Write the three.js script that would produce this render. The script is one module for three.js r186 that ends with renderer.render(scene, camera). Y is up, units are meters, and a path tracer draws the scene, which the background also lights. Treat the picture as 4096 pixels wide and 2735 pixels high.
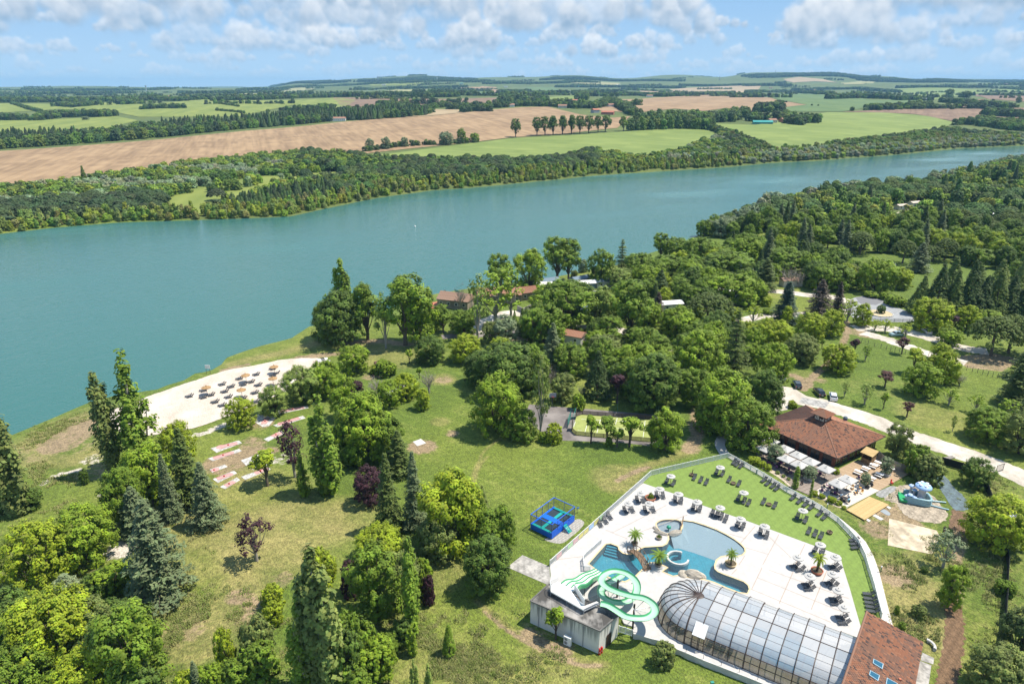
import * as THREE from 'three';
import { mergeGeometries } from 'three/addons/utils/BufferGeometryUtils.js';
import { RoundedBoxGeometry } from 'three/addons/geometries/RoundedBoxGeometry.js';
import { MarchingCubes } from 'three/addons/objects/MarchingCubes.js';

// ---------------------------------------------------------------- camera, sky, sun, exposure
const scene = new THREE.Scene();
const EYE = 75, FOCAL = 2735, PITCH = 20.4 * Math.PI / 180, CX = 2048, CY = 1367.5;
const camera = new THREE.PerspectiveCamera(2 * Math.atan(CY / FOCAL) * 180 / Math.PI, 4096 / 2735, 1, 40000);
camera.position.set(0, EYE, 0);
camera.rotation.set(-PITCH, 0, 0);
const renderer = new THREE.WebGLRenderer({ antialias: true });
renderer.toneMapping = THREE.LinearToneMapping;
renderer.toneMappingExposure = 1.5;
renderer.shadowMap.enabled = true;

const SUN_DIR = new THREE.Vector3(0.43, 0.9, -0.07).normalize();
const sun = new THREE.DirectionalLight(new THREE.Color(1.0, 0.93, 0.81), 5);
sun.name = 'sun';
sun.position.copy(SUN_DIR).multiplyScalar(600).add(new THREE.Vector3(0, 0, -180));
sun.target.position.set(0, 0, -180);
sun.castShadow = true;
sun.shadow.mapSize.set(4096, 4096);
Object.assign(sun.shadow.camera, { left: -300, right: 300, top: 300, bottom: -300, near: 50, far: 1400 });
scene.add(sun, sun.target);

// random numbers and noise (seeded)
function rng(seed) { let a = (seed * 2654435761) >>> 0; return () => { a = (a + 0x6d2b79f5) | 0; let t = Math.imul(a ^ (a >>> 15), 1 | a); t = (t + Math.imul(t ^ (t >>> 7), 61 | t)) ^ t; return ((t ^ (t >>> 14)) >>> 0) / 4294967296; }; }
const LAT = new Float32Array(65536); { const r = rng(99); for (let i = 0; i < 65536; i++) LAT[i] = r(); }
function vnoise(x, y) {
  const ix = Math.floor(x), iy = Math.floor(y), fx = x - ix, fy = y - iy, s = fx * fx * (3 - 2 * fx), t = fy * fy * (3 - 2 * fy);
  const x0 = ix & 255, x1 = (ix + 1) & 255, y0 = (iy & 255) << 8, y1 = ((iy + 1) & 255) << 8;
  const a = LAT[y0 | x0], b = LAT[y0 | x1], c = LAT[y1 | x0], d = LAT[y1 | x1];
  return a + (b - a) * s + (c - a) * t + (a - b - c + d) * s * t;
}
function fbm(x, y, o = 4) { let s = 0, a = 0.5, n = 0; for (let i = 0; i < o; i++) { s += a * vnoise(x, y); n += a; a *= 0.5; x = x * 2.03 + 17.1; y = y * 2.03 + 5.7; } return s / n; }
const clamp = (x, a = 0, b = 1) => Math.min(b, Math.max(a, x)), lerp = (a, b, t) => a + (b - a) * t;
const sstep = (a, b, x) => { const t = clamp((x - a) / (b - a)); return t * t * (3 - 2 * t); };

// the sky: clear air that pales towards the horizon, with fair-weather cumulus all round
function makeSky() {
  const W = 4096, HH = 2048, data = new Float32Array(W * HH * 4), D = Math.PI / 180;
  const air = (e) => { const t = 1 - Math.exp(-Math.max(e, 0) / 6), s = 1 - Math.exp(-Math.max(e, 0) / 35); return [lerp(lerp(0.4, 0.19, t), 0.075, s), lerp(lerp(0.54, 0.375, t), 0.2, s), lerp(lerp(0.66, 0.615, t), 0.45, s)]; };
  const rowOf = (e) => (e / 180 + 0.5) * HH;
  for (let r = 0; r < HH; r++) { const c = air(((r + 0.5) / HH - 0.5) * 180); for (let q = 0; q < W; q++) { const i = (r * W + q) * 4; data[i] = c[0]; data[i + 1] = c[1]; data[i + 2] = c[2]; data[i + 3] = 1; } }
  const R = rng(7);
  // one cumulus: base elevation and size in degrees
  function cloud(az, eb, w, h, op, seed) {
    const rr = rng(seed), n = 9 + Math.floor(rr() * 9), cs = [];
    for (let i = 0; i < n; i++) { const t = rr() * 2 - 1, env = Math.sqrt(Math.max(0.05, 1 - t * t)), rad = h * (0.22 + 0.3 * rr()) * (0.5 + 0.6 * env); cs.push([t * w * 0.5, rad * 0.35 + rr() * Math.max(0, h * env - rad) * 0.9, rad]); }
    const ce = Math.cos((eb + h / 2) * D), x0 = -w * 0.75, x1 = w * 0.75, sc = 2.2 / h, ox = rr() * 200, oy = rr() * 200;
    const r0 = Math.max(HH / 2, Math.floor(rowOf(eb - h * 0.3))), r1 = Math.min(HH - 1, Math.ceil(rowOf(eb + h * 1.5)));
    for (let r = r0; r <= r1; r++) {
      const e = ((r + 0.5) / HH - 0.5) * 180, y = e - eb;
      for (let q = Math.floor((az + x0 / ce + 180) / 360 * W); q <= (az + x1 / ce + 180) / 360 * W; q++) {
        const x = ((q + 0.5) / W * 360 - 180 - az) * ce;
        let F = -9, sh = 0;
        for (const c of cs) { const dx = x - c[0], dy = y - c[1], d = 1 - Math.sqrt(dx * dx + dy * dy) / c[2]; if (d > F) { F = d; sh = (dx * 0.45 + dy * 0.85) / c[2]; } }
        if (F < -0.8) continue;
        const n1 = fbm(x * sc + ox, y * sc + oy, 5);
        F += (n1 - 0.5) * 1.5;
        const al = op * sstep(-0.12, 0.55, F) * sstep(-0.3 * h, 0.12 * h, y + (n1 - 0.5) * 0.3 * h);
        if (al <= 0.002) continue;
        const up = clamp(y / h), lit = clamp(0.28 + 0.62 * up + 0.26 * sh + (fbm(x * sc * 2.3 + oy, y * sc * 2.3 + ox, 4) - 0.5) * 0.7);
        const far = Math.exp(-Math.max(e, 0.2) / 1.7) * 0.55, i = (r * W + ((q % W) + W) % W) * 4, a = air(e);
        const col = [lerp(0.22, 0.66, lit), lerp(0.315, 0.675, lit), lerp(0.43, 0.69, lit)];
        for (let c = 0; c < 3; c++) data[i + c] = lerp(data[i + c], lerp(col[c], a[c] + 0.05, far), al);
      }
    }
  }
  // rows of cloud, far ones low and small, near ones high and large
  let s = 100;
  for (const [e0, de, size, gap, op] of [[0.7, 0.5, 1.0, 1.2, 0.4], [1.4, 0.6, 1.4, 1.5, 0.5], [2.3, 0.8, 2.1, 2.2, 0.66], [3.4, 0.9, 3.1, 3.6, 0.8], [4.9, 1.0, 7.6, 7.6, 0.95], [7.5, 2, 9, 8.5, 0.92], [12, 4, 14, 15, 0.9], [20, 6, 20, 26, 0.88], [33, 9, 26, 46, 0.85], [52, 12, 30, 80, 0.8]])
    for (let az = -180; az < 180; az += gap * (0.6 + 0.8 * R())) { const k = 0.55 + R() * 0.95; cloud(az, e0 + (R() - 0.5) * 2 * de, size * k, size * k * (0.36 + 0.26 * R()), op * (0.7 + 0.3 * R()), s++); }
  for (let k = 0; k < 150; k++) { const e = 0.6 + R() * R() * 14; cloud(R() * 360 - 180, e, 4 + e * 1.4 + R() * 5, 0.35 + e * 0.12, 0.3, 3000 + k); }   // thin veils
  // a wide flat-based bank drifts in from one side
  [[-108, 5.8, 17, 2.6, 0.9], [-120, 4.1, 10, 3.4, 0.85], [-97, 5.5, 7.5, 3.3, 0.96], [-93, 3.1, 3.8, 2.2, 0.95], [-88.5, 4.5, 8.5, 3.4, 0.97], [-77.5, 4.9, 9.5, 3.5, 0.97], [-66, 3.4, 7.5, 3.3, 0.88], [-59, 5.2, 10, 3, 0.9], [-84, 2.4, 3.4, 1.5, 0.85], [-104, 2.9, 4, 1.6, 0.8]].forEach((q, i) => cloud(...q, 5001 + i));
  const t = new THREE.DataTexture(data, W, HH, THREE.RGBAFormat, THREE.FloatType);
  t.mapping = THREE.EquirectangularReflectionMapping; t.colorSpace = THREE.LinearSRGBColorSpace; t.magFilter = THREE.LinearFilter; t.needsUpdate = true;
  return t;
}
scene.background = makeSky();
scene.environment = scene.background;

// ---------------------------------------------------------------- helpers
const FRAMES = { A: [2100, 1800, 0.298], B: [2100, 2267, 0.2985], C: [2700, 1800, 0.298], D: [2700, 2267, 0.2985], E: [3396, 1800, 0.298], F: [3396, 2267, 0.2985], R: [2900, 1560, 0.34057], M: [2050, 1560, 0.34057], S: [560, 1400, 0.34057], T: [1700, 1050, 0.34057], U: [2500, 1050, 0.34057], V: [3296, 1050, 0.5961], o: [0, 0, 1.7445], q: [0, 0, 1] };
for (let i = 0; i < 3; i++) for (let j = 0; j < 3; j++) FRAMES['n' + i + j] = [1366 * i, 912 * j, 0.58152];
const CP = Math.cos(PITCH), SP = Math.sin(PITCH);
const pix = (fr, x, y) => { const o = FRAMES[fr]; return [o[0] + x * o[2], o[1] + y * o[2]]; };
function rayOf(fr, x, y) { const [X, Y] = pix(fr, x, y), u = (X - CX) / FOCAL, v = (CY - Y) / FOCAL; return [u, v * CP - SP, -(CP + v * SP)]; }
// the point at height h that a pixel of the photograph looks at
function G(fr, x, y, h = 0) { const d = rayOf(fr, x, y), t = (h - EYE) / d[1]; return new THREE.Vector3(d[0] * t, h, d[2] * t); }
const depthOf = (p) => -p.z * CP - (p.y - EYE) * SP;
function heightTo(p, fr, yTop) { const [, Y] = pix(fr, 0, yTop), v = (CY - Y) / FOCAL, d = -p.z; return EYE + d * (v * CP - SP) / (CP + v * SP) - p.y; }
const widthOf = (p, fr, w) => w * FRAMES[fr][2] * depthOf(p) / FOCAL;

const V3 = (x, y, z) => new THREE.Vector3(x, y, z);
const used = {};
function numbered(name) { const n = used[name] = (used[name] ?? -1) + 1; return n ? name + '_' + String(n).padStart(3, '0') : name; }
function tag(o, label, category, group, kind) { o.userData.label = label; o.userData.category = category; if (group) o.userData.group = group; if (kind) o.userData.kind = kind; return o; }
function shadows(o) { o.traverse((m) => { if (m.isMesh) { m.castShadow = true; m.receiveShadow = true; } }); return o; }
function thing(name, label, category, p = V3(0, 0, 0), turn = 0, group) { const o = new THREE.Group(); o.name = numbered(name); o.position.copy(p); o.rotation.y = turn; scene.add(o); return tag(o, label, category, group); }
function part(name, geo, m, parent) { const o = new THREE.Mesh(geo, m); o.name = name; o.castShadow = o.receiveShadow = true; parent.add(o); return o; }
function struct(name, geo, m, label) { const o = new THREE.Mesh(geo, m); o.name = numbered(name); o.castShadow = o.receiveShadow = true; o.userData.kind = 'structure'; if (label) o.userData.label = label; scene.add(o); return o; }
function copy(src, p, turn = 0, label, group) { const o = src.clone(); o.name = numbered(src.name.replace(/_\d{3}$/, '')); o.userData = { ...src.userData }; o.position.copy(p); o.rotation.set(0, turn, 0); if (label) o.userData.label = label; if (group) o.userData.group = group; scene.add(o); return o; }
const stuffed = (m) => { m.userData.kind = 'stuff'; return m; };

function mat(r, g, b, rough = 0.8, o = {}) { const { phys, ...rest } = o, m = phys ? new THREE.MeshPhysicalMaterial({ ...rest, roughness: rough }) : new THREE.MeshStandardMaterial({ ...rest, roughness: rough }); m.color.setRGB(r, g, b); m.side = THREE.DoubleSide; return m; }
// geometry shorthand: everything non-indexed with position, normal, uv
const plain = (g) => { const n = g.index ? g.toNonIndexed() : g; for (const k of Object.keys(n.attributes)) if (!['position', 'normal', 'uv'].includes(k)) n.deleteAttribute(k); if (!n.attributes.normal) n.computeVertexNormals(); if (!n.attributes.uv) n.setAttribute('uv', new THREE.BufferAttribute(new Float32Array(n.attributes.position.count * 2), 2)); return n; };
const join = (...gs) => mergeGeometries(gs.flat().map(plain));
const box = (w, h, d, x = 0, y = 0, z = 0, ry = 0) => { const g = new THREE.BoxGeometry(w, h, d); if (ry) g.rotateY(ry); return g.translate(x, y, z); };
const rbox = (w, h, d, r, x = 0, y = 0, z = 0) => new RoundedBoxGeometry(w, h, d, 2, r).translate(x, y, z);
const cyl = (r0, r1, h, x = 0, y = 0, z = 0, n = 8) => new THREE.CylinderGeometry(r0, r1, h, n).translate(x, y, z);
const UPV = V3(0, 1, 0);
function rod(a, b, r0, r1 = r0, n = 6) { const d = b.clone().sub(a), L = d.length(); if (L < 1e-6) return box(r0, r0, r0, a.x, a.y, a.z); return new THREE.CylinderGeometry(r1, r0, L, n, 1).translate(0, L / 2, 0).applyQuaternion(new THREE.Quaternion().setFromUnitVectors(UPV, d.normalize())).translate(a.x, a.y, a.z); }
function beam(a, b, w, h) { const d = b.clone().sub(a), L = d.length(), yaw = Math.atan2(-d.z, d.x), pitch = Math.asin(clamp(d.y / L, -1, 1)); return new THREE.BoxGeometry(L, h, w).rotateZ(pitch).rotateY(yaw).translate((a.x + b.x) / 2, (a.y + b.y) / 2, (a.z + b.z) / 2); }
const tube = (pts, r, seg = 24, n = 6, closed = false) => new THREE.TubeGeometry(new THREE.CatmullRomCurve3(pts, closed), seg, r, n, closed);
// flat polygon at height y with uv in metres; thickness th reaches down from it
function slab(pts, y, th = 0, hole) {
  const sh = new THREE.Shape(pts.map((p) => new THREE.Vector2(p.x, -p.z)));
  for (const h of hole ?? []) sh.holes.push(new THREE.Path(h.map((p) => new THREE.Vector2(p.x, -p.z))));
  const g = th ? new THREE.ExtrudeGeometry(sh, { depth: th, bevelEnabled: false }) : new THREE.ShapeGeometry(sh);
  return g.rotateX(-Math.PI / 2).translate(0, y - th, 0);
}
const smooth = (pts, n = 40, closed = false) => new THREE.CatmullRomCurve3(pts, closed, 'centripetal').getPoints(n);
const px = (fr, list, h = 0) => list.map(([x, y]) => G(fr, x, y, h));
// textures
function tex(w, h, fn, srgb = true) { const d = new Uint8Array(w * h * 4); let i = 0; for (let y = 0; y < h; y++) for (let x = 0; x < w; x++) { const c = fn(x, y); d[i++] = clamp(c[0]) * 255; d[i++] = clamp(c[1]) * 255; d[i++] = clamp(c[2]) * 255; d[i++] = 255; } const t = new THREE.DataTexture(d, w, h); t.wrapS = t.wrapT = THREE.RepeatWrapping; t.magFilter = THREE.LinearFilter; if (srgb) t.colorSpace = THREE.SRGBColorSpace; t.needsUpdate = true; return t; }
// periodic noise for repeating textures
function pnoise(x, y, per) { const ix = Math.floor(x), iy = Math.floor(y), fx = x - ix, fy = y - iy, s = fx * fx * (3 - 2 * fx), t = fy * fy * (3 - 2 * fy), m = (k) => ((k % per) + per) % per; const L = (a, b) => LAT[(m(b) << 8) | m(a)]; const a = L(ix, iy), b = L(ix + 1, iy), c = L(ix, iy + 1), d = L(ix + 1, iy + 1); return a + (b - a) * s + (c - a) * t + (a - b - c + d) * s * t; }
function pfbm(u, v, per, o = 4) { let s = 0, a = 0.5, n = 0; for (let i = 0; i < o && per <= 256; i++) { s += a * pnoise(u * per, v * per, per); n += a; a *= 0.55; per *= 2; } return s / n; }
const enc = (c) => c <= 0.0031308 ? c * 12.92 : 1.055 * Math.pow(c, 1 / 2.4) - 0.055;
const grainTex = (lo, hi, per = 8, o = 6, N = 256) => tex(N, N, (x, y) => { const n = pfbm(x / N, y / N, per, o); const v = lerp(lo, hi, clamp((n - 0.5) * 2.2 + 0.5)); return [v, v, v]; });
const GRAIN = grainTex(0.78, 1), GRAIN_STRONG = grainTex(0.5, 1, 8), BUMPY = grainTex(0, 1, 16, 4);
BUMPY.colorSpace = THREE.NoColorSpace; GRAIN.colorSpace = GRAIN_STRONG.colorSpace = THREE.NoColorSpace;
const rep = (t, s) => { const c = t.clone(); c.repeat.set(s, s); c.needsUpdate = true; return c; };

// ---------------------------------------------------------------- terrain: park, lake and hills
const WATER = -1.2;
const W_ = (fr, l) => l.map(([x, y]) => G(fr, x, y, WATER));
const nearShore = [...W_('n01', [[-900, 1900], [-300, 1560], [0, 1455], [200, 1375], [400, 1290], [620, 1195], [800, 1150], [1080, 1110], [1150, 1080], [1270, 1045], [1340, 1000], [1440, 985], [1520, 940], [1560, 890], [1700, 840], [1800, 808], [2000, 760], [2130, 675]]), ...W_('n11', [[60, 640], [300, 560], [590, 462], [880, 415], [1380, 352], [1600, 312], [1720, 285], [1900, 255], [2100, 178], [2200, 150]]), ...W_('n20', [[60, 1640], [250, 1560], [430, 1470], [520, 1440], [700, 1410], [850, 1375], [1160, 1310], [1450, 1305], [1600, 1295], [1760, 1240], [1850, 1225], [2100, 1172], [2345, 1118], [2700, 1090], [3200, 1060]])];
const farShore = [...W_('q', [[-900, 985], [-400, 955], [0, 935], [200, 912], [465, 890], [860, 878], [1157, 866], [1366, 820], [1511, 791], [1715, 762], [1889, 750], [2064, 733], [2227, 718], [2355, 704], [2483, 695], [2732, 679], [2936, 666], [3081, 651], [3255, 643], [3407, 631], [3546, 622], [3721, 605], [3837, 593], [4096, 582], [4400, 572], [4700, 562]])];
const farLeft = farShore[0], LAKE = [...nearShore, ...farShore.slice().reverse(), V3(-420, WATER, farLeft.z)];
function lakeSD(x, z) {
  let best = 1e18, inside = false;
  for (let i = 0, j = LAKE.length - 1; i < LAKE.length; j = i++) {
    const a = LAKE[j], b = LAKE[i], ex = b.x - a.x, ez = b.z - a.z, wx = x - a.x, wz = z - a.z, t = clamp((wx * ex + wz * ez) / (ex * ex + ez * ez)), dx = wx - ex * t, dz = wz - ez * t, d = dx * dx + dz * dz;
    if (d < best) best = d;
    if ((a.z > z) !== (b.z > z) && x < (b.x - a.x) * (z - a.z) / (b.z - a.z) + a.x) inside = !inside;
  }
  return inside ? -Math.sqrt(best) : Math.sqrt(best);
}
// heights of the land at several distances (rows) and bearings (columns)
const BAND = [0, 420, 700, 900, 1200, 1600, 2200, 3000, 4500, 6500, 9000, 13000];
const BEAR = [-1.4, -0.7, -0.35, -0.12, 0.12, 0.35, 0.7, 1.4];
const LIFT = [[0, 0, 0, 0, 0, 0, 0, 0], [0, 0, 0, 0, 0, 0, 0, 0], [3, 3, 3, 4, 4, 3, 1, 1], [5, 5, 8, 11, 12, 9, 3, 3], [8, 10, 17, 24, 27, 24, 13, 10], [14, 16, 28, 36, 38, 36, 30, 22], [22, 25, 38, 44, 44, 44, 42, 36], [32, 36, 47, 52, 52, 52, 52, 48], [46, 49, 62, 66, 66, 66, 66, 60], [58, 62, 86, 100, 98, 104, 92, 80], [66, 72, 118, 150, 140, 190, 150, 120], [40, 40, 60, 60, 60, 60, 60, 50]];
const RIDGE = [[-1.4, 70], [-0.7, 72], [-0.6, 84], [-0.45, 64], [-0.34, 58], [-0.29, 120], [-0.2, 165], [-0.12, 190], [-0.05, 160], [0, 172], [0.08, 196], [0.15, 160], [0.22, 190], [0.28, 172], [0.33, 228], [0.43, 226], [0.5, 185], [0.57, 158], [0.7, 155], [1.4, 150]];   // crest of the farthest hills
function farLift(x, z) {
  const d = Math.max(1, -z), u = x / d;
  let i = 0; while (i < BAND.length - 2 && d > BAND[i + 1]) i++;
  let j = 0; while (j < BEAR.length - 2 && u > BEAR[j + 1]) j++;
  const s = clamp((d - BAND[i]) / (BAND[i + 1] - BAND[i])), t = sstep(0, 1, clamp((u - BEAR[j]) / (BEAR[j + 1] - BEAR[j])));
  let h = lerp(lerp(LIFT[i][j], LIFT[i][j + 1], t), lerp(LIFT[i + 1][j], LIFT[i + 1][j + 1], t), s);
  if (d > 4500) { let k = 0; while (k < RIDGE.length - 2 && u > RIDGE[k + 1][0]) k++; const q = sstep(0, 1, clamp((u - RIDGE[k][0]) / (RIDGE[k + 1][0] - RIDGE[k][0]))); h = lerp(h, lerp(RIDGE[k][1], RIDGE[k + 1][1], q), sstep(4500, 8600, d) * (1 - sstep(9300, 12500, d))); }
  const roll = sstep(750, 2600, d);
  if (roll > 0) h += roll * ((fbm(x / 1500 + 3.1, z / 900 + 8.2, 3) - 0.5) * 74 * sstep(900, 5000, d) + (fbm(x / 420 + 1.7, z / 330, 2) - 0.5) * 9);
  return h;
}
const DIP = [G('B', 1450, 930, 0), G('D', 1300, 1560, 0)];       // below the pool terrace the lawn lies lower
function landHeight(x, z) {
  const dx = DIP[1].x - DIP[0].x, dz = DIP[1].z - DIP[0].z, L = Math.hypot(dx, dz), side = ((x - DIP[0].x) * -dz + (z - DIP[0].z) * dx) / L;
  const dip = -0.95 * sstep(-2.2, -0.4, side) * sstep(-34, -22, x) * sstep(-98, -86, z);
  return farLift(x, z) + dip;
}
const DECKIN = [['A', 480, 1500], ['A', 1610, 560], ['C', 900, 1060], ['C', 2130, 1470], ['D', 2250, 240], ['D', 1800, 900], ['D', 900, 1150], ['B', 1700, 850], ['B', 1400, 420], ['B', 900, 180]].map(([f, x, y]) => { const v = rayOf(f, x, y), t = (0.05 - EYE) / v[1]; return [v[0] * t, v[2] * t]; });
function inDeck(x, z) { let c = false; for (let i = 0, j = DECKIN.length - 1; i < DECKIN.length; j = i++) { const a = DECKIN[i], b = DECKIN[j]; if ((a[1] > z) !== (b[1] > z) && x < (b[0] - a[0]) * (z - a[1]) / (b[1] - a[1]) + a[0]) c = !c; } return c; }
function groundAt(x, z) {
  const b = landHeight(x, z) + (inDeck(x, z) ? -1.9 : 0), sd = lakeSD(x, z);
  return sd > 0 ? WATER + (b - WATER) * (1 - Math.exp(-sd / 7)) : WATER + Math.max(sd * 0.13, -5);
}
// where a pixel of the photograph meets the land
function onLand(fr, x, y) {
  const d = rayOf(fr, x, y); let t = 40, last = 40;
  for (let i = 0; i < 900; i++) {
    const X = d[0] * t, Y = EYE + d[1] * t, Z = d[2] * t;
    if (Y < landHeight(X, Z)) { let a = last, b = t; for (let k = 0; k < 14; k++) { const m = (a + b) / 2; if (EYE + d[1] * m < landHeight(d[0] * m, d[2] * m)) b = m; else a = m; } return V3(d[0] * b, landHeight(d[0] * b, d[2] * b), d[2] * b); }
    last = t; t *= 1.008;
    if (t > 16000) break;
  }
  return V3(d[0] * 9000, landHeight(d[0] * 9000, d[2] * 9000), d[2] * 9000);
}
function sheet(rows, colsU, hf, spread) {   // rows: distances; a grid that widens with distance
  const nr = rows.length, nc = colsU.length, pos = new Float32Array(nr * nc * 3), uv = new Float32Array(nr * nc * 2), idx = [];
  rows.forEach((d, r) => colsU.forEach((u, c) => { const x = u * (d + spread), z = -d, k = r * nc + c; pos[k * 3] = x; pos[k * 3 + 1] = hf(x, z); pos[k * 3 + 2] = z; uv[k * 2] = x; uv[k * 2 + 1] = -z; }));
  for (let r = 0; r < nr - 1; r++) for (let c = 0; c < nc - 1; c++) { const a = r * nc + c; idx.push(a, a + 1, a + nc + 1, a, a + nc + 1, a + nc); }
  const g = new THREE.BufferGeometry(); g.setAttribute('position', new THREE.BufferAttribute(pos, 3)); g.setAttribute('uv', new THREE.BufferAttribute(uv, 2)); g.setIndex(idx); g.computeVertexNormals(); return g;
}
const range = (n, a, b) => Array.from({ length: n }, (_, i) => lerp(a, b, i / (n - 1)));

// park ground: grass, worn earth, dry patches and weeds, laid out in metres
const GX0 = -175, GZ0 = -45, GS = 410, GN = 2048;
function parkTexture() {
  const cv = document.createElement('canvas'); cv.width = cv.height = 1024; const c = cv.getContext('2d'), k = 1024 / GS;
  const P = (v) => [(v.x - GX0) * k, (GZ0 - v.z) * k];
  c.fillStyle = 'black'; c.fillRect(0, 0, 1024, 1024); c.globalCompositeOperation = 'lighter'; c.lineCap = c.lineJoin = 'round';
  const line = (fr, pts, w, col) => { c.strokeStyle = col; for (const [ww, al] of [[w * 1.8, 0.35], [w, 0.5], [w * 0.5, 0.4]]) { c.globalAlpha = al; c.lineWidth = ww * k; c.beginPath(); smooth(px(fr, pts), 30).forEach((v, i) => { const q = P(v); i ? c.lineTo(...q) : c.moveTo(...q); }); c.stroke(); } };
  const blob = (fr, x, y, r, col, al = 0.9) => { const q = P(G(fr, x, y)), g = c.createRadialGradient(...q, 0, ...q, r * k); g.addColorStop(0, col); g.addColorStop(0.6, col); g.addColorStop(1, 'black'); c.globalAlpha = al; c.fillStyle = g; c.beginPath(); c.arc(...q, r * k, 0, 7); c.fill(); };
  const poly = (fr, pts, col, al = 1) => { c.globalAlpha = al; c.fillStyle = col; c.beginPath(); px(fr, pts).forEach((v, i) => { const q = P(v); i ? c.lineTo(...q) : c.moveTo(...q); }); c.fill(); };
  const DIRT = '#ff0000', DRY = '#00ff00', PALE = '#0000ff';
  // worn tracks: along the pool fence, round the plant building, across the meadow
  line('M', [[2190, 350], [2180, 480], [2150, 600], [2050, 720], [1850, 800], [1550, 900], [1350, 1010], [1150, 1130]], 2.4, DRY); line('M', [[2170, 420], [2165, 560], [2060, 700]], 1.6, DIRT); line('M', [[1600, 900], [1350, 1000], [1250, 1060]], 1.2, DIRT);
  line('n12', [[940, 960], [1050, 1060], [1180, 1160], [1290, 1230], [1400, 1290], [1530, 1340], [1700, 1390], [1830, 1390]], 0.9, DRY); line('n12', [[990, 1030], [1180, 1180], [1330, 1260], [1500, 1340], [1650, 1390], [1800, 1400]], 0.6, DIRT); line('n12', [[1290, 1170], [1400, 1240], [1540, 1300]], 2.2, DIRT);
  line('n21', [[1130, 640], [1120, 760], [1000, 940], [920, 1000], [830, 1110]], 1.5, DIRT); line('n21', [[1130, 640], [1120, 760], [1000, 940], [920, 1000], [830, 1110]], 1.2, DIRT); 
  line('n21', [[90, 1260], [100, 1400], [60, 1520]], 2.4, DIRT);
  line('n12', [[1010, 0], [960, 60], [930, 140], [905, 260]], 0.5, DRY); line('n12', [[970, 0], [925, 90], [890, 240]], 0.5, DRY); line('n11', [[1100, 1440], [1000, 1520], [960, 1567]], 0.5, DRY);
  // bank and shore are dry and straw-coloured
  line('n01', [[220, 1480], [350, 1420], [520, 1330], [620, 1280]], 8, DRY); line('n01', [[420, 1480], [600, 1350]], 9, DIRT); line('n01', [[1600, 920], [1800, 880], [2000, 840], [2200, 780]], 4.5, DRY); line('n01', [[2060, 890], [2250, 870], [2349, 860]], 3, DIRT); line('n01', [[1540, 960], [1700, 930]], 2, DIRT);
  line('n02', [[250, 20], [480, 30], [640, -30]], 6, DRY); blob('n02', 640, 110, 5, DIRT, 0.5);
  // mini golf: trampled pale ground; stones of white chalk
  line('S', [[640, 1000], [800, 960], [960, 890], [1300, 800], [1420, 770]], 1.5, PALE); line('S', [[850, 1330], [1100, 1260], [1300, 1200], [1560, 1170]], 3, DIRT); blob('S', 1050, 1330, 6, DIRT, 0.8); blob('S', 1330, 1090, 4, DIRT, 0.6); blob('S', 1680, 1270, 3, PALE, 0.35); blob('S', 1150, 1450, 5, DRY, 0.6); blob('S', 1440, 850, 4, DIRT, 0.6);
  blob('n02', 840, 640, 3.2, PALE, 0.9); blob('n02', 640, 20, 3, PALE, 0.5); line('n02', [[300, 190], [400, 130], [560, 90]], 1, PALE); line('n02', [[690, 270], [760, 240]], 0.8, PALE);
  // dry mown lawn
  for (const [fr, x, y, r, al] of [['n02', 1700, 330, 16, 0.5], ['n02', 1450, 640, 12, 0.6], ['n02', 2000, 520, 14, 0.55], ['n02', 1250, 520, 7, 0.7], ['n02', 1900, 700, 9, 0.5], ['n02', 1300, 1180, 7, 0.8], ['n02', 1250, 1330, 6, 0.7], ['n02', 1660, 950, 6, 0.8], ['n02', 1500, 1250, 5, 0.6], ['n11', 380, 890, 12, 0.6], ['n11', 150, 830, 10, 0.7], ['n11', 700, 1040, 5, 0.8], ['n11', 680, 1330, 3, 0.7], ['n12', 80, 400, 10, 0.5], ['n12', 700, 800, 5, 0.6], ['n12', 1000, 560, 4, 0.5], ['n12', 1900, 140, 7, 0.8], ['n12', 700, 1500, 10, 0.4], ['n12', 1500, 1480, 9, 0.45], ['n21', 1300, 1100, 9, 0.3], ['n21', 1700, 1280, 10, 0.5], ['n21', 860, 1020, 6, 0.5], ['n22', 1500, 900, 9, 0.9], ['n22', 1560, 1150, 8, 0.8], ['n22', 1000, 300, 4, 0.6], ['n22', 1350, 400, 6, 0.9], ['n22', 1700, 700, 5, 0.6]]) blob(fr, x, y, r, DRY, al);
  for (const [fr, x, y, r, al] of [['n02', 1280, 1200, 4, 0.5], ['n02', 1650, 960, 2.6, 0.8], ['n02', 1740, 1010, 2, 0.8], ['n02', 1950, 840, 2.4, 0.7], ['n02', 1700, 1120, 2.4, 0.6], ['n11', 560, 1500, 4.2, 0.95], ['n11', 770, 1410, 2, 0.8], ['n11', 710, 1040, 3, 0.7], ['n11', 200, 1020, 3, 0.6], ['n11', 1850, 940, 8, 0.8], ['n22', 1480, 820, 4, 0.9], ['n22', 1340, 500, 3.5, 0.9], ['n22', 1560, 480, 3.5, 0.9], ['n22', 1400, 400, 3, 0.9], ['n22', 1550, 380, 4, 0.7], ['n21', 1230, 720, 5, 0.8], ['n21', 1300, 740, 4, 0.7], ['n21', 960, 1050, 2, 0.6], ['n11', 1250, 760, 6, 0.8], ['n11', 1800, 640, 6, 0.6]]) blob(fr, x, y, r, DIRT, al);
  poly('n22', [[1840, 400], [1960, 370], [1960, 560], [1900, 760], [1900, 900]], DIRT, 0.5); line('n22', [[1900, 400], [1930, 520], [1890, 700], [1900, 860], [1880, 1050], [1870, 1200], [1840, 1400], [1810, 1600]], 1.5, DIRT);
   line('n11', [[60, 790], [260, 775], [450, 800]], 3, DIRT);
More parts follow.
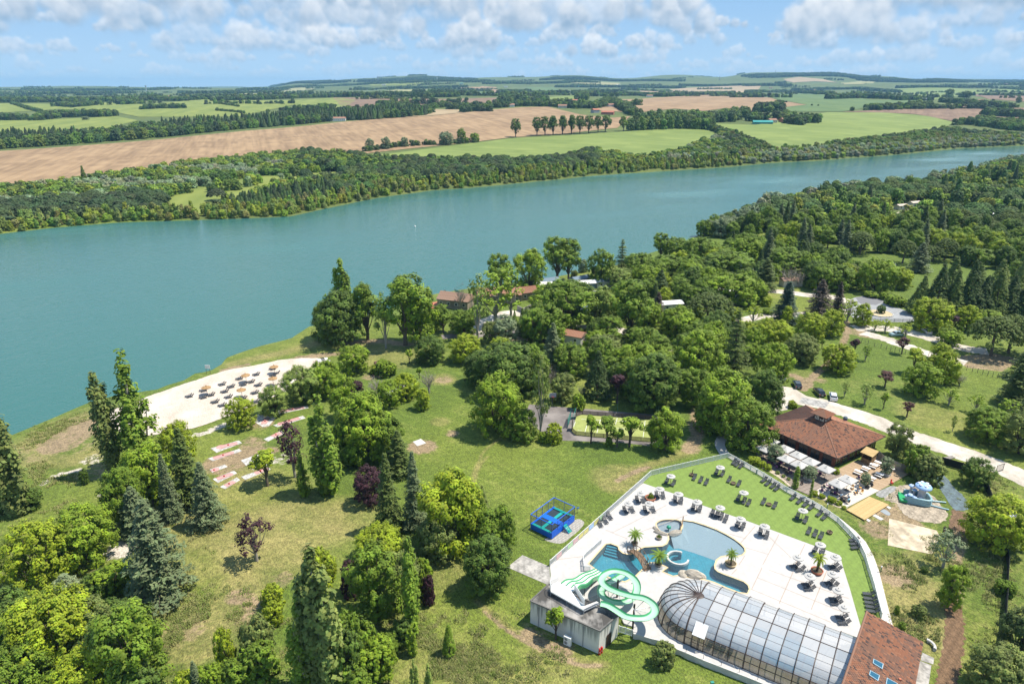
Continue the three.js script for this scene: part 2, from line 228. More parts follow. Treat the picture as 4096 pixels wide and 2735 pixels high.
  poly('n21', [[1860, 880], [2150, 860], [2340, 900], [2200, 985], [1960, 960]], DIRT, 0.9); line('n21', [[640, 1040], [760, 1010], [870, 1080]], 2.5, DIRT);
  const im = c.getImageData(0, 0, 1024, 1024).data;
  const mask = (X, Y, ch) => { const x = clamp(X, 0, 1022.99), y = clamp(Y, 0, 1022.99), ix = x | 0, iy = y | 0, fx = x - ix, fy = y - iy, q = (a, b) => im[((iy + b) * 1024 + ix + a) * 4 + ch]; return lerp(lerp(q(0, 0), q(1, 0), fx), lerp(q(0, 1), q(1, 1), fx), fy) / 255; };
  const R = rng(3);
  return tex(GN, GN, (i, j) => {
    const x = GX0 + (i + 0.5) / GN * GS, z = GZ0 - (j + 0.5) / GN * GS, mx = (i + 0.5) / 2, my = (j + 0.5) / 2;
    const big = fbm(x / 34 + 40, z / 34 + 11, 3), mid = fbm(x / 6.5, z / 5, 3), fine = fbm(x * 1.3 + z * 0.5, z * 1.9, 3), blade = R();
    const mow = fbm((x * 0.8 + z * 0.6) / 11, (z * 0.8 - x * 0.6) / 1.1, 2);
    let g = [0.1, 0.152, 0.016];
    const l = clamp((big - 0.36) * 2.6); g = [lerp(g[0], 0.155, l), lerp(g[1], 0.195, l), lerp(g[2], 0.024, l)];
    const wild = sstep(-95, -60, z) * sstep(20, -20, x) * 0.8 + sstep(48, 62, x) * sstep(-135, -118, z) * 0.7;
    let dry = mask(mx, my, 1) * 0.95 + (mid - 0.55) * 0.7 + (mow - 0.5) * 0.35 + (big - 0.5) * 0.4 + wild * 0.35 * (fine > 0.45 ? 1 : 0.4) + (fine - 0.5) * 0.55; dry = clamp(dry * 0.82);
    g = [lerp(g[0], 0.25, dry), lerp(g[1], 0.22, dry), lerp(g[2], 0.075, dry)];
    let dirt = clamp((mask(mx, my, 0) * 1.15 + (fine - 0.5) * 1.1 + (mid - 0.5) * 0.6 - 0.3) * 1.5); if (mask(mx, my, 0) < 0.03) dirt = 0;
    g = [lerp(g[0], 0.27, dirt), lerp(g[1], 0.2, dirt), lerp(g[2], 0.115, dirt)];
    let pale = clamp((mask(mx, my, 2) * 1.3 + (fine - 0.5) * 1.5 - 0.4) * 2.2); if (mask(mx, my, 2) < 0.03) pale = 0;
    g = [lerp(g[0], 0.5, pale), lerp(g[1], 0.45, pale), lerp(g[2], 0.38, pale)];
    const v = (0.62 + 0.76 * blade) * (0.74 + 0.52 * fine) * (0.86 + 0.28 * mid) * (0.9 + 0.2 * mow);
    return [enc(g[0] * v), enc(g[1] * v), enc(g[2] * v)];
  });
}
const parkTex = parkTexture(); parkTex.wrapS = parkTex.wrapT = THREE.MirroredRepeatWrapping; parkTex.repeat.set(1 / GS, 1 / GS); parkTex.offset.set(-GX0 / GS, GZ0 / GS);
const parkMat = mat(1, 1, 1, 0.95, { map: parkTex, bumpMap: rep(BUMPY, 0.35), bumpScale: 0.12 });
const COLS = range(300, -1.45, 1.45);
const parkRows = []; for (let d = 22; d < 416; d += 0.9 + d * 0.006) parkRows.push(d); parkRows.push(420);
struct('ground', sheet(parkRows, COLS, groundAt, 70), parkMat, 'grassy park ground with dry patches and worn tracks');
const hillRows = [420]; while (hillRows[hillRows.length - 1] < 14500) hillRows.push(hillRows[hillRows.length - 1] * 1.0115 + 0.6);
const turfTex = tex(512, 512, (x, y) => { const n = pfbm(x / 512, y / 512, 6, 6), m = pfbm(x / 512 + 0.3, y / 512, 64, 3), v = 0.72 + 0.5 * m; return [enc(lerp(0.055, 0.12, n) * v), enc(lerp(0.09, 0.145, n) * v), enc(lerp(0.016, 0.03, n) * v)]; });
turfTex.repeat.set(1 / 160, 1 / 160);
struct('hills', sheet(hillRows, COLS, groundAt, 70), mat(1, 1, 1, 0.95, { map: turfTex }), 'rolling green farmland stretching to the horizon');

// the lake: rippled teal water over a bed of silt, weed and sand
const rip = tex(512, 512, (x, y) => { const u = x / 512, v = y / 512, n = 0.55 * pfbm(u, v, 10, 4) + 0.45 * pfbm(u + 0.37, v * 2 % 1, 40, 3); return [n, n, n]; }, false);
rip.repeat.set(1 / 26, 1 / 34);
const windTex = tex(256, 256, (x, y) => { const n = clamp(0.35 + (pfbm(x / 256, y / 256, 4, 5) - 0.5) * 1.9); return [n, n, n]; }, false); windTex.repeat.set(1 / 420, 1 / 130); windTex.rotation = 0.35;
const lakeMat = mat(0.055, 0.178, 0.16, 0.32, { phys: true, transmission: 0.28, thickness: 0, ior: 1.33, roughnessMap: windTex, bumpMap: rip, bumpScale: 0.22 });
{ const g = slab(LAKE, WATER); struct('lake', g, lakeMat, 'broad teal lake with small wind ripples'); }

// painted-on-land sheets that follow the terrain: fields far off
function drape(pts, maxEdge, lift) {
  const tri = THREE.ShapeUtils.triangulateShape(pts.map((p) => new THREE.Vector2(p.x, p.z)), []), out = [];
  const cut = (a, b, c, dep) => {
    const ab = Math.hypot(a[0] - b[0], a[1] - b[1]), bc = Math.hypot(c[0] - b[0], c[1] - b[1]), ca = Math.hypot(a[0] - c[0], a[1] - c[1]), m = Math.max(ab, bc, ca), lim = maxEdge * (1 + Math.abs(a[1]) / 2500);
    if (m < lim || dep > 18) { out.push(a, b, c); return; }
    const mid = (p, q) => [(p[0] + q[0]) / 2, (p[1] + q[1]) / 2];
    if (m === ab) { const q = mid(a, b); cut(a, q, c, dep + 1); cut(q, b, c, dep + 1); } else if (m === bc) { const q = mid(b, c); cut(a, b, q, dep + 1); cut(a, q, c, dep + 1); } else { const q = mid(c, a); cut(a, b, q, dep + 1); cut(q, b, c, dep + 1); }
  };
  for (const t of tri) cut(...t.map((i) => [pts[i].x, pts[i].z]), 0);
  const pos = new Float32Array(out.length * 3), uv = new Float32Array(out.length * 2);
  out.forEach(([x, z], i) => { pos[i * 3] = x; pos[i * 3 + 1] = landHeight(x, z) + lift + Math.max(0, -z - 600) * 0.00035; pos[i * 3 + 2] = z; uv[i * 2] = x; uv[i * 2 + 1] = -z; });
  const g = new THREE.BufferGeometry(); g.setAttribute('position', new THREE.BufferAttribute(pos, 3)); g.setAttribute('uv', new THREE.BufferAttribute(uv, 2)); g.computeVertexNormals(); return g;
}
function rowsTex(c0, c1, rows, seed) { return tex(512, 512, (x, y) => { const u = x / 512, v = y / 512, n = pfbm(u, (v + seed) % 1, 8, 5), st = pnoise(u * rows, v * 5, 1 << 30) , st2 = pnoise((u * rows * 2) % 256, v * 3, 256), m = clamp(0.5 + (n - 0.5) * 1.3 + (st - 0.5) * 0.6 + (st2 - 0.5) * 0.5); return [enc(lerp(c0[0], c1[0], m)), enc(lerp(c0[1], c1[1], m)), enc(lerp(c0[2], c1[2], m))]; }); }
function fieldMat(c0, c1, turn, size = 150, rows = 40, seed = 0.1) { const t = rowsTex(c0, c1, rows, seed); t.repeat.set(1 / size, 1 / size); t.rotation = turn; return mat(1, 1, 1, 0.95, { map: t }); }
const FM = {
  brown: fieldMat([0.194, 0.123, 0.062], [0.334, 0.224, 0.119], 0.35, 170), earth: fieldMat([0.141, 0.088, 0.053], [0.229, 0.150, 0.092], -0.5, 160, 36, 0.3), tan: fieldMat([0.264, 0.194, 0.106], [0.370, 0.282, 0.167], 1.1, 200, 30, 0.6),
  wheat: fieldMat([0.119, 0.167, 0.031], [0.185, 0.233, 0.053], 1.2, 180, 24, 0.2), green: fieldMat([0.066, 0.119, 0.031], [0.110, 0.163, 0.048], 0.8, 180, 24, 0.4), lime: fieldMat([0.125, 0.165, 0.024], [0.205, 0.235, 0.045], 0.2, 220, 20, 0.7), straw: fieldMat([0.220, 0.220, 0.088], [0.317, 0.299, 0.132], 0.6, 220, 20, 0.8),
};
function field(kind, label, ...groups) { const pts = groups.flatMap(([fr, l]) => l.map(([x, y]) => onLand(fr, x, y))); struct('field', drape(pts, 24, 0.3), FM[kind], label); }
field('brown', 'large bare brown ploughed field above the far lakeside wood', ['n00', [[-400, 1060], [0, 1040], [600, 1000], [1100, 960], [1700, 900], [2349, 840]]], ['n10', [[600, 800], [1000, 758], [1250, 738], [1420, 735], [1640, 788], [1850, 812], [1990, 800], [1900, 880], [1500, 925], [1150, 948], [700, 1000], [0, 1075]]], ['n00', [[1700, 1130], [1200, 1200], [700, 1260], [0, 1310], [-400, 1330]]]);
field('wheat', 'pale green cereal field sloping to the far wood', ['n10', [[200, 1075], [700, 1012], [1150, 955], [1600, 930], [2349, 882]]], ['n20', [[180, 898], [310, 950], [250, 1010], [0, 1020]]], ['n10', [[2040, 1075], [1560, 1085], [1300, 1100], [800, 1110], [400, 1110]]]);
field('wheat', 'smooth green field below the teal barn', ['n20', [[200, 850], [500, 862], [760, 812], [1000, 772], [1400, 776], [1700, 800], [1860, 842], [1800, 890], [1500, 950], [1100, 1020], [650, 1040], [450, 960], [250, 885]]]);
field('earth', 'reddish brown ploughed field beside the far wood', ['n20', [[1090, 770], [1400, 755], [1700, 728], [1900, 715], [2345, 742], [2800, 750], [2800, 870], [2345, 850], [2000, 850], [1850, 832], [1600, 786], [1400, 776]]]);
field('green', 'green field rolling up to a hamlet', ['n20', [[430, 645], [900, 642], [1300, 690], [1500, 688], [1720, 695], [1100, 768], [600, 772], [560, 762], [860, 722], [700, 694]]]);
field('brown', 'brown field behind the roadside trees', ['n20', [[-200, 680], [0, 660], [450, 640], [650, 690], [850, 722], [560, 762], [450, 785], [300, 745], [140, 765], [-100, 745], [-420, 770], [-620, 760], [-600, 690]]]);
field('tan', 'pale bare field on a ridge', ['n20', [[-300, 625], [0, 608], [400, 590], [540, 590], [450, 636], [350, 640], [0, 640], [-200, 650]]]);
field('wheat', 'light green hillside field with a lone round tree', ['n20', [[1480, 612], [1800, 600], [2100, 622], [2345, 600], [2345, 632], [2000, 650], [1720, 690], [1500, 640]]]);
field('earth', 'brown strip field on the far hillside', ['n20', [[1970, 652], [2345, 640], [2700, 640], [2700, 700], [2345, 700], [2100, 682]]]);
field('lime', 'yellow-green meadow above the conifer belt', ['n00', [[-300, 840], [0, 830], [400, 820], [800, 800], [950, 830], [700, 890], [300, 925], [0, 935], [-300, 950]]]);
field('lime', 'bright yellow-green hillside meadow with hedges', ['n00', [[830, 702], [1000, 722], [1450, 680], [1700, 690], [2000, 690], [2349, 672]]], ['n10', [[100, 690], [0, 745]]], ['n00', [[2000, 725], [1640, 802], [1300, 805], [950, 805], [800, 775], [780, 740]]]);
field('lime', 'meadow strip below a dark hedge', ['n00', [[-300, 715], [0, 710], [420, 718], [480, 745], [760, 702], [820, 702], [790, 760], [400, 752], [210, 765], [0, 775], [-300, 770]]]);
field('earth', 'greyish brown field behind the farm wood', ['n10', [[-60, 672], [700, 682], [1110, 672], [1110, 700], [880, 716], [600, 742], [0, 735]]]);
field('straw', 'pale yellow stubble field', ['n10', [[310, 627], [560, 615], [800, 662], [700, 668], [500, 650]]]);
field('green', 'deep green field beside the stubble', ['n10', [[525, 617], [700, 605], [1050, 635], [1040, 660], [815, 664]]]);
field('brown', 'small brown field on a crest', ['n10', [[800, 606], [960, 593], [1060, 600], [1090, 640], [1000, 626]]]);
field('green', 'green patch between far copses', ['n10', [[1270, 601], [1450, 600], [1500, 625], [1300, 642]]]);
field('wheat', 'narrow green field behind the village', ['n10', [[1000, 717], [1200, 692], [1650, 656], [1650, 690], [1420, 700], [1150, 718]]]);
field('tan', 'thin strip of bare soil along a lane', ['n10', [[600, 752], [850, 755], [830, 775], [590, 798], [200, 822], [190, 812]]]);
field('brown', 'brown field near the village edge', ['n10', [[1990, 692], [2349, 662], [2349, 742], [2050, 775]]]);
field('straw', 'pale plot on the skyline slope', ['n00', [[1480, 655], [1800, 640], [2000, 605], [2160, 600], [2160, 612], [1900, 640], [1600, 665]]]);
field('tan', 'bare reddish plot on the far blue hill', ['n20', [[690, 545], [800, 530], [980, 548], [1070, 570], [900, 560], [760, 570]]]);
field('straw', 'pale plot below the mast hill', ['n20', [[1090, 570], [1200, 562], [1250, 555], [1330, 556], [1240, 580], [1110, 582]]]);
field('lime', 'green plot low on the skyline', ['n10', [[120, 575], [400, 560], [620, 565], [520, 590], [200, 592]]]);
field('straw', 'pale field in front of the far village', ['n10', [[1560, 570], [1750, 560], [1920, 572], [1900, 590], [1700, 585]]]);
field('lime', 'wild grassy clearing in the far lakeside wood', ['n00', [[1000, 1370], [1300, 1270], [1600, 1240], [1900, 1200], [2349, 1180]]], ['n10', [[140, 1090], [130, 1200], [0, 1240]]], ['n00', [[2000, 1310], [1700, 1390], [1450, 1480], [1060, 1490]]]);

// ---------------------------------------------------------------- pool terrace
const DK = 0.05;
const M = {
  deck: mat(0.45, 0.435, 0.42, 0.75, { map: rep(grainTex(0.95, 1, 16), 1 / 9) }), joint: mat(0.34, 0.26, 0.2, 0.9), turf: mat(0.17, 0.25, 0.05, 0.95, { map: rep(GRAIN, 0.45) }), white: mat(0.72, 0.72, 0.7, 0.45), whitewall: mat(0.55, 0.535, 0.5, 0.8, { map: rep(GRAIN, 0.4) }),
  cope: mat(0.54, 0.43, 0.25, 0.7, { map: rep(GRAIN, 0.6) }), liner: mat(0.02, 0.21, 0.28, 0.6, { map: rep(GRAIN, 0.5) }), resin: mat(0.26, 0.28, 0.31, 0.8, { map: rep(GRAIN, 0.7) }), rock: mat(0.55, 0.49, 0.4, 0.9, { map: rep(GRAIN_STRONG, 0.5), bumpMap: rep(BUMPY, 0.6), bumpScale: 0.1 }),
  dark: mat(0.028, 0.032, 0.04, 0.5), darkseat: mat(0.04, 0.046, 0.056, 0.6), wood: mat(0.23, 0.15, 0.09, 0.8, { map: rep(GRAIN_STRONG, 1) }), terracotta: mat(0.4, 0.13, 0.07, 0.8), pot: mat(0.22, 0.15, 0.1, 0.85, { map: rep(GRAIN_STRONG, 2) }), soil: mat(0.1, 0.08, 0.05, 1),
  brown: mat(0.05, 0.032, 0.026, 0.5), steel: mat(0.4, 0.42, 0.44, 0.4, { metalness: 0.8 }), canvas: mat(0.42, 0.41, 0.39, 0.85), grey: mat(0.3, 0.3, 0.3, 0.8), concrete: mat(0.42, 0.4, 0.37, 0.9, { map: rep(GRAIN_STRONG, 0.25) }), charcoal: mat(0.06, 0.06, 0.065, 0.6), red: mat(0.5, 0.02, 0.02, 0.4), black: mat(0.015, 0.015, 0.017, 0.5),
};
const water = (fl, bs) => { const t = rip.clone(); t.repeat.set(1 / 5, 1 / 5); t.needsUpdate = true; return mat(...fl, 0.04, { phys: true, transmission: 0.97, thickness: 0, ior: 1.33, bumpMap: t, bumpScale: bs }); };
const POOL = [...px('A', [[860, 1530], [1090, 1268], [1150, 1262], [1245, 1298], [1258, 1345], [1310, 1390], [1400, 1412], [1470, 1395], [1530, 1345], [1600, 1312], [1750, 1302], [1850, 1296], [1910, 1265], [1940, 1200], [1935, 1160], [2010, 1125], [2100, 1095], [2115, 1020], [2122, 948]]), ...px('C', [[250, 968], [400, 1015], [560, 1075], [700, 1145], [800, 1205], [880, 1265], [930, 1320], [938, 1362], [905, 1402], [840, 1422], [760, 1420], [690, 1415], [610, 1430], [550, 1475], [525, 1550]]), ...px('D', [[530, 30], [570, 70], [650, 105], [800, 160], [920, 205], [975, 250], [992, 300], [965, 355], [860, 340], [700, 280], [530, 205], [395, 165], [250, 150], [130, 130], [70, 90], [62, 60]]), ...px('B', [[2050, 112], [1985, 122], [1850, 65], [1925, 12]]), ...px('A', [[1880, 1555], [1800, 1520], [1730, 1505], [1660, 1510]]), ...px('B', [[1590, 5], [1530, 70], [1470, 130], [1340, 195], [1200, 172], [1050, 100]])];
const KIDS = smooth(px('A', [[1770, 990], [1830, 950], [1950, 938], [2060, 948], [2100, 985], [2095, 1060], [2000, 1090], [1910, 1120], [1830, 1090], [1785, 1040]]), 40, true);
const leftFence = px('A', [[335, 1560], [1690, 345]]), fenceTop = [leftFence[1], G('C', 0, 268), G('C', 712, 105)];
const rightFence = [...px('C', [[712, 105], [930, 225], [1190, 375], [1500, 570], [1730, 690], [1960, 820], [2180, 975]]), ...px('E', [[0, 1140], [120, 1280], [215, 1480]]), ...px('F', [[250, 40], [330, 300], [395, 560], [432, 700]])];
const turfEdge = [...px('A', [[1585, 445], [1880, 547], [2349, 695]]), ...px('C', [[370, 742], [650, 842], [940, 942], [1270, 1062], [1700, 1222], [2000, 1332], [2220, 1415]]), ...px('D', [[2258, 10], [2345, 285]]), ...px('F', [[80, 520], [170, 830]])];
const wallTop = px('D', [[1500, 1700], [1110, 1535], [870, 1440], [400, 1258], [0, 1090]]).concat(px('B', [[2000, 1035], [1700, 965], [1455, 895]]));
{
  const deckPts = [leftFence[0], turfEdge[0], ...turfEdge.slice(1), G('F', 60, 1300), G('D', 2100, 1900), ...wallTop, ...px('B', [[1440, 800], [1330, 760], [1262, 640], [900, 480], [330, 240], [345, 120]])];
  struct('pool_deck', slab(deckPts, DK, 1.25, [POOL, KIDS]), M.deck, 'white concrete pool deck');
  // joints between the cast slabs
  const js = [], J = (fr, a, b) => { const p = G(fr, ...a, DK + 0.006), q = G(fr, ...b, DK + 0.006), d = q.clone().sub(p).normalize(), s = V3(-d.z, 0, d.x).multiplyScalar(0.05), g = new THREE.BufferGeometry(); g.setAttribute('position', new THREE.Float32BufferAttribute([p, q, q, p].flatMap((v, i) => { const w = v.clone().addScaledVector(s, i < 2 ? 1 : -1); return [w.x, w.y, w.z]; }), 3)); g.setIndex([0, 2, 1, 0, 3, 2]); g.computeVertexNormals(); js.push(g); };
  J('A', [1170, 1110], [1900, 740]); J('A', [1080, 1070], [1380, 1190]); J('A', [1460, 1130], [2180, 870]); J('A', [430, 1470], [820, 1420]); J('C', [880, 1250], [1080, 1020]); J('C', [1180, 1540], [1400, 1130]); J('C', [1270, 1165], [1560, 1440]); J('C', [1620, 1530], [1750, 1260]); J('C', [960, 1310], [1260, 1400]); J('C', [860, 1540], [940, 1420]); J('C', [720, 1120], [960, 1190]);
  J('D', [1030, 300], [1170, 10]); J('D', [1030, 300], [2090, 740]); J('D', [1100, 140], [2340, 640]); J('D', [1400, 490], [1590, 60]); J('D', [1830, 570], [2040, 50]); J('D', [760, 100], [830, 30]); J('D', [1260, 40], [2345, 430]);
  part('joint', join(js), M.joint, scene.children[scene.children.length - 1]);
  struct('artificial_turf', slab([...turfEdge.slice().reverse(), leftFence[1], ...fenceTop.slice(1), ...rightFence.slice(1)], DK + 0.012, 0.06), M.turf, 'green artificial turf beside the pool deck');
  // path outside the curved fence
  const outer = [...px('C', [[760, 70], [960, 190], [1230, 335], [1540, 530], [1770, 645], [2000, 775], [2230, 930]]), ...px('E', [[90, 1090], [230, 1240], [330, 1420]]), ...px('F', [[400, 40], [490, 400], [590, 790]])];
  struct('footpath', slab([...rightFence.map((p) => p.clone()), ...outer.slice().reverse()], 0.1, 0.2), mat(0.6, 0.56, 0.52, 0.85, { map: rep(GRAIN, 0.3) }), 'pale concrete footpath outside the curved pool fence');
  // basin, water and coping
  const basin = new THREE.Group(); basin.name = 'swimming_pool'; scene.add(basin); tag(basin, 'free-form turquoise swimming pool with shallow grey beach entry', 'swimming pool');
  const deep = slab(POOL, -1.35), walls = [];
  const wallStrip = (pts, y0, y1) => { const v = [], n = pts.length; for (let i = 0; i < n; i++) { const a = pts[i], b = pts[(i + 1) % n]; v.push(a.x, y0, a.z, b.x, y0, b.z, b.x, y1, b.z, a.x, y0, a.z, b.x, y1, b.z, a.x, y1, a.z); } const g = new THREE.BufferGeometry(); g.setAttribute('position', new THREE.Float32BufferAttribute(v, 3)); g.computeVertexNormals(); return g; };
  part('basin', join(deep, wallStrip(POOL, DK + 0.01, -1.35)), M.liner, basin);
  // sloping beach floor of grey resin
  const rim = [...px('A', [[1960, 1150], [2110, 1100], [2122, 950]]), ...px('C', [[250, 970], [560, 1078], [800, 1207], [930, 1322], [935, 1364], [840, 1424], [690, 1417]])], inner = [...px('A', [[2010, 1240], [2130, 1230], [2250, 1225]]), ...px('C', [[60, 1235], [250, 1290], [400, 1340], [520, 1385], [560, 1400], [600, 1425], [640, 1430]])];
  const v = []; for (let i = 0; i < rim.length - 1; i++) { const a = rim[i], b = rim[i + 1], c = inner[i + 1], d = inner[i]; v.push(a.x, -0.14, a.z, b.x, -0.14, b.z, c.x, -1.33, c.z, a.x, -0.14, a.z, c.x, -1.33, c.z, d.x, -1.33, d.z); }
  const bg = new THREE.BufferGeometry(); bg.setAttribute('position', new THREE.Float32BufferAttribute(v, 3)); bg.computeVertexNormals(); part('beach_floor', bg, M.resin, basin);
  for (let i = 0; i < 4; i++) { const a = G('A', 1100 - i * 12, 1272 + i * 17), b = G('A', 1248 + i * 0, 1302 + i * 24); part('step', beam(V3(a.x, -0.35 - i * 0.25, a.z), V3(b.x, -0.35 - i * 0.25, b.z), 0.34, 0.25), M.liner, basin); }
  part('water_surface', slab(POOL, -0.1), water([0.84, 0.96, 0.985], 0.1), basin);
  const ring = (pts, w, y, closed = true) => { const v = [], n = pts.length, m = closed ? n : n - 1, nor = pts.map((p, i) => { const a = pts[closed ? (i + n - 1) % n : Math.max(0, i - 1)], b = pts[closed ? (i + 1) % n : Math.min(n - 1, i + 1)], d = b.clone().sub(a).setY(0).normalize(); return V3(d.z, 0, -d.x); }); const area = THREE.ShapeUtils.area(pts.map((p) => new THREE.Vector2(p.x, -p.z))), s = area > 0 ? 1 : -1; const O = pts.map((p, i) => p.clone().addScaledVector(nor[i], -w * s)); const I = pts; for (let i = 0; i < m; i++) { const k = (i + 1) % n; v.push(I[i].x, y, I[i].z, I[k].x, y, I[k].z, O[k].x, y, O[k].z, I[i].x, y, I[i].z, O[k].x, y, O[k].z, O[i].x, y, O[i].z); v.push(I[i].x, y, I[i].z, I[k].x, y, I[k].z, I[k].x, y - 0.14, I[k].z, I[i].x, y, I[i].z, I[k].x, y - 0.14, I[k].z, I[i].x, y - 0.14, I[i].z); } const g = new THREE.BufferGeometry(); g.setAttribute('position', new THREE.Float32BufferAttribute(v, 3)); g.computeVertexNormals(); return g; };
  part('coping', ring(POOL, 0.28, DK + 0.03), M.cope, basin);
  const kids = new THREE.Group(); kids.name = 'paddling_pool'; scene.add(kids); tag(kids, 'small grey paddling pool with a green water spout', 'paddling pool');
  part('basin', join(slab(KIDS, -0.35), wallStrip(KIDS, DK + 0.01, -0.35)), M.resin, kids); part('water_surface', slab(KIDS, -0.08), water([0.86, 0.94, 0.96], 0.05), kids); part('coping', ring(KIDS, 0.25, DK + 0.034), M.cope, kids);
  const sp = G('A', 1930, 1060); part('spout', join(new THREE.SphereGeometry(0.42, 14, 8, 0, 7, 0, 1.7).translate(sp.x, 0.35, sp.z), cyl(0.1, 0.1, 0.7, sp.x, 0.05, sp.z)), mat(0.02, 0.25, 0.15, 0.4), kids);
  // C-shaped massage seat standing in the water
  const c0 = G('C', 40, 1450), jr = widthOf(c0, 'C', 150), arc = []; for (let i = 0; i <= 30; i++) { const a = -0.95 - (i / 30) * 5.0; arc.push(V3(c0.x + Math.cos(a) * jr, 0, c0.z + Math.sin(a) * jr)); }
  const jac = thing('whirlpool_wall', 'white C-shaped wall standing in the pool water', 'pool wall'); const loop = [...arc.map((p) => p.clone()), ...arc.slice().reverse().map((p) => { const d = V3(p.x - c0.x, 0, p.z - c0.z).multiplyScalar(0.84); return V3(c0.x + d.x, 0, c0.z + d.z); })];
  part('wall', slab(loop, 0.16, 0.4), M.whitewall, jac); part('wall_foot', slab(loop, -0.25, 1.1), M.liner, jac); part('bench', slab(smooth(arc.slice(2, -2).map((p) => V3(lerp(c0.x, p.x, 0.76), 0, lerp(c0.z, p.z, 0.76))), 20).concat(smooth(arc.slice(2, -2).map((p) => V3(lerp(c0.x, p.x, 0.6), 0, lerp(c0.z, p.z, 0.6))), 20).reverse()), -0.5, 0.6), M.liner, jac);
}
// retaining wall of the terrace
{
  const w = thing('retaining_wall', 'low pale retaining wall along the grass below the pool dome', 'wall'); const pts = wallTop;
  for (let i = 0; i < pts.length - 1; i++) { const a = pts[i], b = pts[i + 1]; part('wall_section', beam(V3(a.x, -0.55, a.z), V3(b.x, -0.55, b.z), 0.22, 1.3), M.whitewall, w); }
  for (const [x, y] of [[150, 1120], [382, 1210], [620, 1300], [862, 1395], [1110, 1490]]) { const p = G('D', x, y + 25, DK); part('stake', cyl(0.03, 0.03, 0.75, p.x, 0.42, p.z), M.charcoal, w); }
}
// white picket fences: a post and a panel per bay
function picketFence(label, pts, hgt = 1.15, bay = 2.0, tint) {
  const t = thing('picket_fence', label, 'fence'); let n = 0;
  for (let i = 0; i < pts.length - 1; i++) {
    const a = pts[i], b = pts[i + 1], L = Math.hypot(b.x - a.x, b.z - a.z), m = Math.max(1, Math.round(L / bay));
    for (let k = 0; k < m; k++) {
      const p = V3(lerp(a.x, b.x, k / m), DK, lerp(a.z, b.z, k / m)), q = V3(lerp(a.x, b.x, (k + 1) / m), DK, lerp(a.z, b.z, (k + 1) / m));
      part('post', box(0.12, hgt + 0.1, 0.12, p.x, DK + (hgt + 0.1) / 2, p.z), M.white, t);
      const gs = [beam(V3(p.x, DK + hgt, p.z), V3(q.x, DK + hgt, q.z), 0.07, 0.1), beam(V3(p.x, DK + 0.12, p.z), V3(q.x, DK + 0.12, q.z), 0.06, 0.08)], np = Math.round(p.distanceTo(q) / 0.13);
      for (let s = 1; s < np; s++) { const u = s / np; gs.push(box(0.055, hgt - 0.15, 0.055, lerp(p.x, q.x, u), DK + hgt / 2 + 0.06, lerp(p.z, q.z, u))); }
      stuffed(part('pickets', join(gs), M.white, t));
      if (tint && tint[n]) part('banner', beam(V3(p.x, DK + 0.62, p.z).lerp(V3(q.x, DK + 0.62, q.z), 0.06).add(V3(0.05, 0, 0.05)), V3(p.x, DK + 0.62, p.z).lerp(V3(q.x, DK + 0.62, q.z), 0.94).add(V3(0.05, 0, 0.05)), 0.012, 0.8), tint[n], t);
      n++;
    }
    if (i === pts.length - 2) part('post', box(0.09, hgt + 0.1, 0.09, b.x, DK + (hgt + 0.1) / 2, b.z), M.white, t);
  }
  return t;
}
{
  const ban = (r, g, b) => mat(r, g, b, 0.8); const y = ban(0.6, 0.55, 0.2), b = ban(0.35, 0.5, 0.7), g = ban(0.4, 0.6, 0.35), r = ban(0.6, 0.4, 0.4);
  picketFence('white picket fence with coloured banners along the lawn side of the pool', leftFence, 1.15, 1.75, { 1: r, 3: g, 4: r, 5: y, 6: y, 7: b, 8: y, 9: g });
  picketFence('white picket fence behind the artificial turf facing the sports court', fenceTop, 1.15, 2.0);
  picketFence('curved white picket fence between the turf and the footpath', rightFence, 1.15, 1.9);
  picketFence('short white picket fence across the deck beside the slides', [...px('A', [[1020, 1265], [820, 1440], [780, 1490]]), ...px('B', [[790, 60], [870, 65]])], 1.0, 1.6);
  picketFence('white picket gate section between the plant building and the slide pole', px('B', [[1258, 880], [1345, 905], [1432, 935]], 0), 1.15, 1.6);
}
// loungers
function makeLounger(m1, m2, label, group) {
  const t = thing('sun_lounger', label, 'sun lounger', V3(0, 0, 0), 0, group);
  const slats = []; for (let i = 0; i < 11; i++) slats.push(box(0.56, 0.025, 0.095, 0, 0.34, -0.9 + i * 0.112));
  part('seat', join(slats, box(0.05, 0.06, 1.3, -0.3, 0.33, -0.33), box(0.05, 0.06, 1.3, 0.3, 0.33, -0.33)), m2, t);
  const bk = []; for (let i = 0; i < 6; i++) bk.push(box(0.56, 0.025, 0.1, 0, 0, 0.07 + i * 0.118)); bk.push(box(0.05, 0.05, 0.76, -0.3, 0, 0.38), box(0.05, 0.05, 0.76, 0.3, 0, 0.38));
  part('backrest', join(bk).rotateX(-0.72).translate(0, 0.35, 0.3), m1, t);
  for (const sx of [-1, 1]) { part('leg', rod(V3(0.29 * sx, 0.34, -0.78), V3(0.31 * sx, 0, -0.86), 0.03), m1, t); part('leg', rod(V3(0.29 * sx, 0.34, 0.3), V3(0.31 * sx, 0, 0.42), 0.03), m1, t); part('armrest', tube([V3(0.31 * sx, 0.33, -0.15), V3(0.35 * sx, 0.55, 0.0), V3(0.35 * sx, 0.57, 0.35), V3(0.31 * sx, 0.42, 0.5)], 0.028, 10, 5), m1, t); }
  return t;
}
let loungerProto = null;
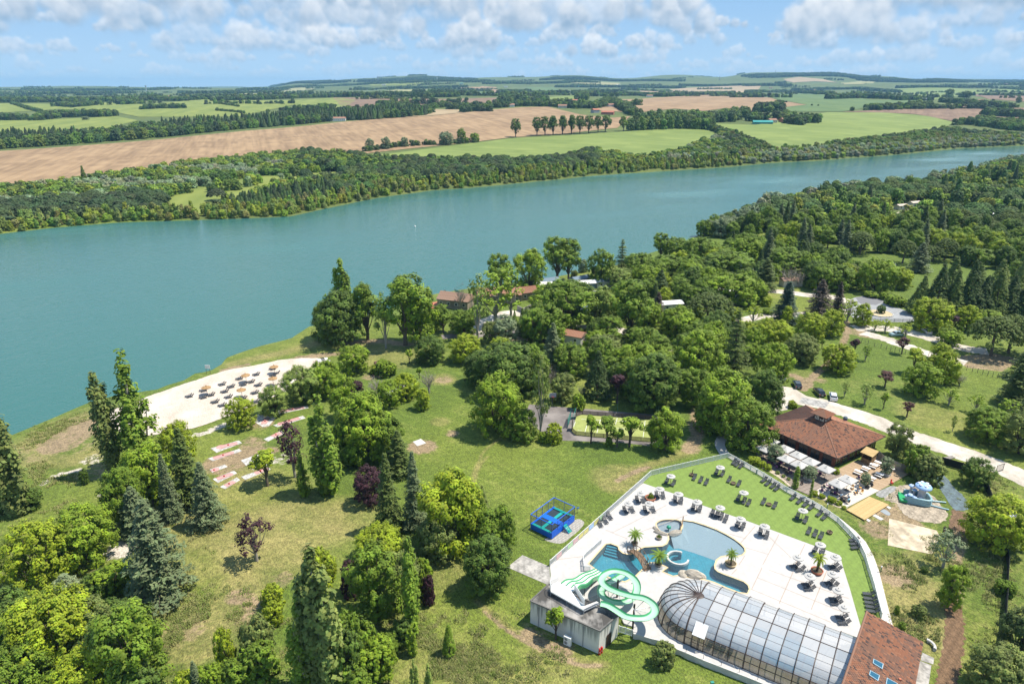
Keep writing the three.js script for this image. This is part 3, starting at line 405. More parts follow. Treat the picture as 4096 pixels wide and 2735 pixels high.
function lounger(fr, fx, fy, hx, hy, label, group, y = DK + 0.014, protoName) {
  const a = G(fr, fx, fy, y), b = G(fr, hx, hy, y + 0.5), d = b.clone().sub(a), turn = Math.atan2(d.x, d.z), c = a.clone().addScaledVector(d.setY(0).normalize(), 0.93); c.y = y;
  if (!loungerProto) { loungerProto = makeLounger(M.dark, M.darkseat, label, group); loungerProto.position.copy(c); loungerProto.rotation.y = turn; return loungerProto; }
  return copy(loungerProto, c, turn, label, group);
}
const LD = 'charcoal plastic sun lounger on the white pool deck', LT = 'charcoal plastic sun lounger on the artificial turf', LF = 'charcoal sun lounger on the turf with its head to the curved fence';
for (const q of [[1030, 1045, 985, 935], [1105, 1000, 1045, 890], [1165, 945, 1105, 840]]) lounger('A', ...q, 'charcoal sun lounger beside the picket fence with banners', 'loungers along the banner fence', DK);
for (const q of [[1365, 870, 1325, 770], [1460, 850, 1415, 750], [1635, 865, 1600, 765], [1740, 850, 1700, 745], [1520, 725, 1495, 625], [1608, 720, 1590, 620], [1785, 665, 1760, 570], [1865, 665, 1845, 565], [2020, 720, 2015, 625], [2095, 735, 2100, 640]]) lounger('A', ...q, LD, 'loungers on the deck', DK);
for (const q of [[1885, 465, 1920, 385], [1975, 495, 2015, 410]]) lounger('A', ...q, LT, 'loungers on the turf');
for (const q of [[545, 350, 575, 260], [620, 365, 660, 285], [245, 415, 280, 330], [330, 450, 370, 360], [405, 480, 445, 390], [710, 445, 750, 360], [840, 500, 880, 415], [830, 700, 875, 605], [910, 735, 955, 640], [970, 760, 1015, 665], [1170, 745, 1215, 650], [1320, 795, 1360, 710], [1630, 950, 1665, 850], [1735, 995, 1775, 900], [1780, 1145, 1820, 1045], [1865, 1180, 1905, 1075], [1945, 1210, 1985, 1105]]) lounger('C', ...q, LT, 'loungers on the turf');
for (const q of [[770, 205, 820, 130], [810, 230, 860, 155], [860, 255, 915, 180], [1160, 440, 1230, 375], [1215, 485, 1285, 410], [1285, 520, 1355, 445], [1335, 555, 1405, 480], [1550, 680, 1625, 605], [1640, 730, 1710, 650], [1720, 770, 1790, 690], [1795, 810, 1865, 735], [1905, 900, 1980, 815], [1970, 945, 2050, 860]]) lounger('C', ...q, LF, 'loungers along the curved fence');
for (const q of [[5, 1230, 90, 1192], [18, 1280, 115, 1240], [30, 1335, 150, 1290]]) lounger('E', ...q, LF, 'loungers along the curved fence');
for (const q of [[185, 375, 330, 352], [198, 435, 345, 420], [210, 490, 355, 475], [222, 545, 365, 530], [232, 602, 380, 590]]) lounger('F', ...q, 'charcoal sun lounger in the tight row beside the tiled roof', 'loungers beside the tiled roof');
for (const q of [[235, 835, 255, 740], [325, 845, 345, 750], [480, 905, 515, 820], [535, 930, 575, 845], [610, 945, 640, 845], [665, 980, 700, 885], [825, 1055, 855, 960], [895, 1085, 930, 990], [1145, 1165, 1155, 1065], [1225, 1205, 1245, 1100], [1850, 1405, 1895, 1320], [1975, 1420, 1990, 1345]]) lounger('C', ...q, LD, 'loungers on the deck', DK);
for (const q of [[1545, 15, 1665, -40], [1620, 68, 1730, 10], [2060, 20, 2185, -30], [2095, 55, 2215, 15], [1700, 255, 1830, 215], [1735, 318, 1865, 275], [2010, 245, 2115, 185], [2075, 300, 2185, 225], [2065, 445, 2195, 415], [2090, 510, 2230, 470], [2150, 690, 2295, 660], [2190, 770, 2330, 730]]) lounger('D', ...q, LD, 'loungers on the deck', DK);
for (const q of [[440, 1120, 470, 1040], [535, 1160, 560, 1075], [610, 1195, 640, 1105], [700, 1230, 735, 1140]]) lounger('D', ...q, 'sun lounger under the glazed pool dome', 'loungers inside the dome', DK);
for (const q of [[1960, 860, 2040, 800], [2040, 900, 2130, 850], [1900, 790, 1990, 730]]) lounger('B', ...q, 'sun lounger under the glazed pool dome', 'loungers inside the dome', DK);
// small scalloped parasols
{
  const cone = (R, h, n) => { const g = new THREE.BufferGeometry(), v = []; for (let i = 0; i < n; i++) { const a = i / n * 6.2832, b = (i + 1) / n * 6.2832, m = (a + b) / 2; const A = [Math.cos(a) * R, -h, Math.sin(a) * R], B = [Math.cos(b) * R, -h, Math.sin(b) * R], Mi = [Math.cos(m) * R * 0.95, -h * 0.93, Math.sin(m) * R * 0.95], f = (q) => [q[0] * 0.98, q[1] - 0.14, q[2] * 0.98]; v.push(0, 0, 0, ...B, ...Mi, 0, 0, 0, ...Mi, ...A, ...A, ...f(A), ...f(Mi), ...A, ...f(Mi), ...Mi, ...Mi, ...f(Mi), ...f(B), ...Mi, ...f(B), ...B); } g.setAttribute('position', new THREE.Float32BufferAttribute(v, 3)); g.computeVertexNormals(); return g; };
  const mk = (label, group) => { const t = thing('parasol', label, 'parasol', V3(0, 0, 0), 0, group); part('pole', cyl(0.035, 0.035, 2.2, 0, 1.1, 0), M.wood, t); part('base', cyl(0.26, 0.3, 0.1, 0, 0.05, 0, 14), M.charcoal, t); const c = part('canopy', cone(0.9, 0.3, 10).translate(0, 2.28, 0), M.canvas, t); part('vent', cone(0.42, 0.14, 10).translate(0, 2.4, 0), M.canvas, c); for (let i = 0; i < 10; i++) { const a = i / 10 * 6.2832; part('rib', rod(V3(0.04, 2.2, 0), V3(Math.cos(a) * 0.88, 1.97, Math.sin(a) * 0.88), 0.012, 0.012, 4), M.steel, t); } part('finial', new THREE.SphereGeometry(0.06, 8, 6).translate(0, 2.44, 0), M.wood, t); return t; };
  const R = rng(5); let proto = null; const put = (fr, x, y, turf) => { const p = G(fr, x, y, DK + (turf ? 0.014 : 0)), l = turf ? 'white scalloped parasol standing on the artificial turf' : 'white scalloped parasol standing on the pool deck', g = turf ? 'parasols on the turf' : 'parasols on the deck'; if (!proto) { proto = mk(l, g); proto.position.copy(p); } else copy(proto, p, R() * 3, l, g); };
  put('A', 1952, 465, 1); for (const q of [[1803, 640], [1557, 700], [1388, 838], [1665, 838], [2055, 710], [2300, 820]]) put('A', ...q);
  for (const q of [[600, 345], [913, 690], [1703, 935]]) put('C', ...q, 1); for (const q of [[292, 815], [597, 895], [870, 1050], [1192, 1150], [1935, 1400], [1635, 1575], [2138, 1570]]) put('C', ...q); for (const q of [[1790, 262], [2095, 232], [2165, 455], [2245, 695]]) put('D', ...q);
}

// ---------------------------------------------------------------- glazed pool dome, plant building, slides
{
  const A = 4.2, hub = G('D', 335, 390, A), n1 = G('D', 505, 1190, DK), n2 = G('D', 1310, 1550, DK);
  const rdg = G('D', 2180, 1060, A).sub(hub).setY(0).normalize(), ax = n2.clone().sub(n1).setY(0).normalize().add(rdg).normalize(), out = V3(-ax.z, 0, ax.x); if (out.dot(n1.clone().sub(hub)) < 0) out.negate();
  const W = 5.9, org = V3(hub.x, DK, hub.z), LEN = 20.9;
  const t = thing('pool_dome', 'telescopic pool dome of brown ribs and milky panels with a rounded end', 'pool enclosure');
  const frost = (c, tr, ro) => mat(c[0], c[1], c[2], ro, { phys: true, transmission: tr, thickness: 0, ior: 1.75 });
  const milky = [frost([0.56, 0.585, 0.61], 0.45, 0.24), frost([0.5, 0.55, 0.6], 0.52, 0.22), frost([0.58, 0.59, 0.6], 0.4, 0.26)], clear = mat(0.8, 0.75, 0.66, 0.08, { phys: true, transmission: 0.9, thickness: 0, ior: 1.45 });
  // profile from near base over the top to far base: [across, up]
  const prof = (s, k = 1) => { const a = s * Math.PI; const c = Math.cos(a), sn = Math.sin(a); return [W * Math.sign(c) * Math.pow(Math.abs(c), 0.62) * k, A * Math.pow(sn, 0.8)]; };
  const CUT = [0, 0.07, 0.145, 0.22, 0.3, 0.38, 0.44, 0.5, 0.56, 0.62, 0.7, 0.78, 0.86, 0.93, 1];
  const at = (l, s, g = 0) => { const [x, y] = prof(s); return org.clone().addScaledVector(ax, l).addScaledVector(out, x + Math.sign(x) * g).add(V3(0, y + g, 0)); };
  const quad = (a, b, c, d) => { const g = new THREE.BufferGeometry(); g.setAttribute('position', new THREE.Float32BufferAttribute([a, b, c, a, c, d].flatMap((v) => [v.x, v.y, v.z]), 3)); g.computeVertexNormals(); return g; };
  const R = rng(12), bays = []; let l = 0; for (let i = 0; i < 10; i++) { bays.push(l); l += 2.09; } bays.push(l);
  for (let b = 0; b < bays.length; b++) {
    const step = 0.05 * (b % 4), big = b % 4 === 0, pts = []; for (let i = 0; i <= 40; i++) pts.push(at(bays[b], i / 40, step + 0.03)); part('rib', tube(pts, big ? 0.12 : 0.07, 40, 5), M.brown, t);
    if (b === bays.length - 1) break;
    for (let i = 0; i < CUT.length - 1; i++) {
      const low = i < 2 || i > CUT.length - 3, n = 3, gs = []; for (let k = 0; k < n; k++) { const s0 = lerp(CUT[i], CUT[i + 1], k / n), s1 = lerp(CUT[i], CUT[i + 1], (k + 1) / n); gs.push(quad(at(bays[b] + 0.03, s0, step), at(bays[b + 1] - 0.03, s0, step), at(bays[b + 1] - 0.03, s1, step), at(bays[b] + 0.03, s1, step))); }
      part('pane', join(gs), low ? clear : milky[Math.floor(R() * 3)], t);
      if (i > 0) part('glazing_bar', rod(at(bays[b], CUT[i], step + 0.02), at(bays[b + 1], CUT[i], step + 0.02), [2, 7].includes(i) ? 0.065 : i === 1 ? 0.05 : 0.014, undefined, 4), M.brown, t);
    }
  }
  part('base_rail', beam(at(0, 0), at(l, 0), 0.12, 0.1), M.brown, t); part('base_rail', beam(at(0, 1), at(l, 1), 0.12, 0.1), M.brown, t);
  // rounded end: quarter turns of the same profile
  const N = 13, apse = (f, s, g = 0) => { const [x, y] = prof(s), a = f * Math.PI; return org.clone().addScaledVector(out, Math.cos(a) * (x + g)).addScaledVector(ax, -Math.sin(a) * (x + g)).add(V3(0, y + g, 0)); };
  for (let b = 0; b <= N; b++) {
    const f = b / N, pts = []; for (let i = 0; i <= 20; i++) pts.push(apse(f, i / 40, 0.03)); if (b && b < N) part('rib', tube(pts, b % 5 === 3 ? 0.11 : 0.06, 20, 5), M.brown, t);
    if (b === N) break;
    for (let i = 0; i < 7; i++) { const n = 2, gs = []; for (let k = 0; k < n; k++) for (let h = 0; h < 2; h++) { const s0 = lerp(CUT[i], CUT[i + 1], k / n), s1 = lerp(CUT[i], CUT[i + 1], (k + 1) / n), f0 = (b + h / 2) / N, f1 = (b + (h + 1) / 2) / N; gs.push(quad(apse(f0, s0), apse(f1, s0), apse(f1, s1), apse(f0, s1))); } part('pane', join(gs), i < 2 ? clear : milky[Math.floor(R() * 3)], t); if (i > 0) part('glazing_bar', rod(apse(f, CUT[i], 0.02), apse((b + 1) / N, CUT[i], 0.02), i === 2 ? 0.04 : 0.013, undefined, 4), M.brown, t); }
  }
  part('hub', new THREE.SphereGeometry(0.85, 18, 6, 0, 7, 0, 0.9).scale(1, 0.35, 1).translate(hub.x, A - 0.12, hub.z), M.brown, t);
  const ring = []; for (let i = 0; i <= 24; i++) ring.push(apse(i / 24, 0)); part('base_rail', tube(ring, 0.06, 30, 5), M.brown, t);
  // glazed double door in a porch on the near side
  const dl = 1.1, dp = (x, y, o) => org.clone().addScaledVector(ax, dl + x).addScaledVector(out, W + o).add(V3(0, y, 0)), door = part('door', join(beam(dp(0, 0, 0.15), dp(0, 2.3, 0.15), 0.1, 0.1), beam(dp(1.7, 0, 0.15), dp(1.7, 2.3, 0.15), 0.1, 0.1), beam(dp(0.85, 0, 0.15), dp(0.85, 2.3, 0.15), 0.08, 0.1), beam(dp(0, 2.3, 0.15), dp(1.7, 2.3, 0.15), 0.12, 0.14), beam(dp(0, 1.0, 0.15), dp(1.7, 1.0, 0.15), 0.06, 0.06), beam(dp(0, 0.08, 0.15), dp(1.7, 0.08, 0.15), 0.08, 0.08)), M.brown, t);
  part('door_glass', quad(dp(0, 0, 0.15), dp(1.7, 0, 0.15), dp(1.7, 2.3, 0.15), dp(0, 2.3, 0.15)), clear, door); part('porch_roof', quad(dp(-0.05, 2.37, 0.25), dp(1.75, 2.37, 0.25), dp(1.75, 3.55, -1.35), dp(-0.05, 3.55, -1.35)), M.white, t);
  // floor and indoor pool
  const inside = (l, s) => org.clone().addScaledVector(ax, l).addScaledVector(out, s), f = [inside(0, W - 0.2), inside(LEN, W - 0.2), inside(LEN, -W + 0.2), inside(0, -W + 0.2)];
  for (let i = 1; i < 12; i++) f.push(apse(1 - i / 12, 0).setY(DK)); struct('dome_floor', slab(f, DK + 0.03), mat(0.5, 0.43, 0.34, 0.7, { map: rep(GRAIN, 0.5) }), 'beige tiled floor under the pool dome');
  const ip = thing('indoor_pool', 'rounded blue pool under the glazed dome', 'swimming pool'), shape = smooth([[4, 1.0], [6, 2.0], [9, 1.6], [12, 2.8], [15.5, 2.4], [17, -0.5], [15, -3], [10, -3.4], [6, -2.6], [4, -1]].map(([a, b]) => inside(a, b)), 50, true);
  part('water', slab(shape, DK + 0.06, 0.02), mat(0.06, 0.32, 0.42, 0.08), ip); part('rim', tube(shape.map((p) => V3(p.x, DK + 0.05, p.z)), 0.12, 80, 5, true), M.cope, ip);
}
// tiled building that closes the dome
const TILE = [0, 1, 2, 3, 4].map((i) => mat(...[[0.29, 0.125, 0.068], [0.19, 0.085, 0.054], [0.34, 0.16, 0.09], [0.09, 0.06, 0.05], [0.22, 0.115, 0.075]][i], 0.85));
// rows of half-round tiles over a roof plane: corners a (ridge start), b (ridge end), c (eave end), d (eave start)
function tileRoof(parent, name, a, b, c, d, seed, tones, pitchW = 0.24, tileL = 0.42) {
  const n = c.clone().sub(d).cross(a.clone().sub(d)).normalize(); if (n.y < 0) n.negate();
  const base = new THREE.BufferGeometry(); base.setAttribute('position', new THREE.Float32BufferAttribute([a, b, c, a, c, d].flatMap((v) => { const w = v.clone().addScaledVector(n, -0.04); return [w.x, w.y, w.z]; }), 3)); base.computeVertexNormals();
  const roof = part(name, base, TILE[1], parent), W = Math.max(a.distanceTo(b), d.distanceTo(c)), cols = Math.round(W / pitchW), R = rng(seed), bins = tones.map(() => []);
  // every column runs straight down the slope, cut where the roof plane ends
  const across = c.clone().sub(d).normalize(), down = across.clone().cross(n).normalize(); if (down.y > 0) down.negate();
  const o = d.clone(), P2 = [a, b, c, d].map((v) => [v.clone().sub(o).dot(across), v.clone().sub(o).dot(down)]);
  const x0 = Math.min(...P2.map((q) => q[0])), x1 = Math.max(...P2.map((q) => q[0]));
  for (let x = x0 + pitchW / 2; x < x1; x += pitchW) {
    const ys = []; for (let i = 0; i < 4; i++) { const p = P2[i], q = P2[(i + 1) % 4]; if ((p[0] > x) !== (q[0] > x)) ys.push(p[1] + (q[1] - p[1]) * (x - p[0]) / (q[0] - p[0])); } if (ys.length < 2) continue;
    const y0 = Math.min(...ys), y1 = Math.max(...ys);
    for (let y = y1; y > y0 + 0.05; y -= tileL) {
      const top = Math.max(y0, y - tileL * 1.05), k = R() < 0.45 ? Math.floor(R() * tones.length) : (fbm(x * 0.9 + seed, y * 0.5, 2) > 0.5 ? 0 : 1) % tones.length, r = pitchW * 0.44, v = bins[k];
      const pt = (ox, hgt, yy) => { const w = o.clone().addScaledVector(across, x + ox).addScaledVector(down, yy).addScaledVector(n, hgt); return [w.x, w.y, w.z]; };
      const S = [[-r, 0.0], [-r * 0.6, r * 0.62], [0, r * 0.85], [r * 0.6, r * 0.62], [r, 0.0]], lift = 0.03;
      for (let i = 0; i < 4; i++) { const A = pt(S[i][0], S[i][1] + lift, y), B = pt(S[i + 1][0], S[i + 1][1] + lift, y), C = pt(S[i + 1][0] * 0.82, S[i + 1][1] * 0.82, top), D = pt(S[i][0] * 0.82, S[i][1] * 0.82, top); v.push(...A, ...B, ...C, ...A, ...C, ...D); }
    }
  }
  bins.forEach((v, i) => { if (!v.length) return; const g = new THREE.BufferGeometry(); g.setAttribute('position', new THREE.Float32BufferAttribute(v, 3)); g.computeVertexNormals(); stuffed(part('roof_tiles', g, tones[i], roof)); });
  return roof;
}
{
  const E_ = 2.4, RG = 5.6, a = G('F', 245, 600, RG), b = G('F', -130, 1720, RG), d = G('F', 1000, 1010, E_), c = G('F', 860, 1760, E_), b2 = b.clone();
  const t = thing('tiled_building', 'terracotta tiled building with skylights at the end of the pool dome', 'building');
  const roof = tileRoof(t, 'roof', a, b2, c, d, 21, [TILE[0], TILE[4], TILE[3], TILE[2]]);
  const ridge = []; for (let i = 0; i < 26; i++) ridge.push(rod(a.clone().lerp(b, i / 26), a.clone().lerp(b, (i + 1.1) / 26), 0.17, 0.14, 8)); part('ridge_tiles', join(ridge), TILE[4], roof);
  const foot = (p, y) => V3(p.x, y, p.z), wallq = (p, q) => { const g = new THREE.BufferGeometry(), p0 = foot(p, -1), q0 = foot(q, -1), dy = V3(0, -0.1, 0), P = p.clone().add(dy), Q = q.clone().add(dy); g.setAttribute('position', new THREE.Float32BufferAttribute([P, Q, q0, P, q0, p0].flatMap((v) => [v.x, v.y, v.z]), 3)); g.computeVertexNormals(); return g; };
  const dn = d.clone().sub(a).multiplyScalar(0.96).add(a), cn = c.clone().sub(b).multiplyScalar(0.96).add(b);
  part('wall', join(wallq(a, dn), wallq(dn, cn), wallq(a, b)), M.whitewall, t);
  const n = b.clone().sub(a).cross(d.clone().sub(a)).normalize(); if (n.y < 0) n.negate();
  const onRoof = (x, y) => { const r = rayOf('F', x, y), o = V3(0, EYE, 0), dir = V3(...r), k = a.clone().sub(o).dot(n) / dir.dot(n); return o.addScaledVector(dir, k); };
  const glass = mat(0.02, 0.1, 0.17, 0.06), fr = mat(0.3, 0.42, 0.48, 0.4);
  for (const q of [[[325, 1245], [450, 1310], [435, 1375], [315, 1300]], [[280, 1400], [400, 1465], [380, 1535], [265, 1460]], [[505, 1500], [640, 1575], [610, 1660], [490, 1580]]]) {
    const p = q.map((v) => onRoof(...v).addScaledVector(n, 0.2)), g = new THREE.BufferGeometry(); g.setAttribute('position', new THREE.Float32BufferAttribute([p[0], p[1], p[2], p[0], p[2], p[3]].flatMap((v) => [v.x, v.y, v.z]), 3)); g.computeVertexNormals();
    const s = part('skylight', g, glass, roof); part('frame', join([0, 1, 2, 3].map((i) => rod(p[i], p[(i + 1) % 4], 0.07, 0.07, 4))), fr, s);
  }
  const cp = onRoof(685, 1525); part('chimney', box(0.3, 0.5, 0.3, cp.x, cp.y + 0.1, cp.z), M.terracotta, roof);
  struct('concrete_slab', slab(px('F', [[985, 1150], [1145, 1225], [1135, 1310], [965, 1255]], -0.02), 0.03, 0.2), M.concrete, 'pale concrete slab beside the tiled building'); struct('concrete_slab', slab(px('F', [[960, 1262], [1110, 1320], [1075, 1567], [1020, 1720], [890, 1700], [890, 1500]], -0.02), 0.02, 0.2), M.concrete, 'long concrete slab along the tiled building wall');
}
// flat-roofed plant building under the slides
const PB = 3.1, PBY = -0.95;
{
  const fl = G('B', 70, 750, PBY), fr = G('B', 985, 1165, PBY), bl = G('B', 320, 235, PB), br = G('B', 1262, 640, PB), F = (p, y) => V3(p.x, y, p.z);
  const t = thing('plant_building', 'flat-roofed rendered plant building stained black below the slide tower', 'building'), cor = [fl, fr, br, bl];
  const stain = tex(512, 256, (x, y) => { const u = x / 512, v = y / 256, n = pfbm(u, 0.3, 64, 3), m = pfbm(u, v, 8, 4), run = clamp((v - (0.98 - n * n * 1.1)) * 3.5 + (m - 0.5) * 0.5) * 0.62; const c = lerp(0.62, 0.09, run) * (0.9 + 0.2 * m); return [enc(c), enc(c * 0.97), enc(c * 0.9)]; });
  const roofTex = tex(512, 512, (x, y) => { const u = x / 512, v = y / 512, m = pfbm(u, v, 4, 6), s = pfbm(u, v * 0.2, 32, 3), c = lerp(0.06, 0.34, clamp((m - 0.35) * 2.4 + (s - 0.5) * 0.6)); return [enc(c), enc(c * 0.95), enc(c * 0.88)]; }); roofTex.repeat.set(1 / 9, 1 / 9);
  const face = (p, q, y0, y1) => { const g = new THREE.BufferGeometry(); g.setAttribute('position', new THREE.Float32BufferAttribute([p.x, y0, p.z, q.x, y0, q.z, q.x, y1, q.z, p.x, y0, p.z, q.x, y1, q.z, p.x, y1, p.z], 3)); const L = Math.hypot(p.x - q.x, p.z - q.z) / 11; g.setAttribute('uv', new THREE.Float32BufferAttribute([0, 0, L, 0, L, 1, 0, 0, L, 1, 0, 1], 2)); g.computeVertexNormals(); return g; };
  part('wall', join([0, 1, 2, 3].map((i) => face(cor[i], cor[(i + 1) % 4], PBY - 0.4, PB))), mat(1, 1, 1, 0.9, { map: stain }), t);
  const roof = part('roof', slab(cor, PB + 0.02, 0.12), mat(1, 1, 1, 0.95, { map: roofTex }), t);
  part('parapet', join([0, 1, 2, 3].map((i) => beam(F(cor[i], PB + 0.08), F(cor[(i + 1) % 4], PB + 0.08), 0.2, 0.16))), mat(0.16, 0.155, 0.145, 0.9, { map: rep(GRAIN_STRONG, 0.7) }), roof);
  const ld = fr.clone().lerp(br, 0.36), ld2 = fr.clone().lerp(br, 0.62), nn = V3(0.07, 0, 0.05); part('door', face(ld.clone().add(nn), ld2.clone().add(nn), PBY, PBY + 2.2), mat(0.05, 0.03, 0.02, 0.7), t);
  for (const k of [0.13, 0.78]) { const p = fl.clone().lerp(fr, k).add(V3(-0.04, 0, 0.07)); part('downpipe', rod(V3(p.x, PBY, p.z), V3(p.x, PB - 0.4, p.z), 0.06), M.grey, t); }
  const gr = fl.clone().lerp(fr, 0.6).add(V3(-0.45, 0, 0.75)), yaw = Math.atan2(-(fr.z - fl.z), fr.x - fl.x);
  const ac = thing('heat_pump', 'white outdoor heat pump unit with two fans against the plant building', 'heat pump', V3(gr.x, groundAt(gr.x, gr.z), gr.z), yaw); part('casing', rbox(1.15, 1.5, 0.45, 0.03, 0, 0.8, 0), M.white, ac); for (const y of [0.5, 1.15]) { const f = part('fan_grille', cyl(0.28, 0.28, 0.03, 0, 0, 0, 20).rotateX(Math.PI / 2).translate(-0.2, y, 0.235), M.grey, ac); part('fan_hub', cyl(0.08, 0.08, 0.05, 0, 0, 0, 10).rotateX(Math.PI / 2).translate(-0.2, y, 0.25), M.charcoal, f); } part('foot', box(1, 0.06, 0.4, 0, 0.03, 0), M.grey, ac);
  for (const [x, y] of [[1000, 1172], [1028, 1148]]) { const p = G('B', x, y, PBY), e = thing('fire_hydrant', 'red hydrant cabinet at the corner of the plant building', 'hydrant', V3(p.x, groundAt(p.x, p.z), p.z), 0, 'red hydrants'); part('body', cyl(0.16, 0.18, 0.9, 0, 0.45, 0, 12), M.red, e); part('cap', new THREE.SphereGeometry(0.17, 12, 6).translate(0, 0.92, 0), M.red, e); part('outlet', cyl(0.06, 0.06, 0.2, 0, 0, 0).rotateX(1.57).translate(0, 0.5, 0.2), M.steel, e); }
}
// slide tower platform, three-lane slide and spiral flume
{
  const PH = PB + 0.75, q = (x, y, h) => G('B', x, y, h), t = thing('slide_tower', 'white slide platform with picket railings on the plant building roof', 'slide tower');
  const pl = [q(440, 205, PH), q(335, 262, PH), q(345, 330, PH), q(795, 585, PH), q(1000, 485, PH), q(960, 460, PH), q(800, 520, PH), q(620, 330, PH), q(690, 300, PH), q(480, 215, PH)];
  part('platform', slab(pl, PH, 0.18), M.white, t);
  for (const [x, y] of [[345, 330], [560, 440], [790, 580], [980, 495], [470, 225], [650, 300]]) { const p = q(x, y, PH); part('support', cyl(0.06, 0.06, PH - PB, p.x, (PH + PB) / 2 - 0.1, p.z), M.grey, t); }
  const rail = (pts, m) => { for (let i = 0; i < pts.length - 1; i++) { const a = pts[i], b = pts[i + 1], n = Math.round(a.distanceTo(b) / 0.14), gs = [beam(a.clone().add(V3(0, 1.05, 0)), b.clone().add(V3(0, 1.05, 0)), 0.05, 0.05), beam(a.clone().add(V3(0, 0.1, 0)), b.clone().add(V3(0, 0.1, 0)), 0.05, 0.05)]; for (let s = 0; s <= n; s++) { const p = a.clone().lerp(b, s / n); gs.push(box(0.03, 0.95, 0.03, p.x, p.y + 0.57, p.z)); } part('railing', join(gs), m, t); } };
  rail([q(440, 205, PH), q(335, 262, PH), q(345, 330, PH), q(480, 405, PH), q(620, 485, PH), q(795, 585, PH)], M.white); rail([q(795, 585, PH), q(1000, 485, PH)], M.charcoal); rail([q(800, 520, PH), q(960, 455, PH)], M.charcoal);
  const s0 = q(660, 300, PH), s1 = q(800, 520, PH); part('side_panel', beam(s0.clone().add(V3(0, 0.55, 0)), s1.clone().add(V3(0, 0.55, 0)), 0.05, 1.1), M.white, t);
  const green = mat(0.06, 0.32, 0.13, 0.22, { phys: true, clearcoat: 0.5 }), pale = mat(0.34, 0.6, 0.4, 0.22, { phys: true, clearcoat: 0.5 }), wht = mat(0.74, 0.8, 0.76, 0.25, { phys: true, clearcoat: 0.5 });
  // trough swept along a curve
  const trough = (curve, n, prof) => { const v = []; let prev = null; for (let i = 0; i <= n; i++) { const u = i / n, p = curve.getPointAt(u), d = curve.getTangentAt(u), s = V3(-d.z, 0, d.x).normalize(), ringp = prof.map(([a, b]) => p.clone().addScaledVector(s, a).add(V3(0, b, 0))); if (prev) for (let k = 0; k < prof.length - 1; k++) for (const w of [prev[k], prev[k + 1], ringp[k + 1], prev[k], ringp[k + 1], ringp[k]]) v.push(w.x, w.y, w.z); prev = ringp; } const g = new THREE.BufferGeometry(); g.setAttribute('position', new THREE.Float32BufferAttribute(v, 3)); const m = mergeGeometries([g]); m.computeVertexNormals(); return m; };
  const f = thing('spiral_water_slide', 'light green spiral water slide on steel masts beside the pool', 'water slide');
  const way = [[1010, 505, 4.0], [1100, 525, 3.95], [1230, 600, 3.9], [1350, 675, 3.85], [1490, 700, 3.75], [1640, 690, 3.65], [1735, 620, 3.55], [1720, 520, 3.45], [1600, 435, 3.35], [1440, 405, 3.2], [1250, 350, 3.05], [1090, 275, 2.9], [1025, 195, 2.8], [1070, 110, 2.7], [1200, 65, 2.6], [1360, 100, 2.45], [1480, 200, 2.3], [1500, 320, 2.1], [1440, 430, 1.9], [1290, 490, 1.7], [1130, 465, 1.5], [1035, 395, 1.35], [1020, 310, 1.2], [1080, 245, 1.0], [1180, 195, 0.8], [1260, 150, 0.55], [1330, 105, 0.3]].map(([x, y, h]) => q(x, y, h));
  const cur = new THREE.CatmullRomCurve3(way, false, 'centripetal'), r = 0.62, U = []; for (let i = 0; i <= 10; i++) { const a = Math.PI * (1.06 + 0.88 * i / 10); U.push([Math.cos(a) * r, Math.sin(a) * r * 0.8 + 0.32]); }
  part('trough_floor', trough(cur, 150, U.slice(2, 9)), pale, f); part('trough_side', trough(cur, 150, U.slice(0, 3)), green, f); part('trough_side', trough(cur, 150, U.slice(8)), green, f);
  for (const [tx, ty, th, by, ring] of [[1470, 500, 4.6, -0.9, [7, 8, 9, 3, 4, 5, 6]], [1250, 172, 3.4, DK, [12, 13, 14, 15, 16, 17, 18, 19, 20]]]) { const p = q(tx, ty, th), mast = part('mast', rod(V3(p.x, by, p.z), V3(p.x, th, p.z), 0.15, 0.13, 10), M.black, f); for (const k of ring) { const e = way[k]; part('arm', rod(V3(p.x, Math.min(th - 0.2, e.y + 0.1), p.z), V3(e.x, e.y - 0.25, e.z), 0.045), M.steel, mast); } }
  const w = thing('three_lane_slide', 'wavy three-lane slide in green and white dropping into the pool', 'water slide');
  const top0 = q(485, 225, PH + 0.05), top1 = q(690, 300, PH + 0.05), bot0 = q(945, 25, 0.1), bot1 = q(1050, 80, 0.1), NL = 3, hh = (u) => lerp(PH + 0.05, 0.05, u) + Math.sin(u * 12.5) * 0.28 * (1 - u);
  const edge = (k, u, dy) => { const a = top0.clone().lerp(top1, k), b = bot0.clone().lerp(bot1, k), p = a.lerp(b, u); p.y = hh(u) + dy; return p; };
  const strip = (k0, k1, d0, d1) => { const v = []; for (let i = 0; i < 40; i++) for (const [kk, uu] of [[0, 0], [1, 0], [1, 1], [0, 0], [1, 1], [0, 1]]) { const p = edge(kk ? k1 : k0, (i + uu) / 40, kk ? d1 : d0); v.push(p.x, p.y, p.z); } const g = new THREE.BufferGeometry(); g.setAttribute('position', new THREE.Float32BufferAttribute(v, 3)); g.computeVertexNormals(); return g; };
  for (let k = 0; k < NL; k++) part('lane', strip(k / NL + 0.05, (k + 1) / NL - 0.05, 0, 0), wht, w); for (let k = 0; k <= NL; k++) part('divider', join(strip(k / NL - 0.05, k / NL, 0.0, 0.22), strip(k / NL, k / NL + 0.05, 0.22, 0.0)), green, w); part('side', strip(1.05, 1.06, 0.02, -0.6), green, w);
  for (const u of [0.35, 0.6]) for (const k of [0.15, 0.9]) { const p = edge(k, u, -0.05); part('leg', rod(p, V3(p.x, DK, p.z), 0.05), M.charcoal, w); }
}

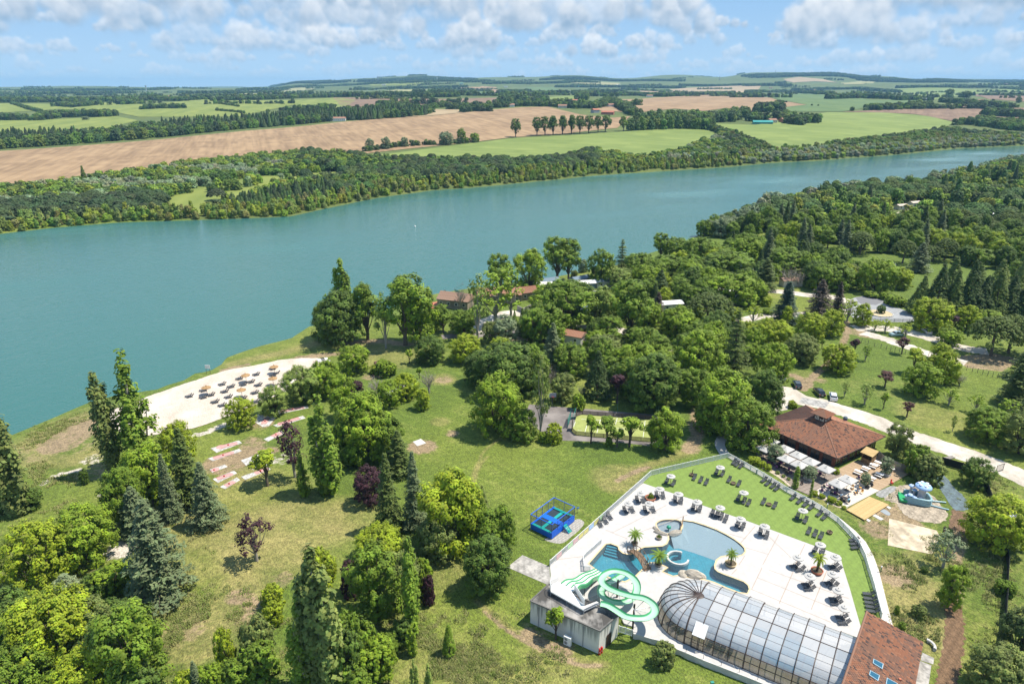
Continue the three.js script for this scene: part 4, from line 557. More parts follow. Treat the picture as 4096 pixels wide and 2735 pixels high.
// ---------------------------------------------------------------- things round the pool
{
  // arched footbridge
  const a = G('A', 1410, 1345, DK), b = G('B', 1650, 50, DK), L = a.distanceTo(b), yaw = Math.atan2(-(b.z - a.z), b.x - a.x), t = thing('footbridge', 'arched wooden footbridge over the pool channel', 'bridge', a.clone().add(b).multiplyScalar(0.5), yaw);
  const Y = (u) => Math.sin(u * Math.PI) * 0.95 + 0.06, n = 26; for (let i = 0; i < n; i++) { const u = (i + 0.5) / n, sl = Math.atan(Math.cos(u * Math.PI) * Math.PI * 0.95 / L); part('plank', new THREE.BoxGeometry(L / n - 0.03, 0.05, 1.15).rotateZ(sl).translate((u - 0.5) * L, Y(u), 0), M.wood, t); }
  for (const s of [-0.58, 0.58]) { const p = []; for (let i = 0; i <= 14; i++) p.push(V3((i / 14 - 0.5) * L, Y(i / 14) + 0.95, s)); part('handrail', tube(p, 0.05, 30, 6), M.wood, t); part('stringer', tube(p.map((v) => V3(v.x, v.y - 1.02, s)), 0.09, 30, 5), M.wood, t); for (const u of [0.02, 0.2, 0.4, 0.6, 0.8, 0.98]) part('baluster', box(0.08, 0.98, 0.08, (u - 0.5) * L, Y(u) + 0.46, s), M.wood, t); }
  // rope bar between lagoon and paddling pool
  const e0 = G('A', 2122, 950, 0.1), e1 = G('A', 2085, 1070, 0.1), bar = thing('driftwood_rail', 'brown driftwood rail at the rim of the paddling pool', 'rail'); part('rail', tube([e0.clone().add(V3(0, 0.9, 0)), e0.clone().lerp(e1, 0.5).add(V3(0.1, 0.35, 0)), e1.clone().add(V3(0, 0.5, 0))], 0.1, 16, 7), M.wood, bar); part('post', rod(e0, e0.clone().add(V3(0, 1.0, 0)), 0.1, 0.07), M.wood, bar); part('post', rod(e1, e1.clone().add(V3(0, 0.55, 0)), 0.1, 0.08), M.wood, bar);
  // rocks
  const rock = (fr, x, y, w, h, d, turn, seed, label) => { const g = new THREE.IcosahedronGeometry(1, 3), p = g.attributes.position; for (let i = 0; i < p.count; i++) { const v = V3().fromBufferAttribute(p, i), k = 0.75 + 0.5 * fbm(v.x * 1.3 + seed, v.y * 1.6 + v.z * 1.3 + seed, 3); p.setXYZ(i, v.x * k * w, Math.max(-0.2, v.y * k * h), v.z * k * d); } g.computeVertexNormals(); const o = G(fr, x, y, DK), m = new THREE.Mesh(plain(g), M.rock); m.name = numbered('boulder'); m.position.copy(o); m.rotation.y = turn; m.castShadow = m.receiveShadow = true; scene.add(m); tag(m, label, 'rock'); };
  rock('A', 2010, 1120, 1.6, 0.7, 0.55, 0.35, 3, 'long white rock dividing the paddling pool from the lagoon'); rock('A', 1830, 1120, 1.5, 0.5, 0.45, -0.45, 7, 'pale rock edging beside the paddling pool'); rock('A', 1760, 1060, 0.7, 0.4, 0.4, -0.9, 8, 'small pale rock at the paddling pool corner'); rock('D', 260, 115, 1.9, 0.95, 0.9, -0.3, 5, 'big white boulder between the pool and the dome'); rock('B', 2120, 100, 0.9, 0.4, 0.9, 0.2, 9, 'flat white rock on the pool edge beside the dome');
  // planters
  const tub = (fr, x, y, r, h, m, name, label, group) => { const p = G(fr, x, y, DK), t = thing(name, label, 'planter', p, 0, group); part('pot', new THREE.LatheGeometry([[0.001, 0.02], [r * 0.86, 0], [r, h], [r * 1.04, h], [r * 1.04, h + 0.05], [r * 0.9, h + 0.05], [r * 0.88, h - 0.08]].map((q) => new THREE.Vector2(...q)), 22), m, t); part('soil', new THREE.CircleGeometry(r * 0.9, 18).rotateX(-Math.PI / 2).translate(0, h - 0.08, 0), M.soil, t); return [t, p]; };
  tub('A', 1682, 665, 1.02, 0.5, M.terracotta, 'round_planter', 'terracotta planter holding a bushy plant between the parasols'); tub('D', 1903, 78, 0.95, 0.5, M.terracotta, 'round_planter', 'terracotta planter ringed round a palm among the parasols'); tub('C', 748, 1545, 0.95, 0.42, M.cope, 'round_planter', 'pale stone planter with a palm on the pool peninsula'); tub('A', 1800, 1190, 0.55, 0.4, M.rock, 'stone_pot', 'stone pot with low plants beside the lagoon'); tub('A', 1790, 1548, 0.6, 0.35, M.rock, 'stone_pot', 'stone pot at the foot of the palm beside the footbridge'); tub('A', 1472, 1262, 0.6, 0.3, M.rock, 'stone_pot', 'stone pot at the foot of the palm beyond the footbridge');
  for (const [fr, x, y, st] of [['C', 228, 345, 1], ['C', 783, 460, 0], ['C', 1262, 745, 0], ['C', 2078, 1120, 0.3]]) { const [t] = tub(fr, x, y, 0.5, 0.38, M.pot, 'barrel_planter', st ? 'half-barrel planter with a bare stump on the turf' : 'empty half-barrel planter between turf loungers', st ? 'stump barrels on the turf' : 'empty barrels on the turf'); if (st) part('stump', rod(V3(0, 0.3, 0), V3(0.12, 0.5 + st, 0), 0.12, 0.07), M.wood, t); }
  // bollard lamps
  const bp = thing('bollard_light', 'green bollard light with a white head beside the footpath', 'lamp', G('C', 1090, 318, 0.1), 0, 'bollard lights along the footpath'); part('post', cyl(0.06, 0.07, 0.95, 0, 0.48, 0), mat(0.02, 0.12, 0.08, 0.5), bp); part('lamp_head', cyl(0.1, 0.09, 0.2, 0, 1.05, 0, 10), M.white, bp); part('lamp_cap', cyl(0.05, 0.13, 0.08, 0, 1.19, 0, 10), M.white, bp);
  for (const [fr, x, y] of [['C', 2042, 790], ['F', 428, 70]]) copy(bp, G(fr, x, y, 0.02));
  // four-bed trampoline
  const T0 = G('A', 375, 1110, 1.25), T1 = G('A', 60, 1000, 1.25), T2 = G('A', 680, 870, 1.25), ex = T2.clone().sub(T0), ez = T1.clone().sub(T0), yawT = Math.atan2(-ex.z, ex.x), tr = thing('trampoline', 'blue four-bed trampoline with green pads and net cage on the lawn', 'trampoline', V3((T1.x + T2.x) / 2, 0, (T1.z + T2.z) / 2), yawT);
  const BX = ex.length() / 2, BZ = ez.length() / 2, blue = mat(0.0, 0.11, 0.62, 0.5), navy = mat(0.01, 0.06, 0.28, 0.5), teal = mat(0.0, 0.3, 0.27, 0.6), bed = mat(0.012, 0.03, 0.045, 0.8), net = mat(0.05, 0.06, 0.07, 0.8, { transparent: true, opacity: 0.16 });
  part('skirt', join(box(2 * BX, 1.0, 0.05, 0, 0.68, BZ), box(2 * BX, 1.0, 0.05, 0, 0.68, -BZ), box(0.05, 1.0, 2 * BZ, BX, 0.68, 0), box(0.05, 1.0, 2 * BZ, -BX, 0.68, 0)), blue, tr);
  part('rim_pad', join(box(2 * BX, 0.1, 0.35, 0, 1.22, BZ - 0.17), box(2 * BX, 0.1, 0.35, 0, 1.22, -BZ + 0.17)), blue, tr); part('centre_pad', box(1.2, 0.11, 2 * BZ - 0.7, 0, 1.225, 0), blue, tr);
  for (const s of [-1, 1]) { part('side_pad', box(0.5, 0.1, 2 * BZ - 0.7, s * (BX - 0.27), 1.215, 0), teal, tr); part('divider_pad', box(BX - 1.15, 0.1, 0.6, s * (BX / 2 + 0.05), 1.22, 0), teal, tr); for (const k of [-1, 1]) part('jumping_bed', box(BX - 1.15, 0.04, BZ - 0.7, s * (BX / 2 + 0.05), 1.18, k * (BZ / 2)), bed, tr); }
  const per = [[-BX, -BZ], [-BX / 2, -BZ], [0, -BZ], [BX / 2, -BZ], [BX, -BZ], [BX, 0], [BX, BZ], [BX / 2, BZ], [0, BZ], [-BX / 2, BZ], [-BX, BZ], [-BX, 0]]; for (const [x, z] of per) part('cage_post', cyl(0.045, 0.045, 2.05, x, 2.2, z), navy, tr);
  part('top_rail', join([0, 1, 2, 3].map((i) => { const c = [[-BX, -BZ], [BX, -BZ], [BX, BZ], [-BX, BZ]], p = c[i], q = c[(i + 1) % 4]; return rod(V3(p[0], 3.2, p[1]), V3(q[0], 3.2, q[1]), 0.07); })), blue, tr); part('net', join(box(2 * BX, 1.9, 0.01, 0, 2.22, BZ + 0.04), box(2 * BX, 1.9, 0.01, 0, 2.22, -BZ - 0.04), box(0.01, 1.9, 2 * BZ, BX + 0.04, 2.22, 0), box(0.01, 1.9, 2 * BZ, -BX - 0.04, 2.22, 0)), net, tr);
  for (let i = 0; i < 5; i++) part('stair_tread', box(0.9, 0.06, 0.28, 0.3, 1.05 - i * 0.22, BZ + 0.2 + i * 0.26), teal, tr); part('stair_stringer', join(beam(V3(-0.2, 1.1, BZ + 0.1), V3(-0.2, 0.02, BZ + 1.4), 0.06, 0.14), beam(V3(0.8, 1.1, BZ + 0.1), V3(0.8, 0.02, BZ + 1.4), 0.06, 0.14)), navy, tr);
  const gravel = mat(0.55, 0.52, 0.46, 1, { map: rep(GRAIN_STRONG, 1.4), bumpMap: rep(BUMPY, 2), bumpScale: 0.05 });
  struct('gravel_strip', slab(smooth(px('A', [[260, 1200], [480, 1255], [640, 1150], [760, 1040], [795, 970], [720, 925], [640, 960], [450, 1100], [340, 1160]]), 40, true), 0.03, 0.1), gravel, 'strip of white gravel beside the trampoline');
  struct('concrete_pad', slab(px('n12', [[1245, 682], [1430, 760], [1440, 895], [1140, 765]]), 0.04, 0.2), M.concrete, 'bare concrete pad on the lawn beside the pool fence');
  const sg = thing('notice_board', 'small blue notice panel on a post next to the trampoline', 'sign', G('A', 708, 850), 0.4); part('post', cyl(0.03, 0.03, 1.1, 0, 0.55, 0), M.charcoal, sg); part('panel', box(0.55, 0.4, 0.04, 0, 1.2, 0), mat(0.15, 0.3, 0.5, 0.6), sg);
}

// ---------------------------------------------------------------- restaurant and its terrace
const boards = (c0, c1, turn, size, rows = 14) => { const t = tex(256, 256, (x, y) => { const u = x / 256, v = y / 256, row = Math.floor(v * rows), n = pfbm((u + row * 0.37) % 1, v, 8, 4), k = LAT[row * 7 + 3], gap = (v * rows) % 1 < 0.09 ? 0.55 : 1, m = clamp(0.5 + (n - 0.5) * 1.1 + (k - 0.5) * 0.7); return [enc(lerp(c0[0], c1[0], m) * gap), enc(lerp(c0[1], c1[1], m) * gap), enc(lerp(c0[2], c1[2], m) * gap)]; }); t.repeat.set(1 / size, 1 / size); t.rotation = turn; return mat(1, 1, 1, 0.85, { map: t }); };
{
  const he = 3.0, ha = 6.2, L = G('R', 385, 395, he), F = G('R', 1325, 805, he), R = G('R', 1890, 545, he), B = L.clone().add(R).sub(F), apex = L.clone().add(R).multiplyScalar(0.5).setY(ha), dirA = F.clone().sub(L).setY(0).normalize(), dirB = R.clone().sub(F).setY(0).normalize();
  const t = thing('restaurant', 'restaurant with a hipped terracotta roof and a small lantern turret', 'building');
  tileRoof(t, 'roof', apex, apex, F, L, 41, [TILE[0], TILE[4], TILE[3], TILE[1]], 0.3, 0.45); tileRoof(t, 'roof', apex, apex, R, F, 42, [TILE[0], TILE[2], TILE[3], TILE[4]], 0.3, 0.45); tileRoof(t, 'roof', apex, apex, B, R, 43, [TILE[0], TILE[2], TILE[4]], 0.3, 0.45);
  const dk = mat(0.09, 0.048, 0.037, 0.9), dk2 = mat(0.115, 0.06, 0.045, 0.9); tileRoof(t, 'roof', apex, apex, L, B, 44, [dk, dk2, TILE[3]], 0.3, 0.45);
  for (const c of [L, F, R, B]) { const gs = []; for (let i = 0; i < 22; i++) gs.push(rod(c.clone().lerp(apex, i / 22).add(V3(0, 0.06, 0)), c.clone().lerp(apex, (i + 1.15) / 22).add(V3(0, 0.06, 0)), 0.15, 0.12, 7)); part('hip_tiles', join(gs), TILE[4], t); }
  const ctr = apex.clone().setY(0), inset = (c, k) => { const v = c.clone().setY(0); return v.lerp(ctr, k); }, W = [L, F, R, B].map((c) => inset(c, 0.13)), brick = mat(0.2, 0.075, 0.05, 0.9, { map: rep(GRAIN_STRONG, 0.8) }), glass = mat(0.03, 0.035, 0.04, 0.05), timber = mat(0.07, 0.035, 0.025, 0.8);
  const soffit = [L, F, R, B].map((c) => c.clone()); part('soffit', slab(soffit, he - 0.02), timber, t); part('gutter', join([0, 1, 2, 3].map((i) => beam(soffit[i].clone().add(V3(0, -0.06, 0)), soffit[(i + 1) % 4].clone().add(V3(0, -0.06, 0)), 0.12, 0.14))), mat(0.1, 0.08, 0.07, 0.6), t);
  for (let i = 0; i < 4; i++) {
    const a = W[i], b = W[(i + 1) % 4]; part('wall', beam(a.clone().setY(1.5), b.clone().setY(1.5), 0.25, 3.0), brick, t);
    if (i > 1) continue; const n = V3(b.z - a.z, 0, a.x - b.x).normalize(); if (n.dot(a.clone().sub(ctr)) < 0) n.negate();
    for (let k = 0; k < 6; k++) { const p = a.clone().lerp(b, (k + 0.14) / 6).addScaledVector(n, 0.15), q = a.clone().lerp(b, (k + 0.86) / 6).addScaledVector(n, 0.15), w = part('window', beam(p.clone().setY(1.25), q.clone().setY(1.25), 0.05, 2.1), glass, t); part('window_frame', join(beam(p.clone().setY(0.2), q.clone().setY(0.2), 0.1, 0.1), beam(p.clone().setY(2.3), q.clone().setY(2.3), 0.1, 0.1), ...[0, 0.5, 1].map((u) => { const m = p.clone().lerp(q, u); return box(0.1, 2.1, 0.1, m.x, 1.25, m.z); })), timber, w); }
  }
  // lantern turret
  const cs = 3.1, yw = Math.atan2(-dirA.z, dirA.x), g = new THREE.Group(); g.name = 'turret'; g.position.set(apex.x, 5.15, apex.z); g.rotation.y = yw; t.add(g); const lw = cs * 0.39, ldz = -1;
  part('turret_wall', box(cs * 0.78, 1.9, cs * 0.78, 0, 0.95, 0), mat(0.62, 0.56, 0.46, 0.85), g);
  const tb = []; for (const s of [-1, 1]) { for (const q of [-lw, 0, lw]) { tb.push(box(0.14, 1.9, 0.14, q, 0.95, s * lw * 1.02), box(0.14, 1.9, 0.14, s * lw * 1.02, 0.95, q)); } tb.push(box(2 * lw + 0.1, 0.14, 0.1, 0, 1.8, s * lw * 1.03), box(0.1, 0.14, 2 * lw + 0.1, s * lw * 1.03, 1.8, 0)); for (const d of [-1, 1]) { tb.push(beam(V3(d * lw * 0.35, 0.9, s * lw * 1.02), V3(d * lw, 1.75, s * lw * 1.02), 0.08, 0.1), beam(V3(s * lw * 1.02, 0.9, d * lw * 0.35), V3(s * lw * 1.02, 1.75, d * lw), 0.08, 0.1)); } } part('turret_timber', join(tb), timber, g);
  const tw = []; for (const s of [-1, 1]) tw.push(box(0.9, 0.5, 0.06, 0.35, 1.35, s * lw * 1.04), box(0.06, 0.5, 0.9, s * lw * 1.04, 1.35, 0.35)); part('turret_window', join(tw), glass, g);
  const k = cs * 0.62, A = V3(0, 3.0, 0), q = [V3(-k, 2.0, k), V3(k, 2.0, k), V3(k, 2.0, -k), V3(-k, 2.0, -k)]; for (let i = 0; i < 4; i++) { const sub = new THREE.Group(); tileRoofFlat(g, A, q[(i + 1) % 4], q[i], 50 + i); }
  function tileRoofFlat(parent, a, c, d, seed) { const geo = new THREE.Group(), r = tileRoof({ add(o) { geo.add(o); } }, 'x', a, a, c, d, seed, [TILE[0], TILE[4], TILE[2]], 0.3, 0.45); const all = [r.geometry.clone(), ...r.children.map((m) => m.geometry.clone())]; part('turret_roof', join(all), TILE[seed % 2 ? 0 : 4], parent); }
  const vent = G('R', 1418, 335, 4.4); part('roof_vent', join(cyl(0.45, 0.5, 0.6, vent.x, vent.y, vent.z, 14), cyl(0.3, 0.5, 0.2, vent.x, vent.y + 0.4, vent.z, 14)), mat(0.06, 0.1, 0.13, 0.5), t);
  // terrace boards
  const grey = boards([0.16, 0.125, 0.1], [0.3, 0.25, 0.21], 0.55, 2.4), tan = boards([0.28, 0.19, 0.11], [0.42, 0.31, 0.2], -0.75, 2.4), pale = boards([0.5, 0.43, 0.36], [0.62, 0.56, 0.49], 0.3, 2.4), gold = boards([0.4, 0.27, 0.11], [0.52, 0.37, 0.17], 0.62, 2.2, 12);
  struct('terrace', slab(px('R', [[330, 660], [560, 520], [1330, 935], [1380, 1010], [1180, 1110], [1000, 1240], [830, 1170], [600, 960], [400, 820]]), 0.12, 0.2), grey, 'weathered grey timber terrace under the square parasols');
  struct('terrace', slab(px('R', [[1330, 935], [1520, 840], [1800, 780], [2170, 985], [1815, 1185], [1560, 1090], [1380, 1010]]), 0.124, 0.2), tan, 'tan timber terrace with white picnic tables');
  struct('terrace', slab(px('R', [[1380, 1010], [1560, 1090], [1815, 1185], [1420, 1390], [1240, 1290], [1000, 1240], [1180, 1110]]), 0.118, 0.2), pale, 'pale paved terrace corner with armchairs');
  const pf = thing('wooden_platform', 'new golden timber platform beside the paved terrace', 'platform'); part('deck_boards', slab(px('R', [[1430, 1405], [1700, 1250], [1930, 1345], [1645, 1525]], 0.3), 0.32, 0.12), gold, pf); part('substructure', slab(px('R', [[1450, 1405], [1700, 1265], [1910, 1347], [1645, 1510]], 0.1), 0.2, 0.2), timber, pf);
  // square parasols
  const mk = () => { const o = thing('square_parasol', 'square white parasol over the restaurant terrace', 'parasol', V3(0, 0, 0), 0, 'square parasols on the terrace'), s = 1.38, v = []; const C = [[-s, -s], [s, -s], [s, s], [-s, s]]; for (let i = 0; i < 4; i++) { const a = C[i], b = C[(i + 1) % 4]; v.push(0, 0.62, 0, b[0], 0, b[1], a[0], 0, a[1], a[0], 0, a[1], b[0], 0, b[1], b[0], -0.16, b[1], a[0], 0, a[1], b[0], -0.16, b[1], a[0], -0.16, a[1]); } const gg = new THREE.BufferGeometry(); gg.setAttribute('position', new THREE.Float32BufferAttribute(v, 3)); gg.computeVertexNormals(); const c = part('canopy', gg.translate(0, 2.45, 0), M.canvas, o); part('cap', box(0.3, 0.05, 0.3, 0, 3.08, 0), M.canvas, c); part('pole', cyl(0.045, 0.045, 2.95, 0, 1.5, 0), M.charcoal, o); part('base', box(0.7, 0.12, 0.7, 0, 0.06, 0), M.charcoal, o); for (const [a, b] of C) part('rib', rod(V3(0, 2.85, 0), V3(a * 0.97, 2.42, b * 0.97), 0.018, 0.018, 4), M.charcoal, o); const lg = part('emblem', join(box(0.34, 0.01, 0.05), box(0.08, 0.01, 0.12, 0.05, 0, -0.06)).rotateX(0.37).translate(0, 2.885, 0.62), M.black, c); return o; };
  const sp = mk(); [[545, 590], [470, 675], [715, 680], [865, 755], [725, 795], [880, 865], [1015, 830], [1195, 915], [1335, 1090], [1455, 1040]].forEach(([x, y], i) => { const p = G('R', x, y, 2.75).setY(0.12); if (!i) { sp.position.copy(p); sp.rotation.y = yw; } else copy(sp, p, yw); });
  // tables and chairs
  const violet = mat(0.1, 0.015, 0.12, 0.5), dark = mat(0.02, 0.02, 0.025, 0.5), orange = mat(0.6, 0.3, 0.06, 0.6), wt = mat(0.72, 0.7, 0.67, 0.6);
  const chairG = (m) => { const c = thing('terrace_chair', '', 'chair'); part('seat', rbox(0.44, 0.05, 0.44, 0.02, 0, 0.45, 0), m, c); part('backrest', rbox(0.44, 0.42, 0.04, 0.02, 0, 0.7, 0.21), m, c); for (const sx of [-1, 1]) for (const sz of [-1, 1]) part('leg', rod(V3(sx * 0.18, 0.45, sz * 0.18), V3(sx * 0.21, 0, sz * 0.21), 0.018, 0.015, 4), m, c); return c; };
  const tableG = (m, w, d) => { const c = thing('terrace_table', '', 'table'); part('table_top', rbox(w, 0.04, d, 0.015, 0, 0.74, 0), m, c); part('pedestal', cyl(0.05, 0.06, 0.7, 0, 0.37, 0), m, c); part('foot', box(0.5, 0.03, 0.5, 0, 0.02, 0), m, c); return c; };
  const vc = chairG(violet), dc = chairG(dark), dt = tableG(dark, 0.8, 0.8); let first = { v: 1, d: 1, t: 1 };
  const place = (src, key, p, turn, label, group) => { if (first[key]) { first[key] = 0; src.position.copy(p); src.rotation.y = turn; src.userData.label = label; src.userData.group = group; } else copy(src, p, turn, label, group); };
  for (const [x, y, n] of [[400, 720, 4], [560, 740, 4], [540, 790, 3], [620, 910, 4], [520, 860, 3], [735, 975, 4], [670, 860, 3], [900, 985, 4], [1050, 990, 4], [1130, 985, 4], [1150, 1180, 3], [1240, 1150, 4], [1300, 1215, 3], [1260, 1215, 2], [1560, 1075, 3]]) {
    const p = G('R', x, y, 0.13); place(dt, 't', p, yw + 0.3, 'square dark table set on the parasol terrace', 'dark terrace tables');
    for (let i = 0; i < n; i++) { const a = yw + 0.3 + i * Math.PI / 2, q = V3(p.x + Math.sin(a) * 0.62, 0.13, p.z + Math.cos(a) * 0.62); if ((i + x) % 3) place(vc, 'v', q, a, 'violet chair at a dark terrace table', 'violet terrace chairs'); else place(dc, 'd', q, a, 'black chair at a dark terrace table', 'black terrace chairs'); }
  }
  const pic = thing('picnic_table', 'white table with benches on the tan terrace', 'picnic table', G('R', 1565, 985, 0.13), yw + 0.1, 'white picnic tables'); part('table_top', rbox(1.5, 0.06, 0.75, 0.02, 0, 0.74, 0), wt, pic); for (const s of [-1, 1]) { part('bench', rbox(1.4, 0.05, 0.28, 0.02, 0, 0.44, s * 0.62), wt, pic); part('leg', join(beam(V3(s * 0.55, 0, -0.7), V3(s * 0.55, 0.72, -0.15), 0.06, 0.08), beam(V3(s * 0.55, 0, 0.7), V3(s * 0.55, 0.72, 0.15), 0.06, 0.08)), M.charcoal, pic); }
  for (const [x, y] of [[1655, 945], [1745, 912], [1795, 878], [1815, 1018], [1720, 1060], [1940, 950]]) copy(pic, G('R', x, y, 0.13), yw + 0.1);
  const oc = chairG(orange); oc.name = numbered('lounge_chair'); let on = 0; for (const [x, y, a] of [[1490, 1190, 0.5], [1500, 1150, -0.6], [1590, 1165, -2.2], [1610, 1215, 2.4], [1540, 1225, 1.4]]) { const p = G('R', x, y, 0.13); if (!on++) { oc.position.copy(p); oc.rotation.y = a; tag(oc, 'orange wire lounge chair round the low blue table', 'chair', 'orange lounge chairs'); } else copy(oc, p, a); }
  const lt = tableG(mat(0.02, 0.06, 0.1, 0.4), 0.8, 0.8); lt.name = numbered('low_table'); lt.position.copy(G('R', 1550, 1205, 0.13)); lt.scale.y = 0.6; tag(lt, 'low dark blue table between orange lounge chairs', 'table'); vc.name = vc.name; tag(dt, 'square dark table set on the parasol terrace', 'table', 'dark terrace tables');
  for (const [x, y, l] of [[1670, 1150, 'black beanbag beside the olive planter'], [1715, 1120, 'black beanbag beside the olive planter']]) { const b = thing('beanbag', l, 'beanbag', G('R', x, y, 0.13), 0, 'black beanbags'); part('bag', new THREE.SphereGeometry(0.5, 14, 10).scale(1, 0.62, 1.1).translate(0, 0.28, 0), M.black, b); part('headrest', new THREE.SphereGeometry(0.32, 12, 8).scale(1, 1.0, 0.7).translate(0, 0.52, 0.25), M.black, b); }
  // planters with olive trees
  for (const [x, y, top, w, l] of [[580, 850, 640, 200, 'in a white planter box under the parasols'], [990, 1050, 900, 170, 'in a white planter box at the terrace edge'], [1885, 995, 780, 150, 'in a white planter box near the slatted screen'], [1640, 1130, 970, 120, 'in a white planter box beside the beanbags']]) { const p = G('R', x, y, 0.12), b = thing('planter_box', 'long white planter box with an olive tree ' + l.replace('in a white planter box ', ''), 'planter', p, yw); part('box', join(box(1.9, 0.55, 0.06, 0, 0.28, 0.47), box(1.9, 0.55, 0.06, 0, 0.28, -0.47), box(0.06, 0.55, 0.88, 0.92, 0.28, 0), box(0.06, 0.55, 0.88, -0.92, 0.28, 0)), M.whitewall, b); part('soil', box(1.78, 0.05, 0.86, 0, 0.45, 0), M.cope, b); b.userData.later = [p, top, w, l]; }
  // kiosk, slatted screen, menu board, red high chair
  const ks = thing('kiosk', 'small timber kiosk with a sloping roof at the terrace door', 'kiosk', G('R', 1680, 850, 0.12), yw), kw = mat(0.33, 0.2, 0.09, 0.8, { map: rep(GRAIN_STRONG, 1) }); part('front_counter', box(2.2, 1.1, 0.1, 0, 0.55, 0.8), kw, ks); part('back_wall', box(2.2, 2.5, 0.08, 0, 1.25, -0.8), kw, ks); part('side_wall', box(0.08, 2.3, 1.6, 1.06, 1.15, 0), kw, ks); part('side_wall', box(0.08, 2.3, 1.6, -1.06, 1.15, 0), kw, ks); part('roof', new THREE.BoxGeometry(2.7, 0.1, 2.4).rotateX(0.25).translate(0, 2.6, 0.1), gold, ks); part('post', box(0.1, 1.3, 0.1, 1.0, 1.7, 0.8), kw, ks); part('post', box(0.1, 1.3, 0.1, -1.0, 1.7, 0.8), kw, ks);
  const sc = thing('slatted_screen', 'curved grey slatted screen round the terrace corner', 'screen'), sm = mat(0.23, 0.2, 0.175, 0.85), spt = px('R', [[1795, 800], [1880, 880], [2060, 955], [2180, 975], [2245, 905]], 0.1); for (let i = 0; i < spt.length - 1; i++) { part('post', box(0.12, 1.95, 0.12, spt[i].x, 1.0, spt[i].z), sm, sc); for (let s = 0; s < 9; s++) part('slat', beam(spt[i].clone().setY(0.25 + s * 0.2), spt[i + 1].clone().setY(0.25 + s * 0.2), 0.03, 0.15), sm, sc); }
  const mb = thing('menu_board', 'black folding menu board on the terrace', 'sign', G('R', 905, 1108, 0.12), 0.7); part('front_panel', new THREE.BoxGeometry(0.6, 1.0, 0.03).rotateX(-0.2).translate(0, 0.5, 0.1), M.black, mb); part('back_panel', new THREE.BoxGeometry(0.6, 1.0, 0.03).rotateX(0.2).translate(0, 0.5, -0.1), M.black, mb);
  const hc = thing('toy_ride', 'small red toy chair at the terrace edge', 'toy', G('R', 1960, 1105, 0.12), 0.4); part('seat', rbox(0.4, 0.3, 0.5, 0.06, 0, 0.35, 0), M.red, hc); part('backrest', rbox(0.4, 0.6, 0.1, 0.04, 0, 0.75, -0.2), M.red, hc); part('leg', join(box(0.06, 0.3, 0.06, -0.15, 0.12, 0.2), box(0.06, 0.3, 0.06, 0.15, 0.12, 0.2), box(0.06, 0.3, 0.06, -0.15, 0.12, -0.2), box(0.06, 0.3, 0.06, 0.15, 0.12, -0.2)), M.red, hc);
  struct('planting_bed', slab(smooth(px('R', [[440, 860], [560, 930], [700, 1020], [800, 1090], [860, 1130], [800, 1160], [660, 1050], [520, 960], [400, 890]]), 40, true), 0.06, 0.1), mat(0.56, 0.47, 0.35, 1, { map: rep(GRAIN_STRONG, 1) }), 'gravel planting bed along the terrace'); struct('planting_bed', slab(smooth(px('R', [[1020, 1240], [1130, 1235], [1260, 1300], [1420, 1370], [1440, 1400], [1330, 1380], [1150, 1290]]), 40, true), 0.062, 0.1), mat(0.56, 0.47, 0.35, 1, { map: rep(GRAIN_STRONG, 1) }), 'gravel bed with yellow shrubs below the paved terrace');
}
